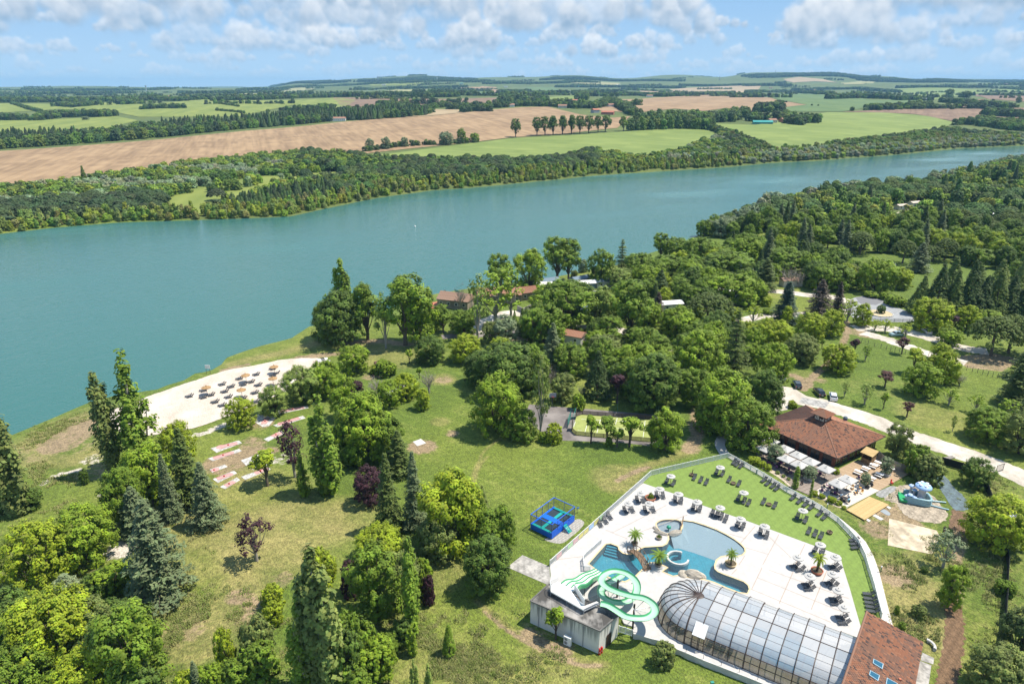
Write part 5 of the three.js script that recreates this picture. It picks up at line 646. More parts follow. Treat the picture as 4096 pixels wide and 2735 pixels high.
// sandpit, inflatable castle and rough plots east of the terrace
{
  const sand = mat(0.5, 0.42, 0.32, 1, { map: rep(GRAIN_STRONG, 0.35), bumpMap: rep(BUMPY, 0.6), bumpScale: 0.08 });
  const rough = (pts, n, seed, j = 0.5) => { const r = rng(seed); return smooth(pts, n, true).map((p) => V3(p.x + (r() - 0.5) * j, 0, p.z + (r() - 0.5) * j)); };
  struct('sand_patch', slab(rough(px('E', [[640, 490], [900, 470], [1100, 590], [1250, 760], [1335, 850], [1280, 960], [1080, 980], [860, 930], [700, 810], [620, 710], [480, 660], [540, 590]]), 70, 4), 0.035, 0.05), sand, 'churned pale sand round the inflatable castle');
  struct('concrete_plot', slab(px('E', [[545, 920], [1180, 1080], [1240, 1180], [1120, 1400], [525, 1280]]), 0.05, 0.1), mat(0.6, 0.5, 0.36, 0.95, { map: rep(GRAIN_STRONG, 0.12) }), 'large bare concrete plot beyond the footpath');
  struct('ground_sheet', slab(rough(px('E', [[1160, 400], [1260, 330], [1400, 480], [1560, 640], [1640, 760], [1600, 800], [1440, 810], [1340, 690], [1250, 560]]), 50, 6, 0.3), 0.04, 0.03), mat(0.11, 0.16, 0.18, 0.6, { map: rep(GRAIN_STRONG, 0.4) }), 'crumpled blue-grey weed sheet laid on the slope'); struct('ground_sheet', slab(rough(px('E', [[420, 810], [480, 795], [560, 850], [540, 880], [450, 840]]), 20, 8, 0.1), 0.04, 0.03), mat(0.25, 0.28, 0.3, 0.6), 'scrap of grey sheet beside the timber platform');
  struct('gravel_patch', slab(rough(px('E', [[360, 600], [600, 480], [640, 510], [560, 590], [470, 640]]), 30, 9, 0.3), 0.045, 0.05), mat(0.33, 0.33, 0.32, 1, { map: rep(GRAIN_STRONG, 1) }), 'grey gravel patch beside the terrace');
  for (const [q, l] of [[[[495, 760], [525, 750], [575, 780], [545, 795]], 'square white paving slab by the timber platform corner'], [[[220, 930], [255, 922], [300, 950], [270, 968]], 'white paving slab below the timber platform'], [[[290, 870], [340, 855], [475, 930], [430, 945]], 'long cream paving slab below the timber platform']]) struct('paving_slab', slab(px('E', q), 0.08, 0.1), M.whitewall, l);
  const c = G('E', 900, 690, 0), t = thing('inflatable_castle', 'pale blue inflatable castle topped by mushroom caps', 'bouncy castle', c, -0.35), sky = mat(0.26, 0.42, 0.46, 0.4), cap = mat(0.3, 0.46, 0.7, 0.35), capw = mat(0.55, 0.58, 0.66, 0.35), gr = mat(0.03, 0.35, 0.12, 0.4), stem = mat(0.6, 0.52, 0.5, 0.4);
  for (let r = 0; r < 4; r++) { part('wall_ring', tube([V3(-2.4, 0.3 + r * 0.42, 1.3), V3(2.2, 0.3 + r * 0.42, 1.5), V3(2.7, 0.3 + r * 0.42, 0.8), V3(2.4, 0.3 + r * 0.42, -1.6)], 0.27, 24, 8), sky, t); part('wall_ring', tube([V3(-2.4, 0.3 + r * 0.42, -1.5), V3(0, 0.3 + r * 0.42, -1.8), V3(2.4, 0.3 + r * 0.42, -1.6)], 0.27, 18, 8), sky, t); }
  part('floor', rbox(5, 0.5, 3.2, 0.2, 0, 0.25, 0), sky, t); part('slide_ramp', new RoundedBoxGeometry(1.8, 0.4, 2.8, 2, 0.18).rotateZ(0.25).translate(-2.6, 0.55, 0), gr, t); part('side_bolster', rbox(1.6, 0.7, 0.6, 0.28, -2.7, 0.5, 1.5), gr, t); part('side_bolster', rbox(1.6, 0.7, 0.6, 0.28, -2.7, 0.5, -1.5), gr, t);
  const shroom = (x, z, h, r, cm) => { const s = part('mushroom_stem', cyl(r * 0.4, r * 0.5, h, x, h / 2 + 0.4, z, 12), stem, t); part('mushroom_cap', new THREE.SphereGeometry(r, 18, 8, 0, 7, 0, 1.65).scale(1, 0.5, 1).translate(x, h + 0.35, z), cm, s); part('cap_spots', join([0, 1, 2, 3, 4, 5].map((i) => new THREE.SphereGeometry(r * 0.22, 8, 5).scale(1, 0.4, 1).translate(x + Math.cos(i * 1.05 + 0.3) * r * 0.55, h + 0.35 + r * 0.42, z + Math.sin(i * 1.05 + 0.3) * r * 0.55))), capw, s); };
  shroom(1.0, -0.6, 3.3, 1.75, cap); shroom(-1.1, -1.5, 2.6, 0.6, cap); shroom(-0.4, -1.2, 1.9, 0.55, cap); shroom(-1.6, 1.2, 1.7, 0.6, cap); shroom(-0.7, 1.4, 1.4, 0.5, cap); shroom(-2.2, 0.9, 1.2, 0.5, cap); shroom(0.6, 0.7, 1.0, 0.5, stem);
  t.scale.setScalar(0.86); for (const z of [0.9, -0.9]) part('air_tube', tube([V3(2.6, 0.25, z), V3(4.5, 0.22, z * 1.4), V3(6.2, 0.2, z * 1.7)], 0.2, 14, 8), mat(0.25, 0.4, 0.45, 0.4), t);
}

// ---------------------------------------------------------------- trees: crowns of leaf-sized faces on limbs
// collects leaves; each a small pointed blade with its own tone
class Leaves {
  constructor(seed) { this.r = rng(seed); this.p = []; this.c = []; }
  rand(a = -1, b = 1) { return a + (b - a) * this.r(); }
  dir() { const z = this.rand(), a = this.r() * 6.2832, s = Math.sqrt(1 - z * z); return V3(s * Math.cos(a), z, s * Math.sin(a)); }
  leaf(c, n, s, tone, asp = 0.62) {
    const u = V3(this.rand(), this.rand(), this.rand()).cross(n); if (u.lengthSq() < 1e-4) return; u.normalize().multiplyScalar(s * 0.5); const v = n.clone().cross(u).multiplyScalar(asp);
    const a = [c.x + u.x, c.y + u.y, c.z + u.z], b = [c.x + v.x, c.y + v.y, c.z + v.z], d = [c.x - u.x, c.y - u.y, c.z - u.z], e = [c.x - v.x, c.y - v.y, c.z - v.z];
    this.p.push(...a, ...b, ...d, ...a, ...d, ...e); const w = tone * this.rand(0.86, 1.14), y = this.rand(0.9, 1.14); for (let i = 0; i < 6; i++) this.c.push(w * y, w, w * 0.95);
  }
  clump(c, rad, k, s, out, tone, flat = 1) { for (let i = 0; i < k; i++) { const d = this.dir(), q = c.clone().add(V3(d.x * rad, d.y * rad * flat, d.z * rad).multiplyScalar(Math.cbrt(this.r()))); const n = d.multiplyScalar(0.8).addScaledVector(out, 0.8).add(V3(0, 0.35, 0)).normalize(); this.leaf(q, n, s * this.rand(0.7, 1.3), tone); } }
  build() { const g = new THREE.BufferGeometry(); g.setAttribute('position', new THREE.Float32BufferAttribute(this.p, 3)); g.setAttribute('color', new THREE.Float32BufferAttribute(this.c, 3)); return g; }
}
function limb(a, b, r0, r1, bend, L) { const m = a.clone().lerp(b, 0.5).add(V3(L.rand() * bend, L.rand(0, 1) * bend * 0.5, L.rand() * bend)); return join(rod(a, m, r0, (r0 + r1) / 2, 6), rod(m, b, (r0 + r1) / 2, r1, 5)); }
// all shapes are 10 m tall; W is the crown's width at that height
const SHAPES = {};
function broad(seed, { W = 8, trunk = 0.9, lobes = 17, k = 42, dens = 1, leaf = 0.35, sparse = 0, top = 0.6 }) {
  const L = new Leaves(seed), rx = W / 2, ry = (10 - trunk) / 2, cy = trunk + ry, ls = [], tr = [rod(V3(0, -0.3, 0), V3(L.rand() * 0.2, cy * 0.9, L.rand() * 0.2), 0.28, 0.14, 8)];
  for (let i = 0; i < lobes; i++) { let d = L.dir(); if (d.y < -0.55) d.y *= -0.6; const r = rx * L.rand(0.34, 0.5), pinch = d.y > 0.3 ? lerp(1, top, (d.y - 0.3) / 0.7) : 1; ls.push([V3(d.x * (rx - r) * pinch * 1.02, cy + d.y * (ry - r * 0.8), d.z * (rx - r) * pinch * 1.02), r, L.rand(0.84, 1.16)]); }
  ls.push([V3(0, cy, 0), Math.min(rx, ry) * 0.62, 1]); if (trunk < 1.2) for (let i = 0; i < 6; i++) { const a = i * 1.05 + L.rand() * 0.3, r = rx * L.rand(0.3, 0.42); ls.push([V3(Math.cos(a) * rx * 0.58, trunk + r * 0.75, Math.sin(a) * rx * 0.58), r, L.rand(0.85, 1.15)]); }
  for (const [c, r, tone] of ls) {
    tr.push(limb(V3(0, trunk * L.rand(0.7, 1.1), 0), c, 0.11, 0.035, 0.4, L));
    const m = Math.round(dens * 15 * (r / 1.8) * (r / 1.8) + 4);
    for (let i = 0; i < m; i++) { const d = L.dir(); if (d.y < -0.5 && L.r() < 0.6) d.y = -d.y; const q = c.clone().addScaledVector(d, r * L.rand(0.64, 1.1)); if (ls.some(([o, rr]) => o !== c && q.distanceTo(o) < rr * 0.62)) continue; if (L.r() < sparse) continue; L.clump(q, L.rand(0.42, 0.72), k, leaf, d, tone * L.rand(0.7, 1.3)); }
  }
  return { crown: L.build(), trunk: join(tr), W };
}
function poplar(seed, { W = 2.6, spires = 5, leaf = 0.32 }) {
  const L = new Leaves(seed), tr = [rod(V3(0, -0.3, 0), V3(0, 9, 0), 0.25, 0.04, 7)];
  const sp = [[0, 0, 10, 1]]; for (let i = 1; i < spires; i++) { const a = i * 2.4 + L.rand() * 0.5, q = W * L.rand(0.2, 0.36); sp.push([Math.cos(a) * q, Math.sin(a) * q, L.rand(5.6, 9.3), L.rand(0.8, 1.2)]); }
  for (const [x, z, h, tone] of sp) { tr.push(limb(V3(0, 0.5, 0), V3(x, h * 0.85, z), 0.09, 0.03, 0.2, L)); const rs = W * L.rand(0.15, 0.21) + 0.12; for (let y = 0.35; y < h; y += 0.2) { const t = y / h, lean = Math.min(1, 0.25 + t * 2), r = rs * Math.pow(Math.min(1, (1 - t) * 2.6 + 0.05), 0.7) * (0.7 + 0.3 * Math.min(1, t * 4)), gap = fbm(y * 1.6 + x * 9, z * 7 + seed, 2); for (let j = 0; j < 2; j++) { if (gap < 0.3) continue; const a = L.r() * 6.2832, d = V3(Math.cos(a), 0.6, Math.sin(a)), q = r * L.rand(0.45, 1.15); L.clump(V3(x * lean + d.x * q, y, z * lean + d.z * q), 0.32, 15, leaf, d, tone * L.rand(0.72, 1.28), 1.5); } } }
  return { crown: L.build(), trunk: join(tr), W };
}
function cedar(seed, { W = 6, droop = 0.1, gap = 0.55, full = 1, leaf = 0.42, low = 0.9 }) {
  const L = new Leaves(seed), tr = [rod(V3(0, -0.3, 0), V3(0, 9.7, 0), 0.24, 0.03, 8)];
  for (let y = low; y < 9.9; y += gap * L.rand(0.6, 1.2) * (1.15 - y / 16)) {
    const t = (y - low) / (10 - low), R = (W / 2) * Math.pow(1 - t, 0.85) * L.rand(0.8, 1.12) + 0.12, nb = Math.round(5 + 4 * (1 - t)), a0 = L.r() * 6.28;
    for (let b = 0; b < nb; b++) {
      const a = a0 + b / nb * 6.2832 + L.rand() * 0.25, rr = R * L.rand(0.7, 1.08), tone = L.rand(0.8, 1.22), dx = Math.cos(a), dz = Math.sin(a), tip = V3(dx * rr, y - droop * rr + L.rand() * 0.1, dz * rr); if (rr > 0.8) tr.push(rod(V3(0, y + 0.05, 0), tip, 0.05, 0.012, 4));
      const n = Math.max(2, Math.round(rr * 5 * full));
      for (let i = 0; i < n; i++) { const u = Math.pow((i + 0.7) / n, 0.8), w = 0.2 + 0.24 * rr * (1 - u * 0.55), c = V3(dx * rr * u, y - droop * rr * u * u + 0.06, dz * rr * u); for (let q = 0; q < 5; q++) { const off = L.rand() * w, pos = c.clone().add(V3(-dz * off, L.rand(-0.13, 0.1), dx * off)); L.leaf(pos, V3(L.rand() * 0.5 + dx * 0.35, 1, L.rand() * 0.5 + dz * 0.35).normalize(), leaf * L.rand(0.7, 1.25), tone, 0.42); } }
    }
  }
  return { crown: L.build(), trunk: join(tr), W };
}
function dense(seed, { W = 4.5, leaf = 0.36, pow = 0.8, low = 0.3 }) {   // cypress, yew, spruce: closed cone with a rough skin
  const L = new Leaves(seed), tr = [rod(V3(0, -0.3, 0), V3(0, 8, 0), 0.26, 0.05, 7)];
  for (let y = low; y < 10; y += 0.2) { const t = (y - low) / (10 - low), R = (W / 2) * Math.pow(Math.max(0, 1 - t), pow) * Math.min(1, 0.45 + t * 6), n = Math.ceil(R * 5 + 2); for (let i = 0; i < n; i++) { const a = L.r() * 6.2832, lump = 0.78 + 0.4 * fbm(a * 1.1 + seed, y * 0.7, 2), d = V3(Math.cos(a), 0.45, Math.sin(a)); L.clump(V3(d.x * R * lump, y + L.rand() * 0.1, d.z * R * lump), 0.34, 9, leaf, d, (0.6 + lump * 0.45) * L.rand(0.85, 1.15)); } }
  return { crown: L.build(), trunk: join(tr), W };
}
function umbrella(seed, { W = 14, leaf = 0.42 }) {
  const L = new Leaves(seed), tr = [rod(V3(0, -0.3, 0), V3(0.4, 5.5, 0.2), 0.42, 0.28, 8)], R = W / 2;
  for (let i = 0; i < 70; i++) { const a = i * 2.39996, q = Math.sqrt((i + 0.5) / 70), x = Math.cos(a) * q * R * 0.9, z = Math.sin(a) * q * R * 0.9, y = 2.3 + 6.4 * Math.sqrt(1 - q * q * 0.95), r = L.rand(0.95, 1.4), tone = L.rand(0.82, 1.2); if (i % 4 === 0) tr.push(limb(V3(0.4, 5.2, 0.2), V3(x, y - 0.4, z), 0.12, 0.04, 0.5, L)); for (let k = 0; k < 11; k++) { const d = L.dir(); if (d.y < -0.2) d.y = -d.y; L.clump(V3(x, y, z).add(d.clone().multiplyScalar(r * 0.8)), 0.42, 13, leaf, d, tone * L.rand(0.88, 1.12), 0.8); } }
  return { crown: L.build(), trunk: join(tr), W };
}
function bareTree(seed, W = 4) {
  const L = new Leaves(seed), tr = [];
  const grow = (p, d, len, r, n) => { const q = p.clone().addScaledVector(d, len); tr.push(rod(p, q, r, r * 0.65, 4)); if (!n) return; const m = n > 2 ? 3 : 2; for (let i = 0; i < m; i++) grow(p.clone().lerp(q, L.rand(0.55, 1)), d.clone().add(V3(L.rand() * 0.65, L.rand(-0.1, 0.35), L.rand() * 0.65)).normalize(), len * L.rand(0.62, 0.85), r * 0.6, n - 1); };
  for (let i = 0; i < 4; i++) grow(V3(0, -0.2, 0), V3(L.rand() * 0.35, 1, L.rand() * 0.35).normalize(), 3, 0.16, 4);
  for (let i = 0; i < 60; i++) L.clump(V3(L.rand() * W * 0.4, L.rand(3, 9), L.rand() * W * 0.4), 0.3, 3, 0.3, V3(0, 1, 0), 1);
  return { crown: L.build(), trunk: join(tr), W };
}
function palmShape(seed, W = 7) {
  const L = new Leaves(seed), tr = [rod(V3(0, -0.3, 0), V3(0.1, 6.4, 0), 0.6, 0.48, 9)];
  for (let i = 0; i < 30; i++) { const a = i * 2.39996, el = lerp(1.15, -0.45, i / 30), tone = L.rand(0.8, 1.2); let p = V3(0.1, 6.4, 0), e = el; for (let k = 0; k < 9; k++) { const d = V3(Math.cos(a) * Math.cos(e), Math.sin(e), Math.sin(a) * Math.cos(e)), q = p.clone().addScaledVector(d, W * 0.068), s = V3(-Math.sin(a), 0, Math.cos(a)); for (const sd of [-1, 1]) for (let j = 0; j < 2; j++) { const m = p.clone().lerp(q, j / 2 + 0.25), w = 0.95 * (1 - k / 12), A = m.clone().addScaledVector(d, -0.13), B = m.clone().addScaledVector(d, 0.13), T = m.clone().addScaledVector(s, sd * w).addScaledVector(d, 0.35).add(V3(0, -0.25, 0)); L.p.push(A.x, A.y, A.z, B.x, B.y, B.z, T.x, T.y, T.z); for (let z = 0; z < 3; z++) L.c.push(tone, tone, tone); } p = q; e -= 0.16; } }
  return { crown: L.build(), trunk: join(tr), W };
}
const build = (name, list) => { SHAPES[name] = list; };
build('broad', [broad(11, { W: 8 }), broad(12, { W: 7.4, lobes: 18 }), broad(13, { W: 9.6, lobes: 19, trunk: 0.7 }), broad(14, { W: 6.8, lobes: 20, trunk: 1.1 }), broad(15, { W: 10.6, lobes: 22, dens: 1.0, trunk: 0.6 })]);
build('tall', [broad(21, { W: 5.2, trunk: 1.3, lobes: 18, top: 0.7 }), broad(22, { W: 6.6, trunk: 1.6, lobes: 20, sparse: 0.12 })]);
build('round', [broad(31, { W: 9, trunk: 0.5, lobes: 24, dens: 1.15, top: 0.85 }), broad(32, { W: 11, trunk: 0.5, lobes: 26, dens: 1.1, top: 0.9 })]);
build('sparse', [broad(41, { W: 5.4, trunk: 1.3, lobes: 12, dens: 0.7, k: 15, sparse: 0.3, leaf: 0.46 }), broad(42, { W: 6.2, trunk: 1.6, lobes: 11, dens: 0.65, k: 14, sparse: 0.35, leaf: 0.46 })]);
build('young', [broad(51, { W: 5, trunk: 3, lobes: 9, dens: 0.8, k: 16, leaf: 0.62 }), broad(52, { W: 4.6, trunk: 3.4, lobes: 8, dens: 0.8, k: 14, leaf: 0.62, sparse: 0.2 })]);
build('shrub', [broad(61, { W: 11, trunk: 0.2, lobes: 18, leaf: 0.62, k: 22 }), broad(62, { W: 10, trunk: 0.1, lobes: 16, leaf: 0.62, k: 22 })]);
build('poplar', [poplar(71, {}), poplar(72, { W: 3.4, spires: 8 }), poplar(73, { W: 2.0, spires: 4 }), poplar(74, { W: 4.6, spires: 12 })]);
build('cedar', [cedar(81, { W: 6.4 }), cedar(82, { W: 5.6, gap: 0.5, droop: 0.16 }), cedar(83, { W: 7, gap: 0.6 })]);
build('tiered', [cedar(84, { W: 7.4, gap: 0.85, droop: 0.05, full: 0.85 })]);
build('spruce', [cedar(85, { W: 5, gap: 0.36, droop: 0.22, leaf: 0.36, full: 1.1, low: 0.4 }), cedar(86, { W: 4.6, gap: 0.38, droop: 0.25, leaf: 0.36, low: 0.4 })]);
build('cypress', [dense(91, { W: 4.2 }), dense(92, { W: 3.6, pow: 0.65 }), dense(93, { W: 5, pow: 0.9 })]);
build('column', [dense(94, { W: 1.3, pow: 0.4, leaf: 0.26 })]);
build('umbrella', [umbrella(101, {}), umbrella(102, { W: 13 })]);
build('bare', [bareTree(111), bareTree(112, 3)]);
build('palm', [palmShape(121), palmShape(122, 6.4)]);
const BARK = [mat(0.12, 0.095, 0.07, 0.95), mat(0.28, 0.26, 0.22, 0.9), mat(0.06, 0.048, 0.038, 0.95)];
const leafMat = (r, g, b) => mat(r, g, b, 0.75, { phys: true, vertexColors: true, transmission: 0.3, thickness: 0, specularIntensity: 0.5 });
const GREEN = { yellow: leafMat(0.275, 0.355, 0.015), fresh: leafMat(0.205, 0.305, 0.016), light: leafMat(0.22, 0.3, 0.06), mid: leafMat(0.152, 0.24, 0.017), dark: leafMat(0.1, 0.168, 0.021), deep: leafMat(0.06, 0.1, 0.023), olive: leafMat(0.18, 0.23, 0.055), silver: leafMat(0.22, 0.28, 0.15), blue: leafMat(0.155, 0.205, 0.095), pine: leafMat(0.115, 0.165, 0.032), spruce: leafMat(0.05, 0.1, 0.06), purple: leafMat(0.06, 0.022, 0.032), rust: leafMat(0.1, 0.045, 0.04), brown: leafMat(0.1, 0.08, 0.06) };
const NAMES = { broad: 'broadleaf_tree', tall: 'broadleaf_tree', round: 'round_tree', sparse: 'open_tree', young: 'young_tree', shrub: 'shrub', poplar: 'poplar_tree', cedar: 'cedar_tree', tiered: 'cedar_tree', spruce: 'spruce_tree', cypress: 'cypress_tree', column: 'slim_cypress', umbrella: 'umbrella_pine', bare: 'bare_tree', palm: 'palm_tree' };
const CAT = { shrub: 'shrub', palm: 'palm tree' };
const KIND = { broad: 'broadleaf tree', tall: 'tall broadleaf tree', round: 'dense round-crowned tree', sparse: 'thin open-crowned tree', young: 'slender young tree', shrub: 'bushy shrub', poplar: 'columnar poplar', cedar: 'cedar with layered boughs', tiered: 'wide cedar with separate tiers', spruce: 'conical spruce', cypress: 'dense conical conifer', column: 'pencil-slim cypress', umbrella: 'flat-topped umbrella pine', bare: 'leafless multi-stemmed tree', palm: 'palm with arching fronds' };
const TONE = { yellow: 'yellow-green', fresh: 'bright green', light: 'pale green', mid: 'green', dark: 'dark green', deep: 'very dark green', olive: 'olive green', silver: 'silvery green', blue: 'blue-green', pine: 'dull green', spruce: 'blue-black', purple: 'dark purple', rust: 'rust-purple', brown: 'greyish' };
const treeR = rng(2024), planted = [];
const protos = {};
function tree(kind, tone, p, h, w, where, group, turn) {
  const list = SHAPES[kind], want = w / h * 10, fit = list.map((s, i) => [Math.abs(Math.log(s.W / want)) + treeR() * 0.22, i]).sort((a, b) => a[0] - b[0]), vi = fit[0][1], sh = list[vi], key = kind + vi + tone; let o;
  const label = `${TONE[tone]} ${KIND[kind]} ${where}`;
  if (!protos[key]) { o = thing(NAMES[kind], label, CAT[kind] ?? 'tree', p, 0, group); part('trunk', sh.trunk, kind === 'poplar' || kind === 'sparse' ? BARK[1] : kind === 'bare' ? BARK[1] : BARK[treeR() < 0.6 ? 0 : 2], o); part('crown', sh.crown, GREEN[tone], o); protos[key] = o; } else o = copy(protos[key], p, 0, label, group);
  if (!group) delete o.userData.group;
  o.rotation.set(0, turn ?? treeR() * 6.28, 0); o.scale.set(w / sh.W, h / 10, w / sh.W * lerp(0.92, 1.08, treeR())); planted.push([p.x, p.z, w / 2]); return o;
}
// a tree from the photograph: foot, top and width in pixels of a frame; how high and wide it stands follows from its foot on the ground
function T(fr, kind, tone, x, y, top, w, where, group) { const g0 = G(fr, x, y, 0), p = V3(g0.x, groundAt(g0.x, g0.z) - 0.05, g0.z), h = Math.max(0.6, heightTo(p, fr, top)); return tree(kind, tone, p, h, Math.max(0.5, widthOf(p, fr, w) * (['broad', 'tall', 'round', 'sparse', 'young'].includes(kind) ? 1.16 : kind === 'poplar' ? 0.92 : 1.04)), where, group); }
const many = (fr, where, group, list) => list.forEach(([kind, tone, x, y, top, w]) => T(fr, kind, tone, x, y, top, w, where, group));
many('n02', 'on the lakeshore grass beyond the sand beach', 'lakeshore poplars', [['poplar', 'olive', 110, 400, -400, 230], ['poplar', 'mid', 0, 380, -350, 180], ['poplar', 'olive', 790, 120, -560, 175]]);
many('n01', 'standing at the edge of the sand beach', 'poplars at the beach', [['poplar', 'mid', 985, 1650, 855, 270]]);
many('n02', 'in the rough grass behind the beach poplars', 'trees in the rough grass', [['broad', 'yellow', 290, 900, 470, 420], ['broad', 'fresh', 590, 735, 360, 390], ['round', 'mid', 880, 480, 90, 260], ['cedar', 'blue', 960, 540, 205, 310], ['broad', 'fresh', 1060, 330, -110, 300], ['broad', 'yellow', 1240, 40, -230, 220], ['spruce', 'blue', 1185, 430, -20, 190], ['cedar', 'pine', 1310, 330, -190, 290], ['cedar', 'blue', 1440, 470, 40, 280], ['cedar', 'blue', 1110, 960, 295, 520], ['shrub', 'fresh', 780, 940, 740, 260], ['shrub', 'fresh', 920, 970, 890, 120], ['shrub', 'dark', 690, 960, 800, 220], ['tiered', 'silver', 480, 1010, 810, 330], ['shrub', 'dark', 585, 190, 90, 60], ['shrub', 'dark', 200, 360, 220, 180]]);
many('n02', 'in the overgrown thicket at the lawn corner', 'thicket trees', [['broad', 'yellow', 420, 1440, 965, 520], ['broad', 'olive', 690, 1370, 1010, 320], ['broad', 'mid', 960, 1590, 1000, 420], ['broad', 'yellow', 660, 1680, 1330, 380], ['broad', 'dark', 90, 1280, 930, 330], ['broad', 'mid', 180, 1680, 1330, 420], ['shrub', 'mid', 330, 1100, 960, 300], ['shrub', 'dark', 50, 1450, 1250, 260], ['broad', 'dark', 820, 1250, 1000, 260], ['shrub', 'mid', 1050, 1480, 1290, 220], ['shrub', 'dark', 960, 1700, 1440, 330], ['spruce', 'blue', 1370, 1660, 1410, 130], ['shrub', 'yellow', 1290, 1660, 1490, 160], ['shrub', 'fresh', 400, 1700, 1500, 320], ['shrub', 'dark', 560, 1250, 1080, 260], ['shrub', 'mid', 1000, 1320, 1120, 220]]);
T('n02', 'sparse', 'purple', 1765, 720, 415, 250, 'alone on the dry mown lawn');
many('n02', 'beside the leaning poplar on the lawn', 'bushes by the leaning poplar', [['shrub', 'yellow', 1880, 1030, 885, 155], ['shrub', 'yellow', 1885, 1150, 1010, 140], ['shrub', 'yellow', 1570, 1480, 1190, 150], ['shrub', 'olive', 1790, 1420, 1110, 230], ['shrub', 'mid', 1800, 1540, 1290, 260], ['shrub', 'fresh', 1470, 1620, 1420, 200], ['shrub', 'mid', 1640, 1600, 1400, 230], ['shrub', 'yellow', 1700, 1500, 1380, 160]]);
T('n02', 'poplar', 'olive', 2240, 1600, 640, 270, 'leaning out of the bushes on the lawn'); T('n02', 'poplar', 'mid', 2120, 1600, 960, 230, 'leaning out of the bushes on the lawn'); T('n02', 'shrub', 'yellow', 2210, 860, 645, 220, 'behind the leaning poplar on the lawn');
many('n02', 'along the mini golf lanes', 'trees along the mini golf', [['poplar', 'mid', 2250, 255, -408, 220], ['poplar', 'mid', 2090, 275, -30, 95], ['young', 'yellow', 1840, 205, -40, 190]]);
T('n02', 'sparse', 'purple', 2030, 145, -240, 190, 'standing among the mini golf lanes');
many('n01', 'on the grass edge of the sand beach', 'trees edging the beach', [['broad', 'yellow', 1660, 1370, 1170, 195], ['broad', 'light', 1885, 1285, 1085, 175], ['broad', 'light', 2090, 1185, 950, 260], ['broad', 'fresh', 2250, 1155, 912, 230]]);
many('n11', 'on the lakeside lawn near the farmhouse', 'lakeside lawn trees', [['broad', 'dark', 0, 790, 430, 330], ['broad', 'mid', -60, 760, 500, 250], ['poplar', 'mid', 30, 740, 225, 135], ['tall', 'mid', 180, 768, 390, 185], ['sparse', 'light', 305, 825, 445, 130], ['tall', 'mid', 440, 805, 310, 330], ['broad', 'fresh', 530, 790, 350, 220], ['round', 'dark', 605, 922, 745, 195], ['broad', 'yellow', 850, 915, 730, 195], ['broad', 'fresh', 85, 992, 805, 195]]);
many('n11', 'around the stone farmhouse', 'farmhouse trees', [['tall', 'mid', 700, 722, 520, 140], ['broad', 'mid', 845, 725, 560, 190], ['sparse', 'light', 935, 765, 320, 150], ['sparse', 'fresh', 1060, 655, 290, 300], ['sparse', 'fresh', 1165, 615, 240, 170], ['tall', 'mid', 1090, 465, 165, 170], ['broad', 'fresh', 1290, 445, 140, 200], ['broad', 'olive', 1030, 795, 640, 140], ['broad', 'silver', 1130, 805, 600, 160], ['cypress', 'mid', 1190, 660, 560, 45], ['cypress', 'dark', 1243, 665, 550, 42], ['bare', 'brown', 825, 560, 350, 70], ['broad', 'fresh', 640, 700, 590, 100]]);
many('n11', 'on the lake edge beside the mobile homes', 'trees by the mobile homes', [['tall', 'mid', 1485, 352, 50, 210], ['tall', 'mid', 1560, 352, 65, 160], ['broad', 'mid', 1780, 388, 145, 185], ['tiered', 'pine', 1925, 300, 70, 145], ['shrub', 'silver', 1660, 290, 215, 70], ['shrub', 'olive', 1600, 330, 285, 50], ['broad', 'light', 1910, 400, 275, 180], ['cypress', 'deep', 2190, 470, 290, 135], ['broad', 'mid', 2050, 330, 170, 200], ['broad', 'mid', 2240, 330, 185, 220], ['tall', 'mid', 2195, 210, 25, 120], ['broad', 'mid', 2300, 210, 60, 160]]);
many('n11', 'in the campsite grove behind the lawn', 'campsite grove', [['broad', 'mid', 1545, 695, 355, 400], ['broad', 'fresh', 1410, 600, 390, 240], ['broad', 'mid', 1390, 795, 520, 300], ['round', 'dark', 1290, 740, 620, 160], ['cedar', 'blue', 1450, 1000, 650, 215], ['round', 'dark', 1150, 1130, 790, 400], ['round', 'dark', 970, 1075, 860, 230], ['round', 'mid', 1310, 1125, 815, 210], ['broad', 'yellow', 1090, 905, 752, 170], ['broad', 'mid', 1560, 1015, 790, 230], ['broad', 'olive', 1800, 925, 735, 215], ['tall', 'mid', 1980, 765, 345, 270], ['broad', 'light', 1770, 690, 395, 190], ['cypress', 'deep', 1755, 1170, 850, 185], ['round', 'dark', 2130, 1235, 875, 330], ['round', 'mid', 2010, 1150, 900, 230], ['broad', 'olive', 1520, 1190, 1000, 160], ['broad', 'yellow', 2060, 760, 690, 130], ['broad', 'fresh', 2200, 1100, 860, 200], ['broad', 'dark', 1890, 1110, 940, 130], ['broad', 'yellow', 1960, 930, 830, 190], ['pine' && 'cedar', 'brown', 2170, 640, 440, 150]]);
T('n11', 'young', 'purple', 1895, 1205, 1000, 115, 'in the shade between the grove and the sports court'); T('n11', 'young', 'purple', 950, 905, 860, 90, 'peeping from behind the campsite grove'); 
T('n11', 'broad', 'fresh', 1070, 1395, 995, 340, 'alone beside the asphalt court'); T('n11', 'sparse', 'olive', 1370, 1445, 880, 130, 'half dead beside the asphalt court'); T('n11', 'bare', 'brown', 1440, 1105, 925, 70, 'dead and white behind the asphalt court'); T('n11', 'bare', 'brown', 1660, 1170, 1060, 40, 'small and broken behind the sports court'); T('n11', 'bare', 'brown', 605, 1135, 955, 90, 'on the open lawn with upright twigs');
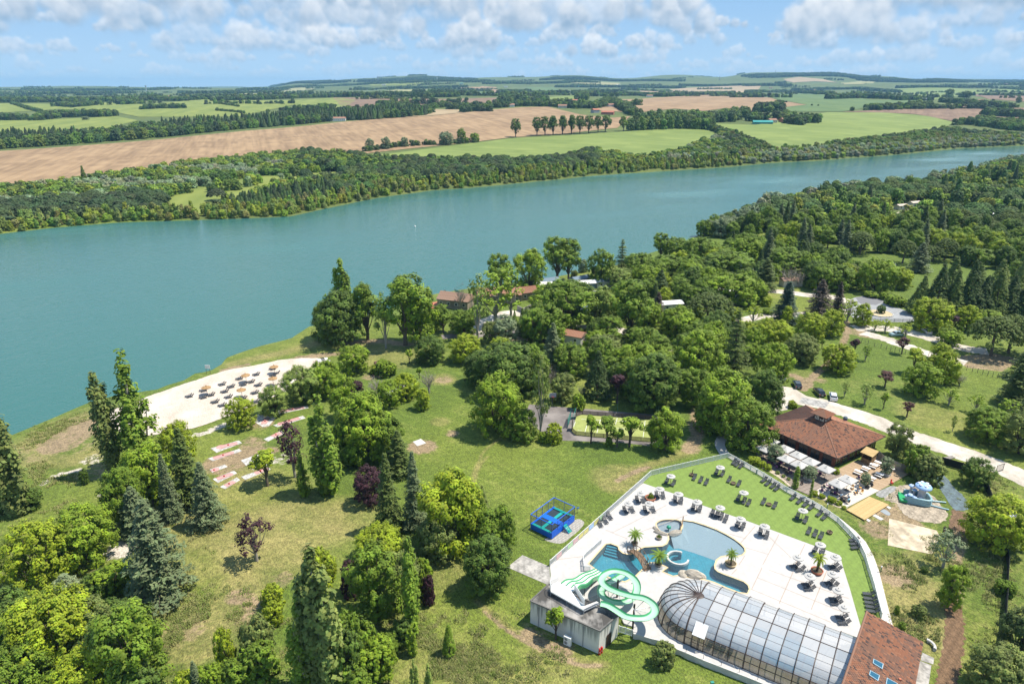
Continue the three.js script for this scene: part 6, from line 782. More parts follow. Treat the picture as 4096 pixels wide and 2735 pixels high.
many('n11', 'planted round the sports court', 'trees round the courts', [['broad', 'mid', 1250, 1455, 1250, 180], ['shrub', 'yellow', 1460, 1475, 1345, 125], ['shrub', 'fresh', 1385, 1470, 1400, 70], ['young', 'fresh', 1715, 1482, 1285, 105], ['young', 'mid', 1825, 1482, 1292, 115], ['young', 'mid', 1895, 1505, 1370, 95], ['young', 'fresh', 1980, 1503, 1292, 145], ['young', 'fresh', 2130, 1512, 1318, 95], ['broad', 'fresh', 2225, 1525, 1230, 200], ['shrub', 'fresh', 1630, 1248, 1140, 95], ['shrub', 'mid', 1840, 1500, 1440, 60]]);
many('n11', 'dotted over the open lawn', 'small lawn trees', [['shrub', 'fresh', 305, 1012, 900, 150], ['broad', 'fresh', 325, 1222, 1045, 160], ['broad', 'yellow', 445, 1172, 995, 160], ['broad', 'yellow', 555, 1248, 1100, 105], ['young', 'fresh', 467, 932, 828, 50], ['young', 'fresh', 535, 1036, 952, 38], ['shrub', 'yellow', 240, 1000, 940, 90]]);
T('n11', 'bare', 'purple', 240, 1162, 1005, 110, 'beside the lawn trees with a few leaves'); T('n11', 'shrub', 'purple', 100, 1132, 1052, 110, 'on the lawn beside the yellow-green trees');
many('n11', 'in the clump beside the mini golf', 'clump beside the mini golf', [['broad', 'fresh', 170, 1570, 1130, 400], ['broad', 'fresh', 20, 1310, 985, 170], ['broad', 'mid', 60, 1560, 1250, 230], ['cedar', 'pine', 400, 1690, 1390, 250], ['broad', 'mid', 330, 1600, 1290, 200], ['shrub', 'mid', 80, 1620, 1480, 200]]);
many('n12', 'in the tall clump on the lawn beside the trampoline', 'clump beside the trampoline', [['cedar', 'pine', 330, 510, -20, 240], ['cedar', 'blue', 510, 490, -30, 200], ['broad', 'yellow', 750, 640, 105, 380], ['broad', 'fresh', 860, 560, 120, 220], ['broad', 'mid', 1000, 640, 360, 220], ['broad', 'mid', 1110, 640, 330, 160], ['cypress', 'olive', 970, 420, 205, 125], ['broad', 'yellow', 270, 690, 490, 300], ['broad', 'mid', 240, 1080, 605, 330], ['poplar', 'mid', 490, 1185, 575, 150], ['sparse', 'olive', 300, 1060, 780, 200], ['shrub', 'fresh', 560, 920, 700, 150], ['broad', 'olive', 420, 960, 640, 230], ['shrub', 'mid', 610, 640, 470, 180], ['broad', 'olive', 660, 700, 430, 230], ['shrub', 'yellow', 430, 980, 790, 120]]);
T('n12', 'round', 'dark', 1000, 890, 570, 300, 'standing alone near the concrete pad'); T('n12', 'broad', 'purple', 200, 315, 75, 200, 'beside the tall clump of cedars'); T('n12', 'shrub', 'purple', 600, 990, 820, 90, 'half hidden in the clump of bushes'); T('n12', 'shrub', 'purple', 70, 930, 720, 140, 'at the outer edge of the trampoline clump');
many('n12', 'in the weeds at the bottom of the lawn', 'weedy bushes', [['shrub', 'mid', 100, 1420, 1050, 300], ['shrub', 'fresh', 220, 1490, 1250, 300], ['shrub', 'dark', 30, 1560, 1200, 260], ['poplar', 'fresh', 485, 1330, 1175, 90], ['cypress', 'mid', 740, 1325, 1162, 90], ['poplar', 'light', 500, 1560, 1400, 60], ['poplar', 'light', 600, 1600, 1430, 70], ['shrub', 'mid', 110, 1600, 1430, 260], ['shrub', 'mid', 330, 1330, 1230, 130], ['shrub', 'dark', 420, 1250, 1120, 160]]);
T('B', 'young', 'fresh', 415, 905, 555, 250, 'against the stained wall of the plant building'); T('B', 'shrub', 'olive', 1850, 1240, 1030, 330, 'growing against the low retaining wall'); 
many('n21', 'in the campsite wood', 'campsite wood near trees', [['broad', 'mid', 100, 270, 60, 210], ['broad', 'mid', 300, 335, 150, 300], ['broad', 'dark', 200, 340, 190, 200], ['broad', 'fresh', 430, 240, 60, 200], ['cedar', 'blue', 575, 270, 5, 130], ['cedar', 'pine', 560, 425, 200, 215], ['broad', 'fresh', 330, 530, 310, 300], ['broad', 'fresh', 480, 520, 350, 160], ['umbrella', 'pine', 170, 690, 440, 350], ['spruce', 'spruce', 700, 645, 365, 210], ['cedar', 'brown', 930, 605, 350, 230], ['cedar', 'brown', 1060, 575, 370, 115], ['cedar', 'pine', 230, 770, 500, 155], ['tiered', 'pine', 340, 1005, 540, 245], ['broad', 'mid', 700, 300, 130, 220], ['broad', 'fresh', 890, 330, 170, 160], ['broad', 'mid', 1050, 420, 250, 220], ['broad', 'fresh', 1320, 435, 205, 230], ['broad', 'yellow', 1490, 412, 270, 150], ['broad', 'mid', 30, 420, 300, 180], ['broad', 'mid', 60, 330, 180, 180], ['cypress', 'deep', 810, 260, 30, 150], ['broad', 'olive', 1170, 380, 250, 130], ['cedar', 'blue', 1620, 300, 95, 190], ['shrub', 'yellow', 560, 530, 460, 110], ['shrub', 'fresh', 590, 590, 550, 80], ['bare', 'brown', 740, 400, 240, 90], ['bare', 'brown', 790, 410, 260, 70]]);
many('n21', 'between the campsite road and the meadow', 'roadside trees', [['broad', 'yellow', 860, 775, 578, 185], ['broad', 'yellow', 1010, 742, 560, 165], ['sparse', 'yellow', 1130, 645, 490, 125], ['broad', 'yellow', 1230, 672, 520, 115], ['broad', 'yellow', 600, 835, 620, 225], ['tall', 'yellow', 705, 692, 540, 75], ['sparse', 'yellow', 480, 660, 530, 110], ['broad', 'yellow', 340, 640, 540, 120], ['round', 'olive', 800, 925, 740, 205], ['broad', 'fresh', 610, 1055, 788, 235], ['broad', 'fresh', 110, 1050, 700, 320], ['broad', 'mid', 90, 820, 640, 220], ['broad', 'fresh', 200, 880, 640, 200], ['round', 'dark', 550, 1295, 990, 225], ['broad', 'fresh', 270, 1390, 975, 330], ['broad', 'mid', 440, 1510, 1190, 320], ['broad', 'mid', 180, 1400, 1180, 200], ['broad', 'mid', 70, 1228, 950, 170], ['broad', 'mid', 20, 1080, 900, 180], ['broad', 'yellow', 430, 780, 640, 150], ['broad', 'mid', 130, 970, 800, 220]]);
many('n21', 'scattered on the meadow beside the gravel road', 'meadow trees', [['broad', 'yellow', 1060, 988, 798, 195], ['sparse', 'mid', 1255, 912, 808, 75], ['young', 'mid', 955, 832, 758, 32], ['young', 'yellow', 1580, 997, 822, 115], ['broad', 'yellow', 1765, 905, 790, 115], ['broad', 'fresh', 1830, 802, 690, 155], ['broad', 'yellow', 1795, 1062, 850, 155], ['broad', 'yellow', 1710, 1030, 880, 110], ['broad', 'fresh', 1630, 1152, 930, 225], ['young', 'fresh', 1378, 1246, 1122, 48], ['sparse', 'light', 1250, 1212, 1068, 115], ['sparse', 'light', 1110, 1162, 1058, 62], ['sparse', 'fresh', 1830, 1217, 1098, 115], ['sparse', 'fresh', 2010, 1272, 1148, 110], ['sparse', 'fresh', 2225, 1312, 1178, 150], ['sparse', 'mid', 1855, 1402, 1288, 45], ['round', 'mid', 2095, 1455, 1252, 265], ['sparse', 'yellow', 1320, 705, 630, 85], ['sparse', 'yellow', 1390, 720, 630, 90], ['sparse', 'yellow', 1530, 750, 660, 100]]);
many('n21', 'on the meadow with a round little crown', 'purple meadow trees', [['young', 'purple', 1180, 862, 762, 65], ['young', 'rust', 1507, 867, 752, 80], ['young', 'rust', 1390, 1092, 983, 95], ['young', 'rust', 1540, 1302, 1192, 78], ['young', 'purple', 1850, 700, 598, 100]]); T('n21', 'bare', 'brown', 1905, 1088, 988, 70, 'dead on the meadow beside the wire fence');
many('n21', 'beside the roundabout', 'roundabout trees', [['broad', 'yellow', 1690, 702, 478, 245], ['broad', 'yellow', 1950, 702, 530, 145], ['broad', 'fresh', 2090, 640, 560, 150], ['shrub', 'fresh', 1460, 530, 455, 140], ['shrub', 'fresh', 1300, 470, 430, 120], ['shrub', 'fresh', 1390, 490, 440, 80]]);
many('n21', 'shading the dirt yard by the car park', 'umbrella pines by the car park', [['umbrella', 'pine', 2120, 880, 605, 340], ['umbrella', 'pine', 2240, 860, 595, 300], ['umbrella', 'pine', 2390, 900, 640, 300]]);
many('n21', 'in the tall screen behind the roundabout', 'conifer screen', [['cypress', 'pine', 1620, 590, 330, 170], ['cypress', 'deep', 1730, 600, 250, 190], ['cypress', 'pine', 1840, 610, 300, 180], ['cypress', 'deep', 1940, 610, 230, 190], ['cypress', 'deep', 2040, 610, 330, 170], ['cypress', 'pine', 2130, 610, 290, 190], ['cypress', 'deep', 2230, 610, 330, 180], ['cypress', 'deep', 2330, 620, 350, 180], ['cypress', 'pine', 2000, 500, 240, 170], ['cypress', 'olive', 2150, 480, 220, 170], ['cypress', 'olive', 2290, 490, 230, 170], ['cypress', 'pine', 1830, 480, 200, 160]]);
many('n21', 'at the meadow edge beyond the wire fence', 'dark pines at the meadow edge', [['cedar', 'pine', 2270, 1215, 930, 260], ['cedar', 'pine', 2340, 1040, 800, 240], ['broad', 'olive', 2310, 1550, 1240, 210], ['cedar', 'pine', 2390, 1320, 1050, 220]]);
T('R', 'broad', 'olive', 2010, 790, 370, 260, 'with white blossom behind the restaurant terrace'); T('R', 'shrub', 'mid', 2230, 975, 640, 330, 'behind the curved slatted screen'); T('R', 'shrub', 'yellow', 795, 205, 120, 120, 'at the back corner of the restaurant'); T('E', 'shrub', 'olive', 1050, 420, 60, 380, 'between the terrace screen and the sandpit');
many('n22', 'in the rough ground beside the dirt track', 'trees beside the dirt track', [['broad', 'yellow', 2130, 610, 275, 370], ['sparse', 'silver', 1790, 765, 530, 200], ['broad', 'fresh', 1820, 1045, 735, 155], ['broad', 'deep', 2290, 1430, 1080, 270], ['broad', 'olive', 2150, 1610, 1330, 350], ['shrub', 'olive', 1620, 1105, 1030, 100], ['shrub', 'mid', 1505, 1195, 1145, 55], ['shrub', 'mid', 1470, 1085, 1030, 40], ['shrub', 'mid', 2210, 940, 850, 130], ['broad', 'dark', 2010, 200, 15, 180], ['shrub', 'dark', 1660, 800, 760, 50], ['broad', 'mid', 2330, 1620, 1380, 250]]);
// palms of the pool terrace
for (const [fr, x, y, top, w, l] of [['A', 1475, 1262, 1085, 190, 'beyond the footbridge on the pool deck'], ['A', 1792, 1545, 1360, 230, 'beside the footbridge foot'], ['C', 752, 1545, 1340, 155, 'in the pale planter on the pool peninsula'], ['D', 1905, 70, -190, 180, 'in the terracotta planter among the parasols']]) { const p = G(fr, x, y, DK + 0.2), h = heightTo(p, fr, top) + 0.3; tree('palm', fr === 'D' ? 'yellow' : 'mid', p, h * 1.05, widthOf(p, fr, w), l); }
T('A', 'shrub', 'fresh', 1685, 665, 575, 85, 'filling the terracotta planter between the parasols'); T('A', 'shrub', 'mid', 1800, 1190, 1140, 70, 'in the stone pot beside the lagoon');

// ---------------------------------------------------------------- olive trees and terrace shrubs
for (const o of scene.children.slice()) if (o.userData.later) { const [p, top, w, l] = o.userData.later; delete o.userData.later; tree('broad', 'silver', p.clone().setY(0.55), heightTo(p.clone().setY(0.55), 'R', top), widthOf(p, 'R', w), 'rooted ' + l); }
many('R', 'along the terrace planting bed', 'terrace shrubs', [['shrub', 'yellow', 340, 860, 775, 150], ['shrub', 'yellow', 430, 895, 830, 100], ['shrub', 'yellow', 505, 935, 875, 90], ['shrub', 'yellow', 1060, 1240, 1180, 80], ['shrub', 'yellow', 1140, 1265, 1215, 80], ['shrub', 'yellow', 1250, 1315, 1245, 110], ['shrub', 'yellow', 1340, 1350, 1300, 80], ['shrub', 'yellow', 1400, 1395, 1360, 60], ['shrub', 'light', 620, 985, 950, 50], ['shrub', 'light', 690, 1025, 990, 45], ['shrub', 'light', 750, 1060, 1025, 45], ['shrub', 'yellow', 1305, 985, 915, 80]]);
T('R', 'column', 'mid', 822, 1150, 895, 66, 'at the terrace edge beside the menu board'); T('R', 'column', 'mid', 1005, 1258, 1045, 36, 'at the terrace edge beside the yellow shrubs');

// ---------------------------------------------------------------- roads, beach, courts, mini golf
const roadPts = [], homes = [];
function ribbon(fr, pts, w, name, m, label, y = 0.03, jag = 0.35, seed = 1) {
  const c = smooth(px(fr, pts), Math.max(14, pts.length * 8)), r = rng(seed), A = [], B = [];
  c.forEach((p, i) => { roadPts.push([p.x, p.z, (typeof w === 'number' ? w : 5) / 2]); const d = c[Math.min(i + 1, c.length - 1)].clone().sub(c[Math.max(0, i - 1)]).setY(0).normalize(), s = V3(-d.z, 0, d.x), k = typeof w === 'function' ? w(i / (c.length - 1)) : w; A.push(p.clone().addScaledVector(s, k / 2 + (r() - 0.5) * jag)); B.push(p.clone().addScaledVector(s, -k / 2 + (r() - 0.5) * jag)); });
  return struct(name, slab([...A, ...B.reverse()], y, 0.06), m, label);
}
const gravelTex = tex(512, 512, (x, y) => { const u = x / 512, v = y / 512, n = pfbm(u, v, 6, 6), f = pfbm(u, v, 128, 2), m = clamp(0.5 + (n - 0.5) * 1.6 + (f - 0.5) * 0.7); return [enc(lerp(0.33, 0.6, m)), enc(lerp(0.29, 0.55, m)), enc(lerp(0.235, 0.48, m))]; }); gravelTex.repeat.set(1 / 14, 1 / 14);
const asphaltTex = tex(512, 512, (x, y) => { const u = x / 512, v = y / 512, n = pfbm(u, v, 5, 6), f = pfbm(u, v, 128, 2), m = clamp(0.5 + (n - 0.5) * 1.9 + (f - 0.5) * 0.5); return [enc(lerp(0.12, 0.24, m)), enc(lerp(0.105, 0.215, m)), enc(lerp(0.1, 0.2, m))]; }); asphaltTex.repeat.set(1 / 16, 1 / 16);
const GRAVEL = mat(1, 1, 1, 0.95, { map: gravelTex }), ASPHALT = mat(1, 1, 1, 0.9, { map: asphaltTex }), TARMAC = mat(0.3, 0.31, 0.32, 0.9, { map: rep(GRAIN, 0.2) });
ribbon('n21', [[905, 1195], [1080, 1250], [1300, 1320], [1550, 1425], [1800, 1510], [2100, 1610], [2348, 1720], [2700, 1900]], 6.6, 'gravel_road', GRAVEL, 'pale gravel road running past the restaurant', 0.03, 0.6, 2);
struct('gravel_lot', slab(px('n21', [[645, 1085], [760, 1098], [850, 1155], [1040, 1202], [1000, 1262], [960, 1245], [740, 1205], [720, 1250], [635, 1265]]), 0.036, 0.05), GRAVEL, 'gravel parking lot behind the restaurant'); struct('road_patch', slab(px('n21', [[820, 1165], [1010, 1200], [980, 1240], [800, 1200]]), 0.042, 0.02), mat(0.4, 0.39, 0.37, 0.9, { map: rep(GRAIN_STRONG, 0.3) }), 'grey resurfaced patch on the gravel lot');
struct('roundabout', slab(smooth(px('n21', [[1120, 560], [1180, 480], [1260, 470], [1380, 475], [1390, 520], [1500, 555], [1590, 600], [1600, 640], [1400, 645], [1200, 625]]), 60, true), 0.03, 0.06), TARMAC, 'grey asphalt turning circle'); struct('forecourt', slab(px('n21', [[1190, 480], [1260, 462], [1390, 468], [1395, 500], [1330, 530], [1220, 520]]), 0.036, 0.02), mat(0.16, 0.16, 0.17, 0.9), 'darker asphalt forecourt at the campsite entrance');
ribbon('n21', [[1180, 690], [1330, 690], [1480, 700], [1700, 755], [1950, 830], [2100, 850]], 6, 'gravel_road', GRAVEL, 'gravel car park lane below the roundabout', 0.03, 0.8, 3); ribbon('n21', [[1240, 720], [1400, 765], [1560, 820], [1760, 885], [1950, 930]], 5, 'gravel_road', GRAVEL, 'gravel lane along the wire fence', 0.034, 0.9, 4);
ribbon('n21', [[380, 645], [520, 610], [700, 600], [900, 590], [1050, 580], [1180, 560]], 5, 'gravel_road', GRAVEL, 'campsite road behind the meadow', 0.03, 0.5, 5); ribbon('n21', [[560, 430], [700, 440], [850, 460], [1000, 470], [1180, 520]], 6, 'gravel_road', GRAVEL, 'campsite lane among the pitches', 0.03, 0.5, 6);
ribbon('n11', [[1580, 675], [1720, 685], [1880, 690], [2010, 740], [2120, 790], [2240, 850]], 4.5, 'gravel_road', GRAVEL, 'curving gravel lane through the campsite', 0.03, 0.5, 7); ribbon('n11', [[925, 735], [960, 670], [1050, 620], [1150, 585], [1250, 590]], 6, 'gravel_road', GRAVEL, 'gravel yard in front of the farmhouse', 0.03, 0.5, 8); ribbon('n11', [[690, 750], [850, 735], [1000, 735], [1220, 705]], 4, 'gravel_road', ASPHALT, 'grey lane past the farmhouse', 0.034, 0.3, 9); struct('gravel_lot', slab(px('n11', [[1820, 930], [1920, 900], [2000, 930], [1980, 1020], [1860, 1000]]), 0.03, 0.05), GRAVEL, 'bare pale ground among the grove trees');
ribbon('n21', [[330, 1400], [275, 1440], [255, 1490], [290, 1560]], 2.2, 'footpath', mat(0.4, 0.38, 0.36, 0.9), 'grey winding footpath to the terrace', 0.04, 0.05, 10); ribbon('n21', [[2345, 160], [2240, 210], [2180, 240]], 4, 'gravel_road', GRAVEL, 'sandy lane between far campsite pitches', 0.03, 0.5, 11);
ribbon('F', [[1400, 480], [1420, 700], [1430, 900], [1400, 1100], [1370, 1300], [1320, 1500], [1290, 1700]], 2.4, 'dirt_track', mat(0.27, 0.165, 0.09, 1, { map: rep(GRAIN_STRONG, 0.6), bumpMap: rep(BUMPY, 0.8), bumpScale: 0.1 }), 'brown dug earth track', 0.02, 0.5, 12); ribbon('E', [[1500, 820], [1480, 950], [1440, 1080]], 2.6, 'dirt_track', mat(0.27, 0.17, 0.1, 1, { map: rep(GRAIN_STRONG, 0.6), bumpMap: rep(BUMPY, 0.8), bumpScale: 0.1 }), 'brown earth strip below the weed sheet', 0.02, 0.5, 13);
{ // flower island of the turning circle
  const p = G('n21', 1358, 590, 0.03), t = thing('traffic_island', 'round flower island ringed by stones on the turning circle', 'traffic island', p); part('gravel', cyl(4, 4, 0.25, 0, 0.12, 0, 28), M.cope, t); for (let i = 0; i < 22; i++) { const a = i / 22 * 6.2832; part('kerb_stone', rbox(0.9, 0.35, 0.4, 0.08).rotateY(-a + Math.PI / 2).translate(Math.cos(a) * 4.1, 0.18, Math.sin(a) * 4.1), M.whitewall, t); }
  T('n21', 'broad', 'dark', 1362, 588, 528, 55, 'on the stone-ringed traffic island');
}
// sand beach
const sandTex = tex(512, 512, (x, y) => { const u = x / 512, v = y / 512, n = pfbm(u, v, 5, 6), f = pfbm(u, v, 64, 3), m = clamp(0.55 + (n - 0.5) * 1.1 + (f - 0.5) * 0.7); return [enc(lerp(0.44, 0.68, m)), enc(lerp(0.365, 0.6, m)), enc(lerp(0.29, 0.52, m))]; }); sandTex.repeat.set(1 / 18, 1 / 18);
{
  const R = rng(31), pts = smooth(px('S', [[200, 480], [360, 425], [520, 368], [650, 330], [790, 285], [1000, 222], [1350, 170], [1650, 115], [1900, 95], [2150, 105], [2200, 150], [2050, 260], [1800, 450], [1640, 520], [1450, 605], [1300, 665], [1050, 772], [850, 845], [640, 915], [330, 965], [60, 1010], [-200, 980], [-330, 860], [-330, 700], [-60, 590]]), 160, true).map((p) => V3(p.x + (R() - 0.5) * 0.35, 0, p.z + (R() - 0.5) * 0.35));
  const tri = drape(pts, 3, 0.06), pos = tri.attributes.position; for (let i = 0; i < pos.count; i++) pos.setY(i, Math.max(groundAt(pos.getX(i), pos.getZ(i)), WATER) + 0.09); tri.computeVertexNormals(); struct('beach', tri, mat(1, 1, 1, 1, { map: sandTex, bumpMap: rep(BUMPY, 0.5), bumpScale: 0.07 }), 'pale sand beach beside the lake');
  const bl = (x0, y0, x1, y1) => { const a0 = G('S', x0, y0, 0), b0 = G('S', x1, y1, 0.3), d = b0.clone().sub(a0), c = a0.clone().lerp(b0, 0.5); c.y = groundAt(c.x, c.z) + 0.09; copy(loungerProto, c, Math.atan2(d.x, d.z), 'dark sun lounger standing on the sand beach', 'beach loungers'); };
  for (const [x, y] of [[1360, 285], [1165, 332], [960, 398], [1065, 428], [740, 470], [1210, 405], [1300, 372], [1385, 412], [990, 487], [1595, 425], [1555, 218], [1615, 273], [1560, 296], [1345, 503], [1035, 552], [1205, 568], [740, 553], [828, 525], [575, 538], [878, 610], [962, 650], [1358, 608]]) { bl(x - 36, y + 12, x + 24, y - 12); if (![1615, 1595].includes(x)) bl(x - 14, y + 20, x + 46, y - 6); }
  const straw = mat(0.42, 0.26, 0.12, 0.95, { map: rep(GRAIN_STRONG, 2) }), mk = thing('straw_parasol', 'thatched straw parasol on the sand beach', 'parasol', V3(0, 0, 0), 0, 'straw parasols'); part('thatch', new THREE.ConeGeometry(1.2, 0.5, 20, 1, true).translate(0, 2.25, 0), straw, mk); part('thatch_fringe', new THREE.CylinderGeometry(1.2, 1.16, 0.12, 20, 1, true).translate(0, 1.95, 0), straw, mk); part('pole', cyl(0.05, 0.05, 2.4, 0, 1.2, 0), M.wood, mk); part('tip', new THREE.ConeGeometry(0.2, 0.3, 10).translate(0, 2.62, 0), straw, mk);
  [[1580, 275], [1247, 375], [1566, 415], [787, 520], [1198, 552]].forEach(([x, y], i) => { const p = G('S', x, y, 0); p.y = groundAt(p.x, p.z) + 0.08; if (i) copy(mk, p, i); else mk.position.copy(p); });
  const p = G('S', 800, 275, -0.6), sg = thing('beach_sign', 'white notice board on two posts at the water edge', 'sign', V3(p.x, groundAt(p.x, p.z), p.z), -0.15); part('panel', box(1.5, 1.1, 0.06, 0, 2.2, 0), M.white, sg); part('post', cyl(0.05, 0.05, 2.6, -0.55, 1.2, -0.06), M.charcoal, sg); part('post', cyl(0.05, 0.05, 2.6, 0.55, 1.2, -0.06), M.charcoal, sg);
  for (const [x, y] of [[2140, 115], [2150, 130], [2170, 145]]) { const q = G('S', x, y, 0), s = thing('stacked_pedalo', 'black and white boat hull lying at the beach end', 'boat', V3(q.x, groundAt(q.x, q.z) + 0.1, q.z), 0.5, 'boat hulls at the beach end'); part('hull', new THREE.CapsuleGeometry(0.42, 2.4, 4, 10).rotateZ(Math.PI / 2).scale(1, 0.5, 1).translate(0, 0.2, 0), M.white, s); part('seat', rbox(1.1, 0.16, 0.6, 0.05, 0, 0.42, 0), M.black, s); }
  const by = G('n10', 505, 1560, WATER), bu = thing('swim_buoy', 'tiny white buoy floating on the open lake', 'buoy', V3(by.x, WATER, by.z)); part('float', new THREE.SphereGeometry(0.5, 14, 10).translate(0, 0.2, 0), M.white, bu); part('ring', new THREE.TorusGeometry(0.28, 0.08, 8, 16).rotateX(1.57).translate(0, 0.7, 0), M.white, bu);
}
// mini golf lanes: concrete beds with pink playing strips
{
  const conc = mat(0.56, 0.54, 0.51, 0.95, { map: rep(GRAIN_STRONG, 0.4) }), pink = mat(0.52, 0.3, 0.28, 0.8, { map: rep(GRAIN, 1) }), edge = mat(0.5, 0.24, 0.23, 0.8);
  const lane = (fr, bed, x0, y0, x1, y1, w, r, label) => { const t = thing('mini_golf_lane', label, 'mini golf lane'), a = G(fr, x0, y0, 0), b = G(fr, x1, y1, 0); const bp = px(fr, bed), bc = bp.reduce((m, p) => m.add(p), V3(0, 0, 0)).divideScalar(bp.length); part('bed', slab(bp.map((p) => bc.clone().lerp(p, 1.25)), 0.05, 0.15), conc, t); const d = b.clone().sub(a).normalize(), s = V3(-d.z, 0, d.x); part('strip', slab([a.clone().addScaledVector(s, w), b.clone().addScaledVector(s, w), b.clone().addScaledVector(s, -w), a.clone().addScaledVector(s, -w)], 0.075, 0.03), pink, t); part('hole_ring', cyl(r, r, 0.05, a.x, 0.058, a.z, 22), pink, t); for (const k of [-1, 1]) part('border', beam(a.clone().addScaledVector(s, k * (w + 0.05)).setY(0.09), b.clone().addScaledVector(s, k * (w + 0.05)).setY(0.09), 0.05, 0.1), edge, t); const m = a.clone().lerp(b, 0.45); part('obstacle', join(box(0.3, 0.2, 0.15, m.x, 0.18, m.z), cyl(0.07, 0.07, 0.3, m.x, 0.2, m.z)), M.red, t); };
  lane('S', [[1650, 710], [1930, 660], [1942, 685], [1660, 742]], 1680, 718, 1925, 675, 0.55, 0.75, 'long straight mini golf lane parallel to the beach'); lane('S', [[1600, 875], [1880, 785], [1905, 808], [1640, 892]], 1650, 868, 1870, 800, 0.55, 0.8, 'mini golf lane with two red obstacles behind the purple tree'); lane('S', [[1345, 830], [1420, 785], [1575, 790], [1500, 880], [1440, 890]], 1480, 815, 1450, 870, 0.6, 0.8, 'kinked mini golf lane on a square bed'); lane('S', [[1475, 1040], [1640, 960], [1665, 990], [1515, 1062]], 1625, 985, 1555, 1020, 0.6, 0.8, 'short mini golf lane beside the purple tree'); lane('S', [[865, 1150], [1130, 1075], [1160, 1100], [920, 1190]], 945, 1140, 1140, 1098, 0.6, 0.95, 'bottle-shaped mini golf lane with a round end'); lane('S', [[835, 1265], [1130, 1175], [1155, 1195], [880, 1290]], 1065, 1212, 860, 1275, 0.55, 0.7, 'mini golf lane with a round basin end'); lane('S', [[1220, 1290], [1460, 1200], [1530, 1230], [1270, 1340]], 1405, 1262, 1490, 1215, 0.55, 0.8, 'mini golf lane on a wide pale bed'); lane('S', [[1310, 1375], [1450, 1320], [1480, 1350], [1340, 1400]], 1450, 1335, 1370, 1365, 0.5, 0.6, 'short mini golf lane under the yellow-green tree'); lane('S', [[1220, 1480], [1470, 1390], [1500, 1410], [1260, 1510]], 1470, 1405, 1345, 1450, 0.5, 0.7, 'mini golf lane ending beside the yellow-green tree'); lane('S', [[835, 1400], [980, 1355], [1005, 1375], [860, 1430]], 880, 1408, 850, 1425, 0.5, 0.8, 'mini golf lane half hidden by the cedar'); lane('S', [[880, 1510], [1080, 1430], [1110, 1455], [930, 1545]], 1055, 1465, 900, 1518, 0.5, 0.65, 'mini golf lane with a red ramp beside the cedar'); lane('S', [[960, 1600], [1120, 1510], [1150, 1535], [1010, 1620]], 1080, 1560, 1000, 1600, 0.5, 0.65, 'lowest mini golf lane next to the cedar');
  const q = G('n11', 535, 1475, 0); struct('concrete_pad', slab(px('n11', [[490, 1470], [545, 1450], [582, 1480], [520, 1500]]), 0.05, 0.1), M.whitewall, 'small white concrete pad on the lawn'); struct('asphalt_patch', slab(smooth(px('n11', [[60, 1190], [160, 1140], [165, 1155], [90, 1190]]), 20, true), 0.03, 0.04), TARMAC, 'grey patch of old path on the lawn'); struct('asphalt_patch', slab(smooth(px('n11', [[290, 1150], [420, 1075], [435, 1110], [370, 1145], [330, 1160]]), 20, true), 0.03, 0.04), mat(0.45, 0.45, 0.45, 0.9), 'pale patch of path between the small trees');
}
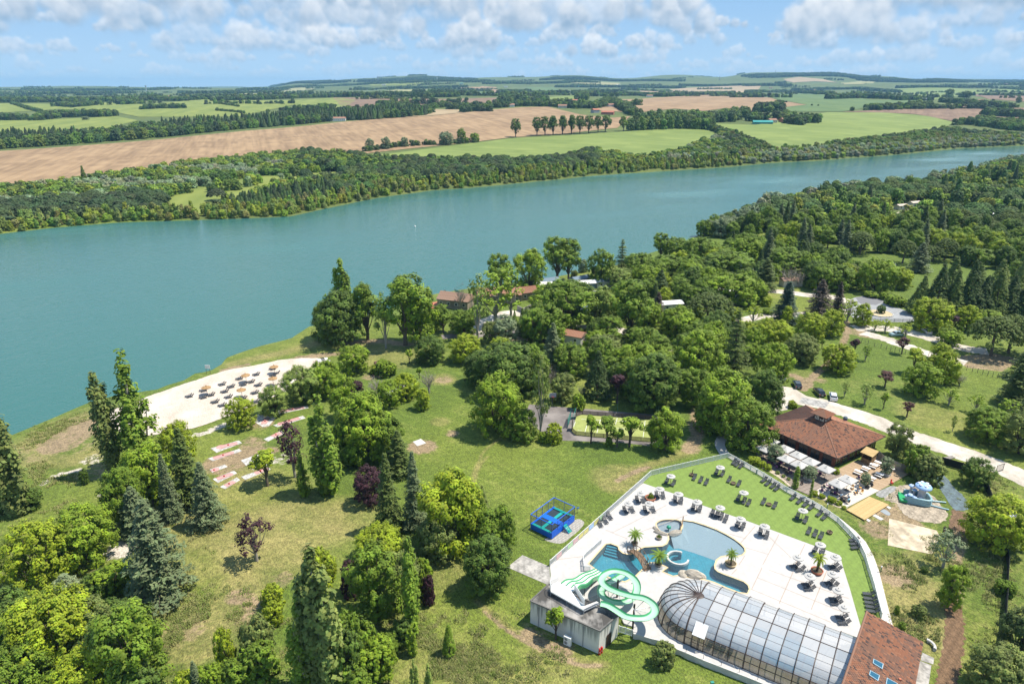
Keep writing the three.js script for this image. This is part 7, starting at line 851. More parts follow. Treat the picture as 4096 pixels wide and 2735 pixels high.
// sports courts
{
  struct('asphalt_court', slab(px('M', [[200, 168], [745, 212], [1710, 292], [1722, 480], [1852, 610], [1840, 688], [1300, 618], [565, 592], [330, 480], [110, 330]]), 0.03, 0.1), ASPHALT, 'worn asphalt court and surround');
  const ct = px('M', [[820, 288], [1655, 352], [1700, 388], [1695, 590], [1620, 612], [745, 532], [695, 487], [752, 312]]); struct('court_turf', slab(ct, 0.05, 0.04), mat(0.3, 0.34, 0.1, 0.95, { map: rep(GRAIN, 0.3) }), 'pale green sports court turf');
  const line = (a, b, w = 0.09) => { const p = G('M', ...a, 0.062), q = G('M', ...b, 0.062); return beam(p, q, w, 0.008); };
  const ml = struct('court_markings', join(line([810, 340], [1340, 368]), line([1035, 345], [990, 510]), line([1232, 325], [1212, 400]), line([1560, 360], [1535, 560]), line([1220, 448], [1330, 455]), line([900, 325], [850, 500]), line([740, 370], [718, 430]), line([765, 472], [812, 474]), line([1340, 368], [1560, 385])), M.white, 'white court lines');
  const t = thing('court_fence', 'low dark timber board fence round the sports court', 'fence'), bd = mat(0.055, 0.035, 0.03, 0.8);
  const run = (pts, h) => { for (let i = 0; i < pts.length - 1; i++) { const a = pts[i], b = pts[i + 1], n = Math.max(1, Math.round(a.distanceTo(b) / 2)); for (let k = 0; k < n; k++) { const p = a.clone().lerp(b, k / n), q = a.clone().lerp(b, (k + 1) / n); part('post', box(0.1, h, 0.1, p.x, h / 2, p.z), bd, t); for (let s = 0; s < 4; s++) part('board', beam(p.clone().setY(0.18 + s * (h - 0.22) / 3.2), q.clone().setY(0.18 + s * (h - 0.22) / 3.2), 0.04, 0.17), bd, t); } } };
  run([ct[7], ct[0], ct[1], ct[2]], 1.1); run([ct[3], ct[4], ct[5], ct[6]], 1.1);
  for (const [a, b, l] of [[ct[6], ct[7], 'teal goal cage at the asphalt end of the sports court'], [ct[2], ct[3], 'teal goal cage at the tree end of the sports court']]) { const g = thing('goal_cage', l, 'goal'), te = mat(0.02, 0.2, 0.17, 0.5), A = a.clone().lerp(b, 0.2), B = a.clone().lerp(b, 0.8), n = V3(b.z - a.z, 0, a.x - b.x).normalize(), sgn = Math.sign(n.x * (a.x - 24)) || 1; n.multiplyScalar(sgn * 1.2); part('end_board', join(beam(a.clone().setY(1.3), A.clone().setY(1.3), 0.06, 2.6), beam(B.clone().setY(1.3), b.clone().setY(1.3), 0.06, 2.6)), bd, g); for (const p of [A, B]) { part('upright', rod(p.clone().setY(0), p.clone().setY(3), 0.06), te, g); part('back_upright', rod(p.clone().add(n).setY(0), p.clone().add(n).setY(2.6), 0.05), te, g); part('side_bar', join(rod(p.clone().setY(3), p.clone().add(n).setY(2.6), 0.04), rod(p.clone().setY(1.2), p.clone().add(n).setY(1.2), 0.04)), te, g); } part('crossbar', rod(A.clone().setY(3), B.clone().setY(3), 0.06), te, g); part('back_panel', beam(A.clone().add(n).setY(1.2), B.clone().add(n).setY(1.2), 0.03, 2.2), mat(0.03, 0.26, 0.24, 0.6, { transparent: true, opacity: 0.55 }), g); }
  const hp = thing('basketball_hoop', 'basketball hoop with a grey backboard at the asphalt court', 'basketball hoop', G('M', 470, 200), 0.1); part('pole', cyl(0.08, 0.1, 3.4, 0, 1.7, -0.6), M.charcoal, hp); part('backboard', box(1.8, 1.1, 0.06, 0, 3.3, 0), mat(0.3, 0.32, 0.36, 0.6), hp); part('rim', new THREE.TorusGeometry(0.24, 0.03, 6, 18).rotateX(1.57).translate(0, 2.95, 0.35), M.red, hp); part('arm', rod(V3(0, 3.2, -0.6), V3(0, 3.2, 0), 0.05), M.charcoal, hp);
  for (const [x, y] of [[1232, 275], [1705, 320]]) { const l = thing('floodlight_post', 'thin green post at the edge of the sports court', 'post', G('M', x, y), 0, 'court posts'); part('shaft', cyl(0.05, 0.06, 3, 0, 1.5, 0), mat(0.02, 0.12, 0.09, 0.5), l); part('cap', cyl(0.09, 0.09, 0.12, 0, 3.05, 0), M.charcoal, l); }
  const bn = thing('park_bench', 'wooden picnic bench in the shade behind the sports court', 'bench', G('M', 1108, 92), 0.1); part('table_top', box(1.7, 0.06, 0.75, 0, 0.75, 0), mat(0.3, 0.28, 0.25, 0.8), bn); for (const s of [-1, 1]) { part('seat', box(1.7, 0.05, 0.26, 0, 0.45, s * 0.65), mat(0.3, 0.28, 0.25, 0.8), bn); part('leg', box(0.08, 0.74, 1.2, s * 0.6, 0.37, 0), M.wood, bn); }
}
// fences: wire posts on the meadow, dark hedge-screen and gate
{
  const wf = thing('wire_fence', 'row of dark posts with wire along the meadow', 'fence'), pts = smooth(px('n21', [[1230, 790], [1390, 835], [1500, 860], [1690, 885], [1940, 975], [2075, 1010], [2200, 1040]]), 22); pts.forEach((p, i) => { part('post', cyl(0.06, 0.06, 1.5, p.x, 0.75, p.z), M.charcoal, wf); if (i) for (const y of [0.5, 1.0, 1.4]) part('wire', rod(pts[i - 1].clone().setY(y), p.clone().setY(y), 0.012, 0.012, 3), M.grey, wf); });
  const rf = thing('mesh_fence', 'grey mesh fence along the turning circle', 'fence'), q = smooth(px('n21', [[1280, 640], [1400, 645], [1560, 648], [1610, 650]]), 9); q.forEach((p, i) => { part('post', cyl(0.05, 0.05, 1.3, p.x, 0.65, p.z), M.charcoal, rf); if (i) part('mesh', beam(q[i - 1].clone().setY(0.7), p.clone().setY(0.7), 0.01, 1.0), mat(0.2, 0.2, 0.2, 0.7, { transparent: true, opacity: 0.25 }), rf); });
  const sf = thing('screen_fence', 'long dark screen fence beside the dirt track', 'fence'), dm = mat(0.02, 0.022, 0.022, 0.9, { map: rep(GRAIN_STRONG, 1) }), s = [...px('E', [[1240, 190], [1520, 270], [1700, 400], [1800, 470], [1860, 580], [1900, 700], [1990, 1100], [2090, 1330], [2130, 1560]]), ...px('F', [[2120, 120], [2100, 500], [2080, 860], [1990, 1200]])]; for (let i = 0; i < s.length; i++) { part('post', cyl(0.06, 0.06, 1.9, s[i].x, 0.95, s[i].z), M.charcoal, sf); if (i) part('screen_panel', beam(s[i - 1].clone().setY(0.9), s[i].clone().setY(0.9), 0.06, 1.7), dm, sf); }
  const gt = thing('metal_gate', 'black metal gate leaf standing open by the gravel road', 'gate'), a = G('E', 1975, 305), b = G('E', 2070, 275); part('frame', join(rod(a.clone().setY(0.1), a.clone().setY(1.7), 0.05), rod(b.clone().setY(0.1), b.clone().setY(1.7), 0.05), rod(a.clone().setY(1.7), b.clone().setY(1.7), 0.05), rod(a.clone().setY(0.2), b.clone().setY(0.2), 0.05)), M.black, gt); for (let i = 1; i < 10; i++) { const p = a.clone().lerp(b, i / 10); part('bar', rod(p.clone().setY(0.2), p.clone().setY(1.7), 0.02), M.black, gt); } part('gate_post', rod(G('E', 1885, 350), G('E', 1885, 350).setY(1.9), 0.08), M.black, gt);
  const bs = thing('stone_bench', 'curved white stone bench beside the tiled building', 'bench', G('F', 1105, 1070)); part('seat', new THREE.TorusGeometry(1.2, 0.22, 8, 14, 1.7).rotateX(Math.PI / 2).rotateY(0.9).scale(1, 0.8, 1).translate(-0.9, 0.42, 0), M.whitewall, bs); part('support', join(box(0.35, 0.4, 0.3, 0.05, 0.2, -0.75), box(0.35, 0.4, 0.3, 0.05, 0.2, 0.75)), M.whitewall, bs);
  const gp = thing('meter_post', 'short green meter post on the grass below the dome', 'post', V3(G('D', 490, 1640, -0.9).x, -0.95, G('D', 490, 1640, -0.9).z), 0.2); part('cabinet', rbox(0.42, 1.3, 0.3, 0.05, 0, 0.65, 0), mat(0.02, 0.22, 0.17, 0.5), gp); part('lid', rbox(0.48, 0.08, 0.36, 0.03, 0, 1.32, 0), mat(0.02, 0.22, 0.17, 0.5), gp);
  const lg = thing('plank_stack', 'stack of grey planks beside the screen fence', 'planks', G('E', 1290, 110), 0.35); for (let i = 0; i < 6; i++) part('plank', box(4.2, 0.08, 0.22, (i % 2) * 0.2, 0.08 + Math.floor(i / 3) * 0.1, (i % 3) * 0.32), mat(0.3, 0.27, 0.24, 0.9), lg);
}
// cars
{
  const carGeo = (() => { const sh = new THREE.Shape([[-2.05, 0.32], [-2.08, 0.62], [-2.0, 0.86], [-1.2, 0.98], [1.75, 0.98], [2.02, 0.9], [2.08, 0.6], [2.05, 0.32]].map((q) => new THREE.Vector2(...q))); const body = new THREE.ExtrudeGeometry(sh, { depth: 1.56, bevelEnabled: true, bevelSize: 0.08, bevelThickness: 0.1, bevelSegments: 2 }).translate(0, 0, -0.78); const rf = new THREE.Shape([[-0.62, 1.42], [-0.3, 1.5], [1.2, 1.49], [1.55, 1.4]].map((q) => new THREE.Vector2(...q)).concat([new THREE.Vector2(1.5, 1.36), new THREE.Vector2(-0.6, 1.37)])); const roof = new THREE.ExtrudeGeometry(rf, { depth: 1.22, bevelEnabled: true, bevelSize: 0.03, bevelThickness: 0.05, bevelSegments: 1 }).translate(0, 0, -0.61); const cb = new THREE.Shape([[-1.25, 0.97], [-0.58, 1.42], [1.5, 1.42], [1.95, 0.97]].map((q) => new THREE.Vector2(...q))); const cabin = new THREE.ExtrudeGeometry(cb, { depth: 1.34, bevelEnabled: true, bevelSize: 0.02, bevelThickness: 0.06, bevelSegments: 1 }).translate(0, 0, -0.67); const pil = []; for (const z of [-0.76, 0.76]) for (const [x0, x1] of [[-1.2, -0.6], [0.35, 0.35], [1.85, 1.5]]) pil.push(rod(V3(x0, 0.98, z), V3(x1, 1.42, z * 0.86), 0.035, 0.03, 4)); return { body: join(body, roof, pil), cabin: plain(cabin) }; })();
  const tyre = new THREE.TorusGeometry(0.23, 0.1, 8, 18), rim = new THREE.CylinderGeometry(0.2, 0.2, 0.16, 14).rotateX(Math.PI / 2), gl = mat(0.02, 0.025, 0.03, 0.04), lamp = mat(0.7, 0.7, 0.7, 0.15), tail = mat(0.4, 0.01, 0.01, 0.2), plate = mat(0.7, 0.7, 0.65, 0.5);
  const car = (fr, x, y, turn, col, label, y0 = 0.04) => { const p = G(fr, x, y, 0), t = thing('parked_car', label, 'car', V3(p.x, y0, p.z), turn), paint = mat(...col, 0.25, { phys: true, clearcoat: 1, clearcoatRoughness: 0.05, metalness: 0.2 }); part('body', carGeo.body, paint, t); part('windows', carGeo.cabin, gl, t); for (const sx of [-1.28, 1.3]) for (const sz of [-0.78, 0.78]) { const w = part('wheel', tyre, M.black, t); w.position.set(sx, 0.32, sz); part('rim', rim, M.steel, w); } for (const s of [-1, 1]) { part('headlight', rbox(0.12, 0.16, 0.34, 0.04, -2.08, 0.72, s * 0.6), lamp, t); part('taillight', rbox(0.1, 0.24, 0.26, 0.04, 2.09, 0.78, s * 0.66), tail, t); part('mirror', rbox(0.12, 0.12, 0.2, 0.03, -0.95, 1.05, s * 0.95), paint, t); } part('number_plate', box(0.02, 0.11, 0.5, 2.17, 0.55, 0), plate, t); };
  car('R', 1270, 100, -1.9, [0.7, 0.72, 0.74], 'white hatchback on the grass edge of the gravel lot'); car('R', 1108, 50, -1.6, [0.012, 0.014, 0.02], 'black estate car on the grass by the gravel lot'); car('n21', 785, 1090, -1.75, [0.06, 0.07, 0.08], 'dark grey sports utility car parked on the gravel lot'); car('n21', 650, 1045, 3.05, [0.62, 0.64, 0.66], 'white car half under a tree at the gravel lot'); car('n21', 1468, 742, 0.15, [0.33, 0.45, 0.52], 'pale blue hatchback in the car park lane'); car('n21', 1677, 720, -1.7, [0.66, 0.66, 0.68], 'white hatchback under the yellow-green tree by the roundabout'); car('n21', 30, 300, 0.3, [0.5, 0.02, 0.06], 'crimson car among the campsite trees'); car('n21', 1430, 262, 0.2, [0.6, 0.6, 0.62], 'white car on a shaded pitch behind the turning circle'); car('n22', 2270, 465, 0.1, [0.6, 0.62, 0.65], 'white car behind the yellow-green tree by the screen fence'); car('n21', 1260, 420, 1.2, [0.4, 0.04, 0.03], 'red car beside the campsite entrance hedge');
}
// mobile homes, farmhouse, sheds
function gable(name, label, fr, x, y, w, d, h, rise, turn, wallM, roofM, opts = {}) {
  const p = fr.isVector3 ? fr : G(fr, x, y, 0), t = thing(name, label, opts.cat ?? 'building', V3(p.x, fr.isVector3 ? p.y - 0.3 : groundAt(p.x, p.z), p.z), turn); part('wall', box(w, h, d, 0, h / 2, 0), wallM, t); roadPts.push([p.x, p.z, Math.max(w, d) * 0.5]); if (/mobile|shed/.test(name)) homes.push(p);
  const sh = new THREE.Shape([new THREE.Vector2(-d / 2 - 0.35, h - 0.08), new THREE.Vector2(0, h + rise), new THREE.Vector2(d / 2 + 0.35, h - 0.08), new THREE.Vector2(d / 2 + 0.35, h - 0.2), new THREE.Vector2(-d / 2 - 0.35, h - 0.2)]); const rg = new THREE.ExtrudeGeometry(sh, { depth: w + 0.6, bevelEnabled: false }).rotateY(Math.PI / 2).translate(-(w + 0.6) / 2, 0.02, 0); const r = part('roof', rg, roofM, t);
  if (opts.tiles) { const gs = []; for (let i = 0; i * 0.45 < w + 0.6; i++) for (const s of [-1, 1]) gs.push(beam(V3(-(w + 0.6) / 2 + 0.2 + i * 0.45, h + rise + 0.06, s * 0.08), V3(-(w + 0.6) / 2 + 0.2 + i * 0.45, h - 0.02, s * (d / 2 + 0.35)), 0.24, 0.12)); stuffed(part('roof_tiles', join(gs), opts.tiles, r)); }
  const gl = mat(0.03, 0.04, 0.05, 0.08); for (const s of [-1, 1]) for (let i = 0; i < Math.max(1, Math.floor(w / 3)); i++) { const xx = -w / 2 + (i + 0.5) * w / Math.max(1, Math.floor(w / 3)); const wd = part('window', box(0.9, 1.0, 0.06, xx, h * 0.55, s * (d / 2 + 0.02)), gl, t); part('frame', join(box(1.05, 0.08, 0.1, xx, h * 0.55 + 0.54, s * (d / 2 + 0.03)), box(1.05, 0.08, 0.1, xx, h * 0.55 - 0.54, s * (d / 2 + 0.03)), box(0.08, 1.1, 0.1, xx - 0.5, h * 0.55, s * (d / 2 + 0.03)), box(0.08, 1.1, 0.1, xx + 0.5, h * 0.55, s * (d / 2 + 0.03))), M.white, wd); } part('door', box(0.06, 2, 0.9, w / 2 + 0.02, 1.0, 0), mat(0.2, 0.17, 0.14, 0.7), t); return t;
}
{
  const clad = mat(0.4, 0.4, 0.38, 0.7), cream = mat(0.6, 0.54, 0.45, 0.7), bl = mat(0.12, 0.17, 0.22, 0.5), blr = mat(0.09, 0.15, 0.22, 0.4), wr = mat(0.68, 0.67, 0.65, 0.5), beige = mat(0.5, 0.42, 0.34, 0.8), stone = mat(0.36, 0.3, 0.22, 0.95, { map: rep(GRAIN_STRONG, 0.5) }), tile2 = mat(0.36, 0.23, 0.165, 0.9, { map: rep(GRAIN_STRONG, 1) });
  for (const [fr, x, y, tn, wm, rm, l] of [['n11', 1425, 395, 0.5, clad, bl, 'grey mobile home with a slate-blue roof at the lake edge'], ['n11', 1640, 382, 0.6, cream, bl, 'mobile home with a slate-blue roof under the lakeside trees'], ['n11', 1310, 425, 0.5, clad, bl, 'small clad mobile home behind the farmhouse'], ['n11', 1375, 425, 0.1, clad, wr, 'white-roofed mobile home beside the farmhouse'], ['n11', 1670, 415, 0.2, blr, wr, 'blue mobile home with a white roof'], ['n11', 1720, 490, 0.15, clad, wr, 'mobile home with a white roof behind the big tree'], ['n11', 1690, 600, 0.1, clad, bl, 'pale clad mobile home with a blue roof on the lane'], ['n11', 1800, 400, 0.4, clad, bl, 'mobile home half hidden beside the wide cedar'], ['n11', 2260, 560, 0.2, clad, wr, 'white-roofed mobile home in the pines'], ['n20', 1450, 1500, 0.35, cream, beige, 'beige-roofed cabin in the wood clearing'], ['n20', 1500, 1440, 0.35, cream, beige, 'second beige-roofed cabin up the wood clearing'], ['n20', 1560, 1470, 0.35, cream, beige, 'beige-roofed cabin beside a small bush'], ['n20', 1590, 1420, 0.4, cream, beige, 'farthest beige-roofed cabin in the wood clearing'], ['n21', 420, 260, 0.3, blr, bl, 'blue mobile home under the campsite trees'], ['n21', 410, 330, 0.3, blr, wr, 'light blue mobile home below the conifers'], ['n21', 380, 520, 0.2, clad, wr, 'mobile home roof showing behind the umbrella pine'], ['n21', 300, 470, 0.2, clad, wr, 'mobile home under the bright green trees'], ['n21', 2275, 140, 0.5, clad, mat(0.02, 0.12, 0.3, 0.3), 'cabin with a shiny blue roof near the sandy lane'], ['n20', 1870, 1460, 0.2, cream, beige, 'pale cabin roof deep in the wood'], ['n20', 2140, 1500, 0.3, clad, wr, 'white roof deep in the wood'], ['n21', 740, 395, 0.1, cream, tile2, 'small hut with an orange roof in the campsite']]) gable('mobile_home', l, fr, x, y, 8, 4, 2.7, 0.75, tn, wm, rm, { cat: 'mobile home' });
  gable('farmhouse', 'long stone farmhouse wing with an old tiled roof facing the lake', 'n11', 790, 535, 12, 7, 3.2, 2.0, -0.35, stone, tile2, { tiles: tile2 }); gable('farmhouse', 'stone farmhouse with a mottled terracotta roof among tall trees', 'n11', 1080, 505, 16, 8, 3.6, 1.8, 0.1, stone, tile2, { tiles: TILE[2] }); gable('farmhouse', 'small tiled annex behind the farmhouse', 'n11', 1270, 480, 7, 6, 3, 1.5, 0.4, stone, tile2, { tiles: TILE[0] });
  gable('garden_shed', 'white rendered shed with a tiled roof in the grove', 'n11', 1590, 785, 7.5, 5, 3, 1.0, -0.5, M.whitewall, tile2, { tiles: TILE[0] }); gable('garden_hut', 'small brown hut behind a lawn bush', 'n11', 275, 985, 3, 3, 2.2, 1.0, 0.3, M.wood, mat(0.1, 0.05, 0.045, 0.9));
  const wl = thing('yard_wall', 'grey rendered yard wall beside the farmhouse', 'wall'), wp = px('n11', [[1210, 565], [1250, 585], [1320, 550]]); for (let i = 0; i < 2; i++) part('wall_section', beam(wp[i].clone().setY(0.9), wp[i + 1].clone().setY(0.9), 0.25, 1.8), M.concrete, wl);
  for (const [x, y, l] of [[745, 470, 'turquoise sail shade on the farmhouse terrace'], [815, 462, 'small turquoise sail shade behind the farmhouse roof']]) { const p = G('n11', x, y, 3), s = thing('sail_shade', l, 'sail shade'); const g = new THREE.BufferGeometry(); g.setAttribute('position', new THREE.Float32BufferAttribute([p.x - 2, 5.5, p.z, p.x + 2.2, 3.4, p.z + 0.5, p.x - 1.8, 3.2, p.z - 2], 3)); g.computeVertexNormals(); part('sail', g, mat(0.05, 0.5, 0.5, 0.6), s); part('mast', rod(V3(p.x - 2, 0, p.z), V3(p.x - 2, 5.6, p.z), 0.06), M.grey, s); }
  struct('lawn_terrace', slab(px('n11', [[600, 520], [690, 505], [700, 540], [620, 555]]), 0.3, 0.4), mat(0.4, 0.14, 0.08, 0.9), 'orange tiled terrace beside the farmhouse');
  const pt = thing('table_tennis_table', 'pale blue table tennis table beside the white shed', 'table', G('n11', 1637, 790), 0.3); part('table_top', box(2.7, 0.06, 1.5, 0, 0.76, 0), mat(0.3, 0.5, 0.7, 0.5), pt); part('net', box(0.02, 0.15, 1.6, 0, 0.86, 0), M.white, pt); for (const s of [-1, 1]) part('leg', box(0.1, 0.74, 1.1, s * 0.9, 0.37, 0), M.grey, pt);
}
// people
function person(label, p, turn, seated, top, legs, hair, skin) {
  const J = seated ? { pelvis: [0, 0.5, 0], chest: [0, 0.95, -0.04], neck: [0, 1.14, -0.02], head: [0, 1.3, 0.02], hipL: [-0.1, 0.5, 0.02], hipR: [0.1, 0.5, 0.02], kneeL: [-0.12, 0.52, 0.45], kneeR: [0.13, 0.52, 0.45], footL: [-0.12, 0.08, 0.42], footR: [0.13, 0.08, 0.5], shL: [-0.2, 1.06, -0.03], shR: [0.2, 1.06, -0.03], elL: [-0.26, 0.82, 0.12], elR: [0.26, 0.82, 0.12], haL: [-0.14, 0.8, 0.38], haR: [0.14, 0.8, 0.38] } : { pelvis: [0, 0.92, 0], chest: [0, 1.33, 0.02], neck: [0, 1.5, 0.02], head: [0, 1.66, 0.05], hipL: [-0.1, 0.9, 0], hipR: [0.1, 0.9, 0], kneeL: [-0.11, 0.5, 0.12], kneeR: [0.11, 0.5, -0.02], footL: [-0.11, 0.08, 0.16], footR: [0.11, 0.08, -0.28], shL: [-0.21, 1.43, 0], shR: [0.21, 1.43, 0], elL: [-0.27, 1.14, -0.08], elR: [0.27, 1.14, 0.1], haL: [-0.26, 0.9, 0.02], haR: [0.25, 0.94, 0.3] };
  const B = [['pelvis', 'chest', 0.15, 0.16, 1], ['chest', 'neck', 0.13, 0.06, 1], ['neck', 'head', 0.055, 0.07, 0], ['shL', 'shR', 0.085, 0.085, 1], ['hipL', 'kneeL', 0.095, 0.065, 2], ['hipR', 'kneeR', 0.095, 0.065, 2], ['kneeL', 'footL', 0.06, 0.042, 2], ['kneeR', 'footR', 0.06, 0.042, 2], ['shL', 'elL', 0.06, 0.045, 1], ['shR', 'elR', 0.06, 0.045, 1], ['elL', 'haL', 0.043, 0.032, 0], ['elR', 'haR', 0.043, 0.032, 0]].map(([a, b, r0, r1, m]) => [V3(...J[a]), V3(...J[b]), r0, r1, m]);
  for (const f of ['footL', 'footR']) B.push([V3(...J[f]), V3(...J[f]).add(V3(0, -0.04, 0.14)), 0.042, 0.035, 3]); for (const h of ['haL', 'haR']) for (let i = -2; i <= 2; i++) B.push([V3(...J[h]), V3(...J[h]).add(V3(i * 0.016 + (Math.abs(i) === 2 ? i * 0.01 : 0), seated ? -0.02 : -0.07, (seated ? 0.09 : 0.03) - Math.abs(i) * 0.012)), 0.02, 0.011, 0]);
  const head = V3(...J.head); B.push([head.clone().add(V3(0, 0.02, 0)), head.clone().add(V3(0, 0.06, -0.01)), 0.098, 0.098, 0], [head.clone().add(V3(0, -0.05, 0.06)), head.clone().add(V3(0, -0.04, 0.05)), 0.055, 0.05, 0], [head.clone().add(V3(0, 0.0, 0.1)), head.clone().add(V3(0, -0.02, 0.112)), 0.016, 0.02, 0]);
  const N = 76, S = 1.0, oy = seated ? 0.72 : 0.88, mc = new MarchingCubes(N, M.white, false, false, 60000), q = V3(), ab = V3(); const dist = (P, b) => { ab.copy(b[1]).sub(b[0]); const t = clamp(q.copy(P).sub(b[0]).dot(ab) / Math.max(1e-9, ab.lengthSq())); return q.sub(ab.clone().multiplyScalar(t)).length() - lerp(b[2], b[3], t); };
  const P = V3(); for (let k = 0; k < N; k++) for (let j = 0; j < N; j++) for (let i = 0; i < N; i++) { P.set((i / N * 2 - 1) * S, (j / N * 2 - 1) * S + oy, (k / N * 2 - 1) * S); let d = 9; if (Math.abs(P.x) < 0.5 && Math.abs(P.z) < 0.75) for (const b of B) { const e = dist(P, b), h = clamp(0.5 + 0.5 * (d - e) / 0.035); d = d * (1 - h) + e * h - 0.035 * h * (1 - h); } mc.field[k * N * N + j * N + i] = -d; }
  mc.isolation = 0; mc.update(); const n = mc.count, pos = new Float32Array(n * 3), nor = new Float32Array(n * 3), col = new Float32Array(n * 3), C = [skin, top, legs, [0.05, 0.05, 0.06]];
  for (let i = 0; i < n; i++) { P.set(mc.positionArray[i * 3] * S, mc.positionArray[i * 3 + 1] * S + oy, mc.positionArray[i * 3 + 2] * S); pos.set([P.x, P.y, P.z], i * 3); nor.set([mc.normalArray[i * 3], mc.normalArray[i * 3 + 1], mc.normalArray[i * 3 + 2]], i * 3); let best = 9, m = 0; for (const b of B) { const e = dist(P, b); if (e < best) { best = e; m = b[4]; } } col.set(C[m], i * 3); }
  const g = new THREE.BufferGeometry(); g.setAttribute('position', new THREE.BufferAttribute(pos, 3)); g.setAttribute('color', new THREE.BufferAttribute(col, 3)); g.computeVertexNormals();
  const t = thing('person', label, 'person', p, turn); part('body', g, mat(1, 1, 1, 0.8, { vertexColors: true }), t); part('hair', new THREE.SphereGeometry(0.112, 16, 12, 0, 6.29, 0, 1.75).scale(1, 1.02, 1.06).rotateX(-0.35).translate(head.x, head.y + 0.045, head.z - 0.012), mat(...hair, 0.8), t); part('eyes', join(new THREE.SphereGeometry(0.013, 8, 6).translate(-0.034, head.y + 0.02, head.z + 0.093), new THREE.SphereGeometry(0.013, 8, 6).translate(0.034, head.y + 0.02, head.z + 0.093)), M.black, t); return t;
}
{
  const c = G('R', 1405, 1305, 0.13), tb = thing('garden_table', 'dark round table with four seated people', 'table', c); part('table_top', cyl(0.55, 0.55, 0.05, 0, 0.73, 0, 22), M.black, tb); part('pedestal', cyl(0.06, 0.08, 0.7, 0, 0.36, 0), M.black, tb); part('foot', cyl(0.3, 0.32, 0.04, 0, 0.02, 0, 14), M.black, tb);
  const dress = [[[0.35, 0.6, 0.7], [0.5, 0.4, 0.32], 'person in a pale blue shirt seated with their back to the shrubs'], [[0.65, 0.66, 0.68], [0.03, 0.04, 0.07], 'person in a white shirt seated beyond the round table'], [[0.5, 0.62, 0.72], [0.04, 0.04, 0.06], 'person in a light blue top seated on the paved side of the table'], [[0.03, 0.03, 0.04], [0.03, 0.03, 0.04], 'person in dark clothes seated near the timber platform']];
  dress.forEach(([a, b, l], i) => { const an = i * 1.57 + 0.4, q = V3(c.x + Math.sin(an) * 0.85, 0.13, c.z + Math.cos(an) * 0.85), ch = thing('garden_chair', 'black chair under a seated person at the round table', 'chair', q, an + Math.PI, 'chairs of the seated people'); part('seat', box(0.46, 0.04, 0.44, 0, 0.4, 0), M.black, ch); part('backrest', box(0.46, 0.5, 0.04, 0, 0.68, -0.24), M.black, ch); for (const sx of [-1, 1]) for (const sz of [-1, 1]) part('leg', box(0.03, 0.4, 0.03, sx * 0.2, 0.2, sz * 0.2), M.black, ch); person(l, q, an + Math.PI, true, a, b, [0.03, 0.02, 0.015], [0.45, 0.28, 0.2]); });
  const w = G('E', 1272, 1135, 0.06); person('person in black walking across the concrete plot with a bag', w, -1.2, false, [0.02, 0.02, 0.022], [0.025, 0.022, 0.022], [0.02, 0.015, 0.012], [0.4, 0.25, 0.18]); const bag = thing('shoulder_bag', 'black bag hanging at the side of the walking person', 'bag', V3(w.x + 0.05, 0.06, w.z + 0.3)); part('pouch', rbox(0.28, 0.34, 0.12, 0.04, 0, 0.86, 0), M.black, bag); part('strap', tube([V3(-0.1, 1.0, 0), V3(-0.06, 1.25, -0.1), V3(-0.04, 1.47, -0.28)], 0.015, 8, 4), M.black, bag);
}

// ---------------------------------------------------------------- woods, hedges and farms across the lake
const POOLZONE = [leftFence[0], leftFence[1], fenceTop[2], ...rightFence.slice(1), G('F', 900, 1700), G('D', 1200, 1600), G('B', 1000, 1200), G('B', 60, 760), G('B', 60, 400)];
const FAR = { broad: broad(201, { W: 9, trunk: 0.6, lobes: 12, k: 7, leaf: 1.05, dens: 0.75 }), broad2: broad(202, { W: 8.4, trunk: 0.4, lobes: 14, k: 7, leaf: 1.0, dens: 0.7 }), pine: umbrella(203, { W: 12, leaf: 0.9 }), spire: poplar(204, { W: 3.4, spires: 4, leaf: 0.8 }), fir: dense(205, { W: 4.4, leaf: 0.8 }) };
const both = (s) => s.crown;
function inPoly(p, x, z) { let c = false; for (let i = 0, j = p.length - 1; i < p.length; j = i++) if ((p[i].z > z) !== (p[j].z > z) && x < (p[j].x - p[i].x) * (z - p[i].z) / (p[j].z - p[i].z) + p[i].x) c = !c; return c; }
const bag = {};   // wood name -> shape -> list of matrices and tones
const TINT = { fresh: [0.22, 0.295, 0.03], yellow: [0.26, 0.33, 0.03], mid: [0.13, 0.215, 0.03], dark: [0.075, 0.135, 0.03], deep: [0.05, 0.085, 0.03], silver: [0.22, 0.28, 0.16], olive: [0.17, 0.2, 0.05], light: [0.21, 0.27, 0.07] };
const hides = (x, z) => homes.some((h) => Math.abs(x - h.x * z / h.z) < 6 && z > h.z - 3 && z < h.z + 24);   // keep the pitches open
const farR = rng(77), dummy = new THREE.Object3D();
function farTree(wood, shape, tone, x, z, h, w) { const s = FAR[shape], k = wood + '|' + shape; (bag[k] ??= []).push([x, (z < -420 ? groundAt(x, z) : groundAt(x, z)) - 0.3, z, w / s.W, h / 10, farR() * 6.28, TINT[tone].map((c) => c * (0.85 + 0.3 * farR()))]); }
const pick = (list) => list[Math.floor(farR() * list.length)];
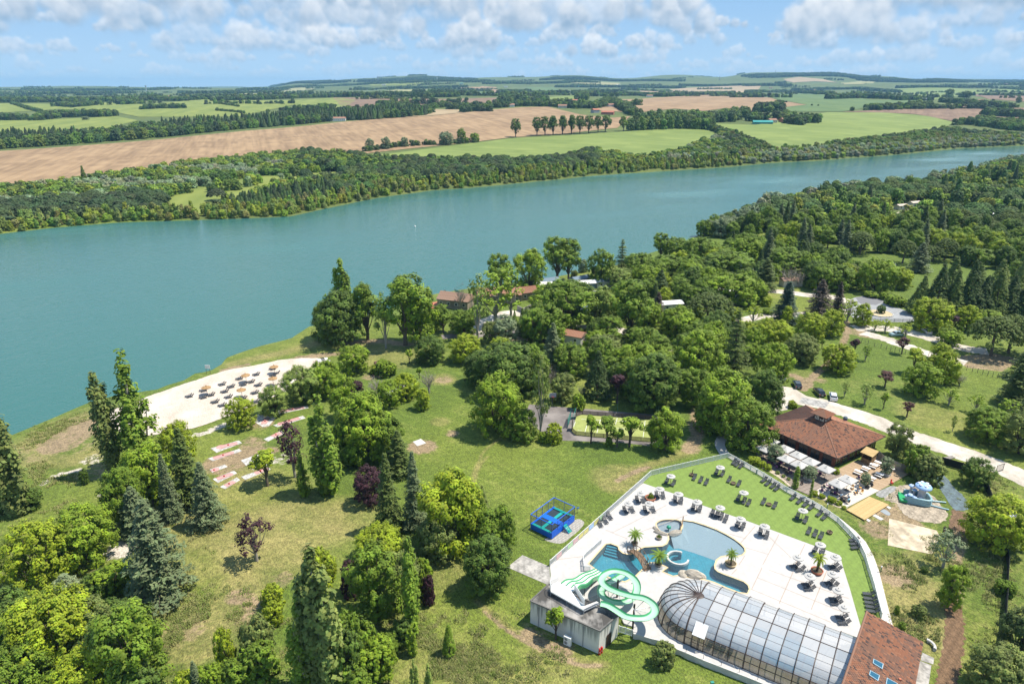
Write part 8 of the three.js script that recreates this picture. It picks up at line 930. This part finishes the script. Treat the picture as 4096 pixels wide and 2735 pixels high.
function wood(name, pts, step, choose, not) { let x0 = 1e9, x1 = -1e9, z0 = 1e9, z1 = -1e9; for (const p of pts) { x0 = Math.min(x0, p.x); x1 = Math.max(x1, p.x); z0 = Math.min(z0, p.z); z1 = Math.max(z1, p.z); } for (let z = z1; z > z0; z -= step) for (let x = x0; x < x1; x += step) { const X = x + (farR() - 0.5) * step * 0.9, Z = z + (farR() - 0.5) * step * 0.9; if (!inPoly(pts, X, Z) || (not && not(X, Z)) || lakeSD(X, Z) < 1.5) continue; const c = choose(X, Z); if (c) farTree(name, c[0], c[1], X, Z, c[2] * (0.75 + 0.5 * farR()), c[3] * (0.8 + 0.4 * farR())); } }
const LP = (fr, l) => l.map(([x, y]) => onLand(fr, x, y));
const clearing = [...LP('n00', [[1150, 1330], [1300, 1270], [1600, 1240], [1900, 1200], [2349, 1180]]), ...LP('n10', [[140, 1110], [130, 1190], [0, 1230]]), ...LP('n00', [[2000, 1290], [1700, 1370], [1450, 1470], [1080, 1490]])];
const belt = [...LP('n00', [[-500, 1400], [0, 1330], [400, 1290], [900, 1210], [1300, 1150], [1700, 1100], [2000, 1075], [2349, 1075]]), ...LP('n10', [[150, 1105], [290, 1120], [600, 1130], [900, 1130], [1300, 1140], [1560, 1110], [1750, 1060], [1900, 1090], [2040, 1110], [2349, 1060]]), ...LP('n20', [[60, 1020], [260, 935], [450, 985], [560, 1030], [640, 1055], [900, 1045], [1100, 1005], [1350, 975], [1700, 925], [1850, 905], [1900, 920], [2345, 955], [2900, 950]]), ...farShore.slice(-2).reverse().map((p) => p.clone()), ...farShore.slice(1, -2).reverse().map((p) => p.clone()), V3(farShore[0].x - 40, 0, farShore[0].z)];
const zone = (x, z) => x / -z;
wood('far lakeside wood', belt, 6.2, (x, z) => { const u = zone(x, z), n = fbm(x / 60 + 5, z / 45, 3), sd = lakeSD(x, z); if (sd < 14) return null; if (u < -0.42 && sd < 75 && z > -560) return [pick(['pine', 'pine', 'broad']), 'deep', 9, 11]; if (u > -0.47 && u < -0.26 && sd < 60) return ['fir', pick(['deep', 'dark']), 9, 5]; if (u > -0.3 && u < 0.12) return n > 0.42 ? [pick(['pine', 'pine', 'broad2']), pick(['deep', 'dark']), 10, 10] : ['broad', pick(['mid', 'fresh', 'dark']), 9, 8]; if (u > 0.3) return n > 0.5 ? ['broad2', pick(['dark', 'deep']), 10, 9] : ['broad', pick(['mid', 'mid', 'olive']), 10, 9]; if (n > 0.62) return ['broad2', 'silver', 8, 7]; return [pick(['broad', 'broad2']), pick(['mid', 'mid', 'fresh', 'dark']), 8.5, 8]; }, (x, z) => inPoly(clearing, x, z) && fbm(x / 14, z / 14, 2) < 0.66);
{ const r = farR; for (let i = 0; i < farShore.length - 1; i++) { const a = farShore[i], b = farShore[i + 1], L = a.distanceTo(b); for (let s = 0; s < L; s += 3.1) { const p = a.clone().lerp(b, s / L), out = V3(b.z - a.z, 0, a.x - b.x).normalize(); if (lakeSD(p.x + out.x * 6, p.z + out.z * 6) < 0) out.negate(); const sil = zone(p.x, p.z) > 0.33; for (const o of [1.5, 6, 11]) { if (r() < 0.12) continue; const q = p.clone().addScaledVector(out, o + r() * 4).add(V3((r() - 0.5) * 3, 0, 0)); if (lakeSD(q.x, q.z) < 0.8) continue; if (sil) farTree('waterside fringe', 'broad2', pick(['silver', 'silver', 'olive', 'fresh']), q.x, q.z, 4 + o * 0.35 + r() * 3, 5 + r() * 3); else farTree('waterside fringe', r() < 0.25 ? 'spire' : pick(['broad', 'broad2']), pick(['fresh', 'fresh', 'olive', 'mid', 'light']), q.x, q.z, 3 + o * 0.4 + r() * 3.4, 3 + r() * 2.4); } } } }
wood('dark conifer belt', [...LP('n00', [[-500, 1045], [0, 1025], [600, 985], [1100, 945], [1700, 885], [2349, 828]]), ...LP('n10', [[0, 828], [180, 826], [400, 808], [585, 792], [585, 780], [430, 775], [0, 800]]), ...LP('n00', [[2100, 800], [1900, 830], [1400, 868], [1000, 890], [750, 935], [400, 955], [0, 968], [-500, 980]])], 9, (x, z) => { const n = fbm(x / 110, z / 80, 3); return n > 0.45 ? ['fir', pick(['deep', 'dark', 'deep']), 16, 8] : ['broad', pick(['dark', 'mid', 'deep']), 13, 12]; });
wood('copse above the cereal field', [...LP('n10', [[1985, 900], [2349, 888]]), ...LP('n20', [[180, 895], [210, 850], [60, 830], [-150, 830], [-300, 850]])], 9, () => [pick(['broad', 'broad2']), pick(['dark', 'mid', 'dark']), 17, 12]);
wood('wood beside the brown field', LP('n20', [[1840, 862], [1960, 858], [2345, 905], [2900, 920], [2900, 870], [2345, 855], [2050, 835]]), 8, () => [pick(['broad', 'broad2']), pick(['dark', 'mid']), 12, 11]);
function hedge(fr, pts, width, h, tones = ['dark', 'deep', 'dark', 'mid'], w = 0) { const c = smooth(LP(fr, pts), pts.length * 4); for (let i = 0; i < c.length - 1; i++) { const L = c[i].distanceTo(c[i + 1]), step = Math.max(5, h * 0.55); for (let s = 0; s < L; s += step) for (let k = 0; k < Math.max(1, width / step); k++) { const p = c[i].clone().lerp(c[i + 1], s / L); farTree('hedgerows and copses', pick(['broad', 'broad2']), pick(tones), p.x + (farR() - 0.5) * width, p.z + (farR() - 0.5) * width * 1.2, h * (0.7 + 0.6 * farR()), (w || h * 0.95) * (0.8 + 0.4 * farR())); } } }
for (const [w, h, pts] of [[70, 15, [[-300, 705], [0, 704], [500, 700], [1060, 690]]], [34, 13, [[270, 826], [400, 804], [600, 800], [780, 800]]], [20, 12, [[-200, 830], [0, 822], [160, 826]]], [18, 11, [[1000, 752], [1120, 745], [1260, 745]]], [8, 5, [[1480, 712], [1560, 722], [1640, 736]]], [8, 5, [[1480, 762], [1600, 770], [1680, 780]]], [22, 11, [[410, 728], [540, 735], [660, 715]]], [24, 12, [[1460, 695], [1700, 690]]], [28, 12, [[1700, 688], [2000, 676], [2349, 665]]], [60, 14, [[-300, 650], [300, 648], [900, 640]]], [40, 14, [[1240, 638], [1600, 642]]], [22, 12, [[2030, 765], [2150, 760], [2280, 752]]], [30, 12, [[820, 705], [890, 718]]], [10, 7, [[80, 715], [150, 735], [230, 760], [280, 770]]], [60, 15, [[1650, 622], [2000, 606], [2349, 590]]], [26, 12, [[1330, 675], [1430, 670]]], [20, 11, [[1000, 690], [1280, 695]]], [80, 15, [[-200, 625], [600, 622], [1160, 612]]]]) hedge('n00', pts, w, h);
for (const [w, h, pts] of [[22, 13, [[0, 668], [300, 662], [700, 668], [800, 664]]], [50, 14, [[100, 610], [500, 608], [850, 600]]], [40, 15, [[1100, 640], [1290, 636]]], [30, 15, [[1115, 696], [1210, 692]]], [26, 14, [[1255, 692], [1400, 690]]], [24, 10, [[1060, 738], [1250, 728], [1420, 730], [1650, 745]]], [20, 12, [[1830, 700], [1900, 730], [1960, 760], [2020, 795]]], [14, 12, [[840, 770], [870, 768]]], [16, 12, [[930, 766], [1020, 766]]], [8, 6, [[170, 1040], [450, 1005], [700, 992], [960, 975]]], [20, 9, [[600, 742], [750, 735], [950, 738]]], [60, 15, [[0, 588], [300, 575], [700, 560], [1000, 560]]], [60, 15, [[1000, 575], [1400, 575], [1750, 570]]], [60, 15, [[1500, 600], [1900, 600], [2349, 605]]], [30, 14, [[1650, 690], [1700, 650], [1760, 640]]], [24, 12, [[1850, 650], [2000, 655], [2200, 665], [2349, 660]]], [26, 11, [[1700, 745], [1760, 735], [1860, 700]]], [12, 9, [[880, 625], [1030, 630]]], [60, 16, [[1380, 552], [1700, 545], [2349, 560]]], [30, 13, [[280, 735], [500, 770], [580, 780]]]]) hedge('n10', pts, w, h);
for (const [w, h, pts] of [[24, 13, [[440, 640], [700, 632], [1030, 656]]], [30, 13, [[1010, 682], [1200, 676], [1400, 680]]], [26, 12, [[1290, 757], [1500, 748], [1740, 745]]], [24, 12, [[1475, 690], [1560, 688], [1690, 690]]], [26, 12, [[1800, 705], [2000, 720], [2200, 740], [2290, 742]]], [70, 15, [[440, 592], [600, 588], [740, 590]]], [40, 14, [[760, 620], [1000, 615], [1490, 635]]], [50, 14, [[1480, 605], [1750, 602], [2100, 602]]], [30, 13, [[2180, 582], [2345, 584]]], [26, 15, [[190, 838], [280, 832], [340, 810], [440, 800]]], [24, 16, [[520, 772], [590, 768], [650, 755]]], [16, 13, [[480, 832], [590, 828]]], [18, 14, [[640, 825], [750, 822]]], [20, 13, [[750, 855], [830, 842], [925, 845]]], [20, 12, [[0, 655], [90, 655], [350, 645]]], [7, 5, [[640, 700], [710, 706]]], [12, 8, [[200, 895], [300, 925], [380, 935]]], [60, 15, [[0, 590], [440, 588]]], [40, 13, [[2100, 790], [2345, 805]]], [50, 12, [[2240, 612], [2345, 620]]]]) hedge('n20', pts, w, h);
// scattered hedges and copses all over the far farmland
{ for (let i = 0; i < 330; i++) { const d = 1500 * Math.pow(6, farR()), u = farR() * 1.9 - 0.95, a = (farR() - 0.5) * 0.9, L = 40 + farR() * 240, x = u * d, z = -d, h = 9 + farR() * 6; if (d < 2300 && farR() < 0.7) continue; for (let s = -L / 2; s < L / 2; s += 8) farTree('hedgerows and copses', pick(['broad', 'broad2']), pick(['dark', 'deep', 'mid']), x + Math.cos(a) * s + (farR() - 0.5) * 8, z + Math.sin(a) * s + (farR() - 0.5) * (farR() < 0.3 ? 60 : 10), h * (0.6 + 0.7 * farR()), h * (0.8 + 0.5 * farR())); } }
// wooded caps of the far hills
for (const [fr, pts, w] of [['n20', [[520, 528], [800, 522], [1100, 525], [1250, 540]], 260], ['n20', [[1250, 550], [1450, 556], [1680, 565]], 160], ['n10', [[150, 560], [400, 552], [700, 548], [900, 555]], 160], ['n10', [[1480, 545], [1750, 548], [1900, 560]], 160], ['n00', [[1900, 590], [2100, 570], [2349, 566]], 160], ['n20', [[1750, 565], [2100, 562], [2500, 560]], 200]]) hedge(fr, pts, w, 18, ['dark', 'deep']);
// the wood on the near shore: nearest trees one by one, the rest as one mass
{
  const edge = nearShore.slice(26).map((p) => p.clone()), poly = [...edge, ...LP('n21', [[2900, 330], [2345, 420], [2000, 260], [1700, 230], [1500, 250], [1200, 210], [950, 150], [700, 120], [480, 80], [250, 70], [60, 60]])], spots = [];
  for (let z = -220; z > -1010; z -= 8.2) for (let x = 20; x < 900; x += 8.2) { const X = x + (farR() - 0.5) * 7, Z = z + (farR() - 0.5) * 7; if (X / -Z > 0.98 || !inPoly(poly, X, Z) || lakeSD(X, Z) < 2.5 || hides(X, Z) || planted.some(([a, b, r]) => Math.hypot(a - X, b - Z) < r + 1.8)) continue; if (fbm(X / 26, Z / 26, 2) < 0.33) continue; spots.push([X, Z]); }
  spots.sort((a, b) => b[1] - a[1]); const mix = (X, Z) => { const n = fbm(X / 45 + 9, Z / 45, 3), q = farR(); return lakeSD(X, Z) < 16 && q < 0.6 ? ['broad', 'silver'] : n > 0.58 ? ['umbrella', 'pine'] : q < 0.04 ? ['cypress', 'deep'] : q < 0.09 ? ['cedar', 'blue'] : q < 0.3 ? ['broad', 'fresh'] : q < 0.42 ? ['broad', 'yellow'] : q < 0.55 ? ['tall', 'mid'] : q < 0.8 ? ['broad', 'mid'] : ['round', 'dark']; };
  spots.forEach(([X, Z], i) => { const [k, t] = mix(X, Z), h = (k === 'umbrella' ? 9 : k === 'cypress' || k === 'cedar' ? 14 : 10.5) * (0.75 + 0.5 * farR()), w = k === 'umbrella' ? 12 : k === 'cypress' ? 5 : k === 'cedar' ? 8 : 8.5 * (0.8 + 0.4 * farR()); if (i < 250) tree(k, t, V3(X, groundAt(X, Z) - 0.1, Z), h, w, 'in the wood along the near lakeshore', 'near lakeshore wood'); else farTree('near shore wood', k === 'umbrella' ? 'pine' : k === 'cypress' || k === 'cedar' ? 'fir' : pick(['broad', 'broad2']), { pine: 'dark', deep: 'deep', blue: 'dark', silver: 'silver', fresh: 'fresh', yellow: 'fresh', mid: 'mid', dark: 'dark' }[t], X, Z, h, w); });
  for (const [x, y, w] of [[555, 1395, 70], [640, 1365, 50], [700, 1360, 40], [1780, 1200, 50], [1800, 1180, 40]]) { const p = G('n20', x, y, WATER), o = tree('shrub', 'olive', p, 2.6, widthOf(p, 'n20', w), 'standing in the lake water off the wood', 'flooded willow bushes'); }
}
for (const [k, list] of Object.entries(bag)) {
  const [name, shape] = k.split('|'), m = new THREE.InstancedMesh(both(FAR[shape]), mat(1, 1, 1, 0.85, { vertexColors: true }), list.length), c = new THREE.Color(); m.name = numbered(name.replace(/\b(far|near|dark|above|the|beside|cereal|brown) /g, '').replace(/[^a-z]+/g, '_'));
  list.forEach(([x, y, z, sw, sh, r, col], i) => { dummy.position.set(x, y, z); dummy.scale.set(sw, sh, sw); dummy.rotation.set(0, r, 0); dummy.updateMatrix(); m.setMatrixAt(i, dummy.matrix); m.setColorAt(i, c.setRGB(...col)); }); m.castShadow = m.receiveShadow = true; scene.add(m); tag(m, { broad: 'rounded deciduous trees', broad2: 'bushy deciduous trees', pine: 'flat-topped pines', spire: 'slim young poplars', fir: 'dark conifers' }[shape] + ' of the ' + name, 'woodland', null, 'stuff');
}
// undergrowth of trees between the campsite pitches
{
  const poly = [...LP('n11', [[1230, 640], [1400, 500], [1650, 450], [1900, 430], [2349, 270]]), ...LP('n21', [[300, 140], [700, 170], [1000, 240], [1250, 310], [1170, 430], [900, 440], [620, 400], [540, 560], [430, 630], [330, 720], [500, 800], [480, 930], [250, 1000], [240, 1130], [40, 1180]]), ...LP('n11', [[2349, 1200], [2000, 1190], [1650, 1030], [1490, 780], [1330, 780]])];
  let n = 0; for (let z = -120; z > -420; z -= 6.4) for (let x = 0; x < 260; x += 6.4) { const X = x + (farR() - 0.5) * 5, Z = z + (farR() - 0.5) * 5; if (!inPoly(poly, X, Z) || lakeSD(X, Z) < 6 || hides(X, Z) || roadPts.some(([a, b, r]) => Math.hypot(a - X, b - Z) < r + 2.6) || planted.some(([a, b, r]) => Math.hypot(a - X, b - Z) < r * 0.75 + 1.6)) continue; const q = farR(), kt = q < 0.3 ? ['broad', 'mid'] : q < 0.5 ? ['broad', 'fresh'] : q < 0.62 ? ['round', 'dark'] : q < 0.74 ? ['broad', 'yellow'] : q < 0.84 ? ['tall', 'mid'] : q < 0.92 ? ['shrub', 'mid'] : ['cypress', 'deep'], h = (kt[0] === 'shrub' ? 3.5 : 8.5) * (0.7 + 0.6 * farR()); tree(...kt, V3(X, groundAt(X, Z) - 0.1, Z), h, kt[0] === 'cypress' ? h * 0.42 : h * (0.85 + 0.3 * farR()), 'between the campsite pitches', 'trees between the pitches'); n++; }
}
// tall weeds and grass tufts in the unmown parts
{
  const L = new Leaves(301); for (let i = 0; i < 16; i++) { const a = i * 2.4, d = V3(Math.cos(a) * 0.5, 1, Math.sin(a) * 0.5).normalize(), n = V3(-d.z, 0.2, d.x + 0.01).normalize(), b = V3(L.rand() * 0.35, 0, L.rand() * 0.35), h = L.rand(0.25, 0.6); L.p.push(b.x - n.x * 0.07, -0.02, b.z - n.z * 0.07, b.x + n.x * 0.07, -0.02, b.z + n.z * 0.07, b.x + d.x * h, d.y * h, b.z + d.z * h); for (let k = 0; k < 3; k++) L.c.push(1, 1, 1); }
  const g = L.build(), list = [], zones = [['n02', 600, 800, 900, 800, 3000], ['n02', 1400, 1250, 700, 420, 2200], ['n12', 700, 1350, 900, 330, 2400], ['n02', 400, 100, 500, 350, 900], ['n22', 1650, 900, 400, 700, 1500], ['n22', 2150, 600, 200, 900, 900], ['n01', 450, 1400, 350, 160, 900]];
  for (const [fr, x, y, rx, ry, n] of zones) for (let i = 0; i < n; i++) { const p = G(fr, x + (farR() + farR() - 1) * rx, y + (farR() + farR() - 1) * ry, 0); if (inDeck(p.x, p.z) || lakeSD(p.x, p.z) < 0.5 || fbm(p.x / 5, p.z / 5, 2) < 0.47 || roadPts.some(([a, b, r]) => Math.hypot(a - p.x, b - p.z) < r + 0.5) || inPoly(POOLZONE, p.x, p.z)) continue; list.push(p); }
  const m = new THREE.InstancedMesh(g, mat(1, 1, 1, 0.9, { vertexColors: true }), list.length), c = new THREE.Color(); m.name = 'grass_tufts'; list.forEach((p, i) => { const s = 0.6 + farR() * 0.9, q = farR(); dummy.position.set(p.x, groundAt(p.x, p.z), p.z); dummy.rotation.set(0, farR() * 6.28, 0); dummy.scale.set(s, s * (0.4 + farR() * 0.5), s); dummy.updateMatrix(); m.setMatrixAt(i, dummy.matrix); m.setColorAt(i, c.setRGB(lerp(0.13, 0.27, q), lerp(0.19, 0.25, q), lerp(0.025, 0.1, q))); }); m.castShadow = m.receiveShadow = true; scene.add(m); tag(m, 'tall grass tufts and weeds in the unmown lawn', 'grass', null, 'stuff');
}
// trees across the lake that stand apart
const FT = (fr, kind, tone, x, y, top, w, where, group) => { const p = onLand(fr, x, y); tree(kind, tone, p, Math.max(3, heightTo(p, fr, top)), Math.max(3, widthOf(p, fr, w)), where, group); };
for (const [x, b, t, w] of [[1345, 932, 800, 80], [1400, 930, 796, 80], [1455, 928, 798, 70], [1520, 925, 796, 70], [1582, 922, 792, 70], [1640, 918, 790, 80], [1700, 915, 788, 80], [1765, 910, 790, 70], [1815, 906, 785, 80]]) FT('n10', 'tall', 'dark', x, b, t, w, 'in the row between ploughed and cereal fields', 'field row of tall trees');
FT('n10', 'tall', 'dark', 1198, 942, 810, 75, 'alone at the head of the cereal field'); FT('n10', 'tall', 'mid', 1940, 902, 795, 65, 'beside the end of the field tree row'); for (const [x, b, t, w, tn] of [[195, 1035, 950, 70, 'silver'], [305, 1025, 938, 65, 'silver'], [435, 1010, 935, 50, 'silver'], [720, 995, 902, 110, 'silver'], [825, 980, 880, 75, 'mid'], [915, 975, 912, 70, 'fresh']]) FT('n10', 'broad', tn, x, b, t, w, 'in the hedge below the ploughed field', 'trees in the field hedge');
for (const [x, b, t, w, l] of [[1832, 665, 608, 60, 'round on the light green hillside'], [1950, 675, 622, 70, 'second on the light green hillside'], [1165, 762, 732, 35, 'lone on the edge of the reddish field'], [2310, 708, 665, 40, 'lone below the far hamlet'], [888, 727, 713, 16, 'tiny in the rolling field'], [932, 729, 716, 16, 'tiny beside its twin in the rolling field']]) FT('n20', 'broad', 'dark', x, b, t, w, l);
FT('n00', 'broad', 'dark', 192, 756, 725, 30, 'lone in the yellow-green meadow'); FT('n00', 'broad', 'silver', 588, 825, 797, 50, 'lone and pale below the meadow hedge'); FT('n00', 'broad', 'dark', 1495, 758, 737, 18, 'lone beside a low meadow hedge'); FT('n00', 'cypress', 'dark', 590, 1300, 1140, 45, 'poking above the far lakeside wood');
// farmhouses and barns
{
  const wl = mat(0.55, 0.5, 0.42, 0.9), wh = mat(0.7, 0.68, 0.64, 0.9), rd = mat(0.36, 0.13, 0.08, 0.9), br = mat(0.28, 0.15, 0.1, 0.9), gy = mat(0.3, 0.32, 0.34, 0.7), te = mat(0.01, 0.27, 0.25, 0.5);
  for (const [fr, x, y, w, d, h, t, a, b, l] of [['n00', 2325, 832, 26, 10, 5, 0.1, wh, br, 'long white farmhouse at the end of the conifer belt'], ['n00', 580, 712, 22, 10, 5, 0.3, wl, br, 'farmhouse in the trees above the meadow'], ['n00', 705, 700, 16, 9, 5, -0.2, wl, rd, 'red-roofed cottage beside the meadow farmhouse'], ['n00', 935, 693, 26, 12, 5, 0, gy, gy, 'grey barn behind the meadow hedge'], ['n00', 1212, 690, 22, 10, 5, 0.1, wh, rd, 'red-roofed house behind the hillside hedge'], ['n00', 1640, 672, 14, 9, 5, 0.2, wl, rd, 'small house in the hillside trees'], ['n00', 1710, 668, 14, 9, 5, -0.2, wl, br, 'second small house in the hillside trees'], ['n00', 1965, 660, 20, 10, 5, 0.1, wh, br, 'pale house on the hillside'], ['n00', 2230, 664, 18, 10, 5, 0, wl, br, 'house at the end of the hillside hedge'], ['n00', 1430, 640, 18, 10, 6, 0, wl, rd, 'red-roofed house near the horizon'], ['n00', 1155, 668, 20, 10, 5, 0.2, wh, br, 'pale house behind the dark hedge'], ['n00', 40, 822, 20, 10, 5, 0.2, wl, gy, 'grey-roofed house at the meadow edge'], ['n00', 1390, 905, 14, 9, 5, 0.2, wh, wl, 'white house half hidden in the conifer belt'],
    ['n10', 355, 728, 20, 11, 6, 0.4, wl, rd, 'red-roofed house inside the dark copse'], ['n10', 1165, 735, 15, 9, 5, 0.2, wh, br, 'house at the near edge of the village'], ['n10', 1520, 742, 18, 10, 5, -0.1, wl, br, 'house in the village trees'], ['n10', 1745, 775, 13, 10, 5.5, 0.5, gy, rd, 'barn with a dark blue door under a red roof'], ['n10', 1832, 787, 22, 12, 4.5, -0.3, rd, rd, 'low barn with a wine-red roof'], ['n10', 1800, 715, 16, 9, 5, 0.2, wl, rd, 'small orange-roofed house in the village'], ['n10', 1855, 735, 16, 9, 5, 0.4, wh, br, 'pale village house behind the barns'], ['n10', 1130, 602, 24, 12, 7, 0, wh, gy, 'white farm on the far crest'], ['n10', 1625, 600, 26, 12, 7, 0, wh, te, 'far barn with a teal roof'], ['n10', 2120, 666, 20, 11, 5, 0.1, wh, br, 'house near the brown village field'], ['n10', 2285, 660, 24, 12, 6, 0.3, wl, br, 'large farmhouse above the brown village field'], ['n10', 1600, 702, 18, 10, 5, 0.2, wl, rd, 'orange roof among the village trees'], ['n10', 825, 580, 26, 12, 7, 0, wl, te, 'far farm with a blue-green roof'], ['n10', 290, 588, 30, 14, 7, 0, wh, gy, 'white sheds on the skyline slope'], ['n10', 1900, 590, 40, 14, 8, 0, wh, wh, 'long white shed in front of the far village'], ['n10', 880, 553, 50, 14, 8, 0, wl, rd, 'far red roofs on the skyline ridge'],
    ['n20', 548, 852, 30, 10, 3.6, -0.15, te, te, 'long barn with a bright teal roof beside the green field'], ['n20', 612, 845, 14, 9, 5, 0.3, wl, br, 'brick house joined to the teal barn'], ['n20', 705, 840, 20, 10, 5, 0.4, rd, br, 'brown farmhouse beside the teal barn'], ['n20', 605, 608, 22, 11, 6, 0.1, wl, br, 'house on the pale ridge'], ['n20', 905, 624, 30, 12, 6, 0, wl, br, 'hamlet house on the green hill'], ['n20', 1045, 640, 20, 10, 5, 0.2, wh, br, 'pale hamlet house below the trees'], ['n20', 1190, 655, 26, 11, 5, -0.1, wh, br, 'long pale hamlet house'], ['n20', 1575, 684, 20, 10, 5, 0.2, wl, br, 'farmhouse among trees beside the reddish field'], ['n20', 1665, 690, 22, 11, 5, 0, gy, gy, 'grey barn among trees beside the reddish field'], ['n20', 2045, 700, 22, 11, 5, 0.1, wh, br, 'white-walled house in the hillside copse'], ['n20', 95, 655, 18, 10, 5, 0, wl, br, 'house in the trees behind the brown field'], ['n20', 2230, 583, 30, 12, 6, 0, wl, br, 'far farmhouse near the horizon']]) gable('farm_building', l, onLand(fr, x, y), 0, 0, w, d, h, 2.2, t, a, b);
  const tw = (name, label, fr, x, y, top, fn) => { const p = onLand(fr, x, y), t = thing(name, label, 'tower', p); fn(t, heightTo(p, fr, top)); }, cc = mat(0.4, 0.42, 0.42, 0.9);
  tw('water_tower', 'flared concrete water tower on the far ridge', 'n00', 1005, 628, 588, (t, h) => { part('shaft', cyl(h * 0.05, h * 0.08, h * 0.75, 0, h * 0.37, 0, 14), cc, t); part('tank', cyl(h * 0.17, h * 0.06, h * 0.27, 0, h * 0.86, 0, 16), cc, t); });
  tw('radio_mast', 'lattice radio mast on the far blue hill', 'n20', 635, 522, 483, (t, h) => { for (const [sx, sz] of [[-1, -1], [1, -1], [1, 1], [-1, 1]]) part('leg', rod(V3(sx * h * 0.05, 0, sz * h * 0.05), V3(sx * h * 0.015, h, sz * h * 0.015), h * 0.018), cc, t); for (let i = 1; i < 7; i++) part('brace', box(h * 0.1 * (1 - i / 9), h * 0.02, h * 0.1 * (1 - i / 9), 0, h * i / 7, 0), cc, t); part('antenna', cyl(h * 0.05, h * 0.05, h * 0.22, 0, h * 0.8, 0), cc, t); });
  tw('church_tower', 'pointed church tower on the far ridge', 'n10', 657, 556, 522, (t, h) => { part('tower', box(h * 0.16, h * 0.6, h * 0.16, 0, h * 0.3, 0), cc, t); part('spire', new THREE.ConeGeometry(h * 0.12, h * 0.4, 8).translate(0, h * 0.8, 0), cc, t); }); tw('silo_tower', 'block-topped tower on the far ridge', 'n10', 250, 560, 526, (t, h) => { part('shaft', box(h * 0.14, h * 0.7, h * 0.14, 0, h * 0.35, 0), cc, t); part('head', box(h * 0.26, h * 0.32, h * 0.26, 0, h * 0.84, 0), cc, t); }); tw('church_tower', 'slim village steeple below the mast hill', 'n20', 253, 552, 518, (t, h) => { part('tower', box(h * 0.14, h * 0.55, h * 0.14, 0, h * 0.28, 0), cc, t); part('spire', new THREE.ConeGeometry(h * 0.09, h * 0.46, 8).translate(0, h * 0.77, 0), cc, t); });
}
scene.fog = new THREE.FogExp2(new THREE.Color(0.32, 0.66, 1.0), 0.00006);

// ---------------------------------------------------------------- labels: what sets look-alikes apart
{
  const byLabel = {}, at = V3(); for (const o of scene.children) if (o.userData.label && o.userData.category === 'tree' || o.userData.category === 'shrub') (byLabel[o.userData.label] ??= []).push(o);
  for (const list of Object.values(byLabel)) { if (list.length < 2) continue; list.sort((a, b) => b.scale.y - a.scale.y); const n = list.length; list[0].userData.label = (n === 2 ? 'taller ' : 'tallest ') + list[0].userData.label; list[n - 1].userData.label = (n === 2 ? 'shorter ' : 'smallest ') + list[n - 1].userData.label; if (n === 3) list[1].userData.label = 'middle-sized ' + list[1].userData.label; else if (n > 3) for (let i = 1; i < n - 1; i++) list[i].userData.label = 'middling ' + list[i].userData.label; }
  const near = (o, re, d) => scene.children.some((c) => re.test(c.name) && Math.hypot(c.position.x - o.position.x, c.position.z - o.position.z) < d);
  for (const o of scene.children) if (/^sun_lounger/.test(o.name) && /on the (white pool deck|artificial turf|sand beach)/.test(o.userData.label)) { const w = near(o, /^(straw_)?parasol/, 2.1) ? ' next to a parasol' : near(o, /barrel/, 2.2) ? ' next to a half-barrel planter' : ' away from any parasol'; o.userData.label += w; o.userData.group += w; }
}
renderer.render(scene, camera);
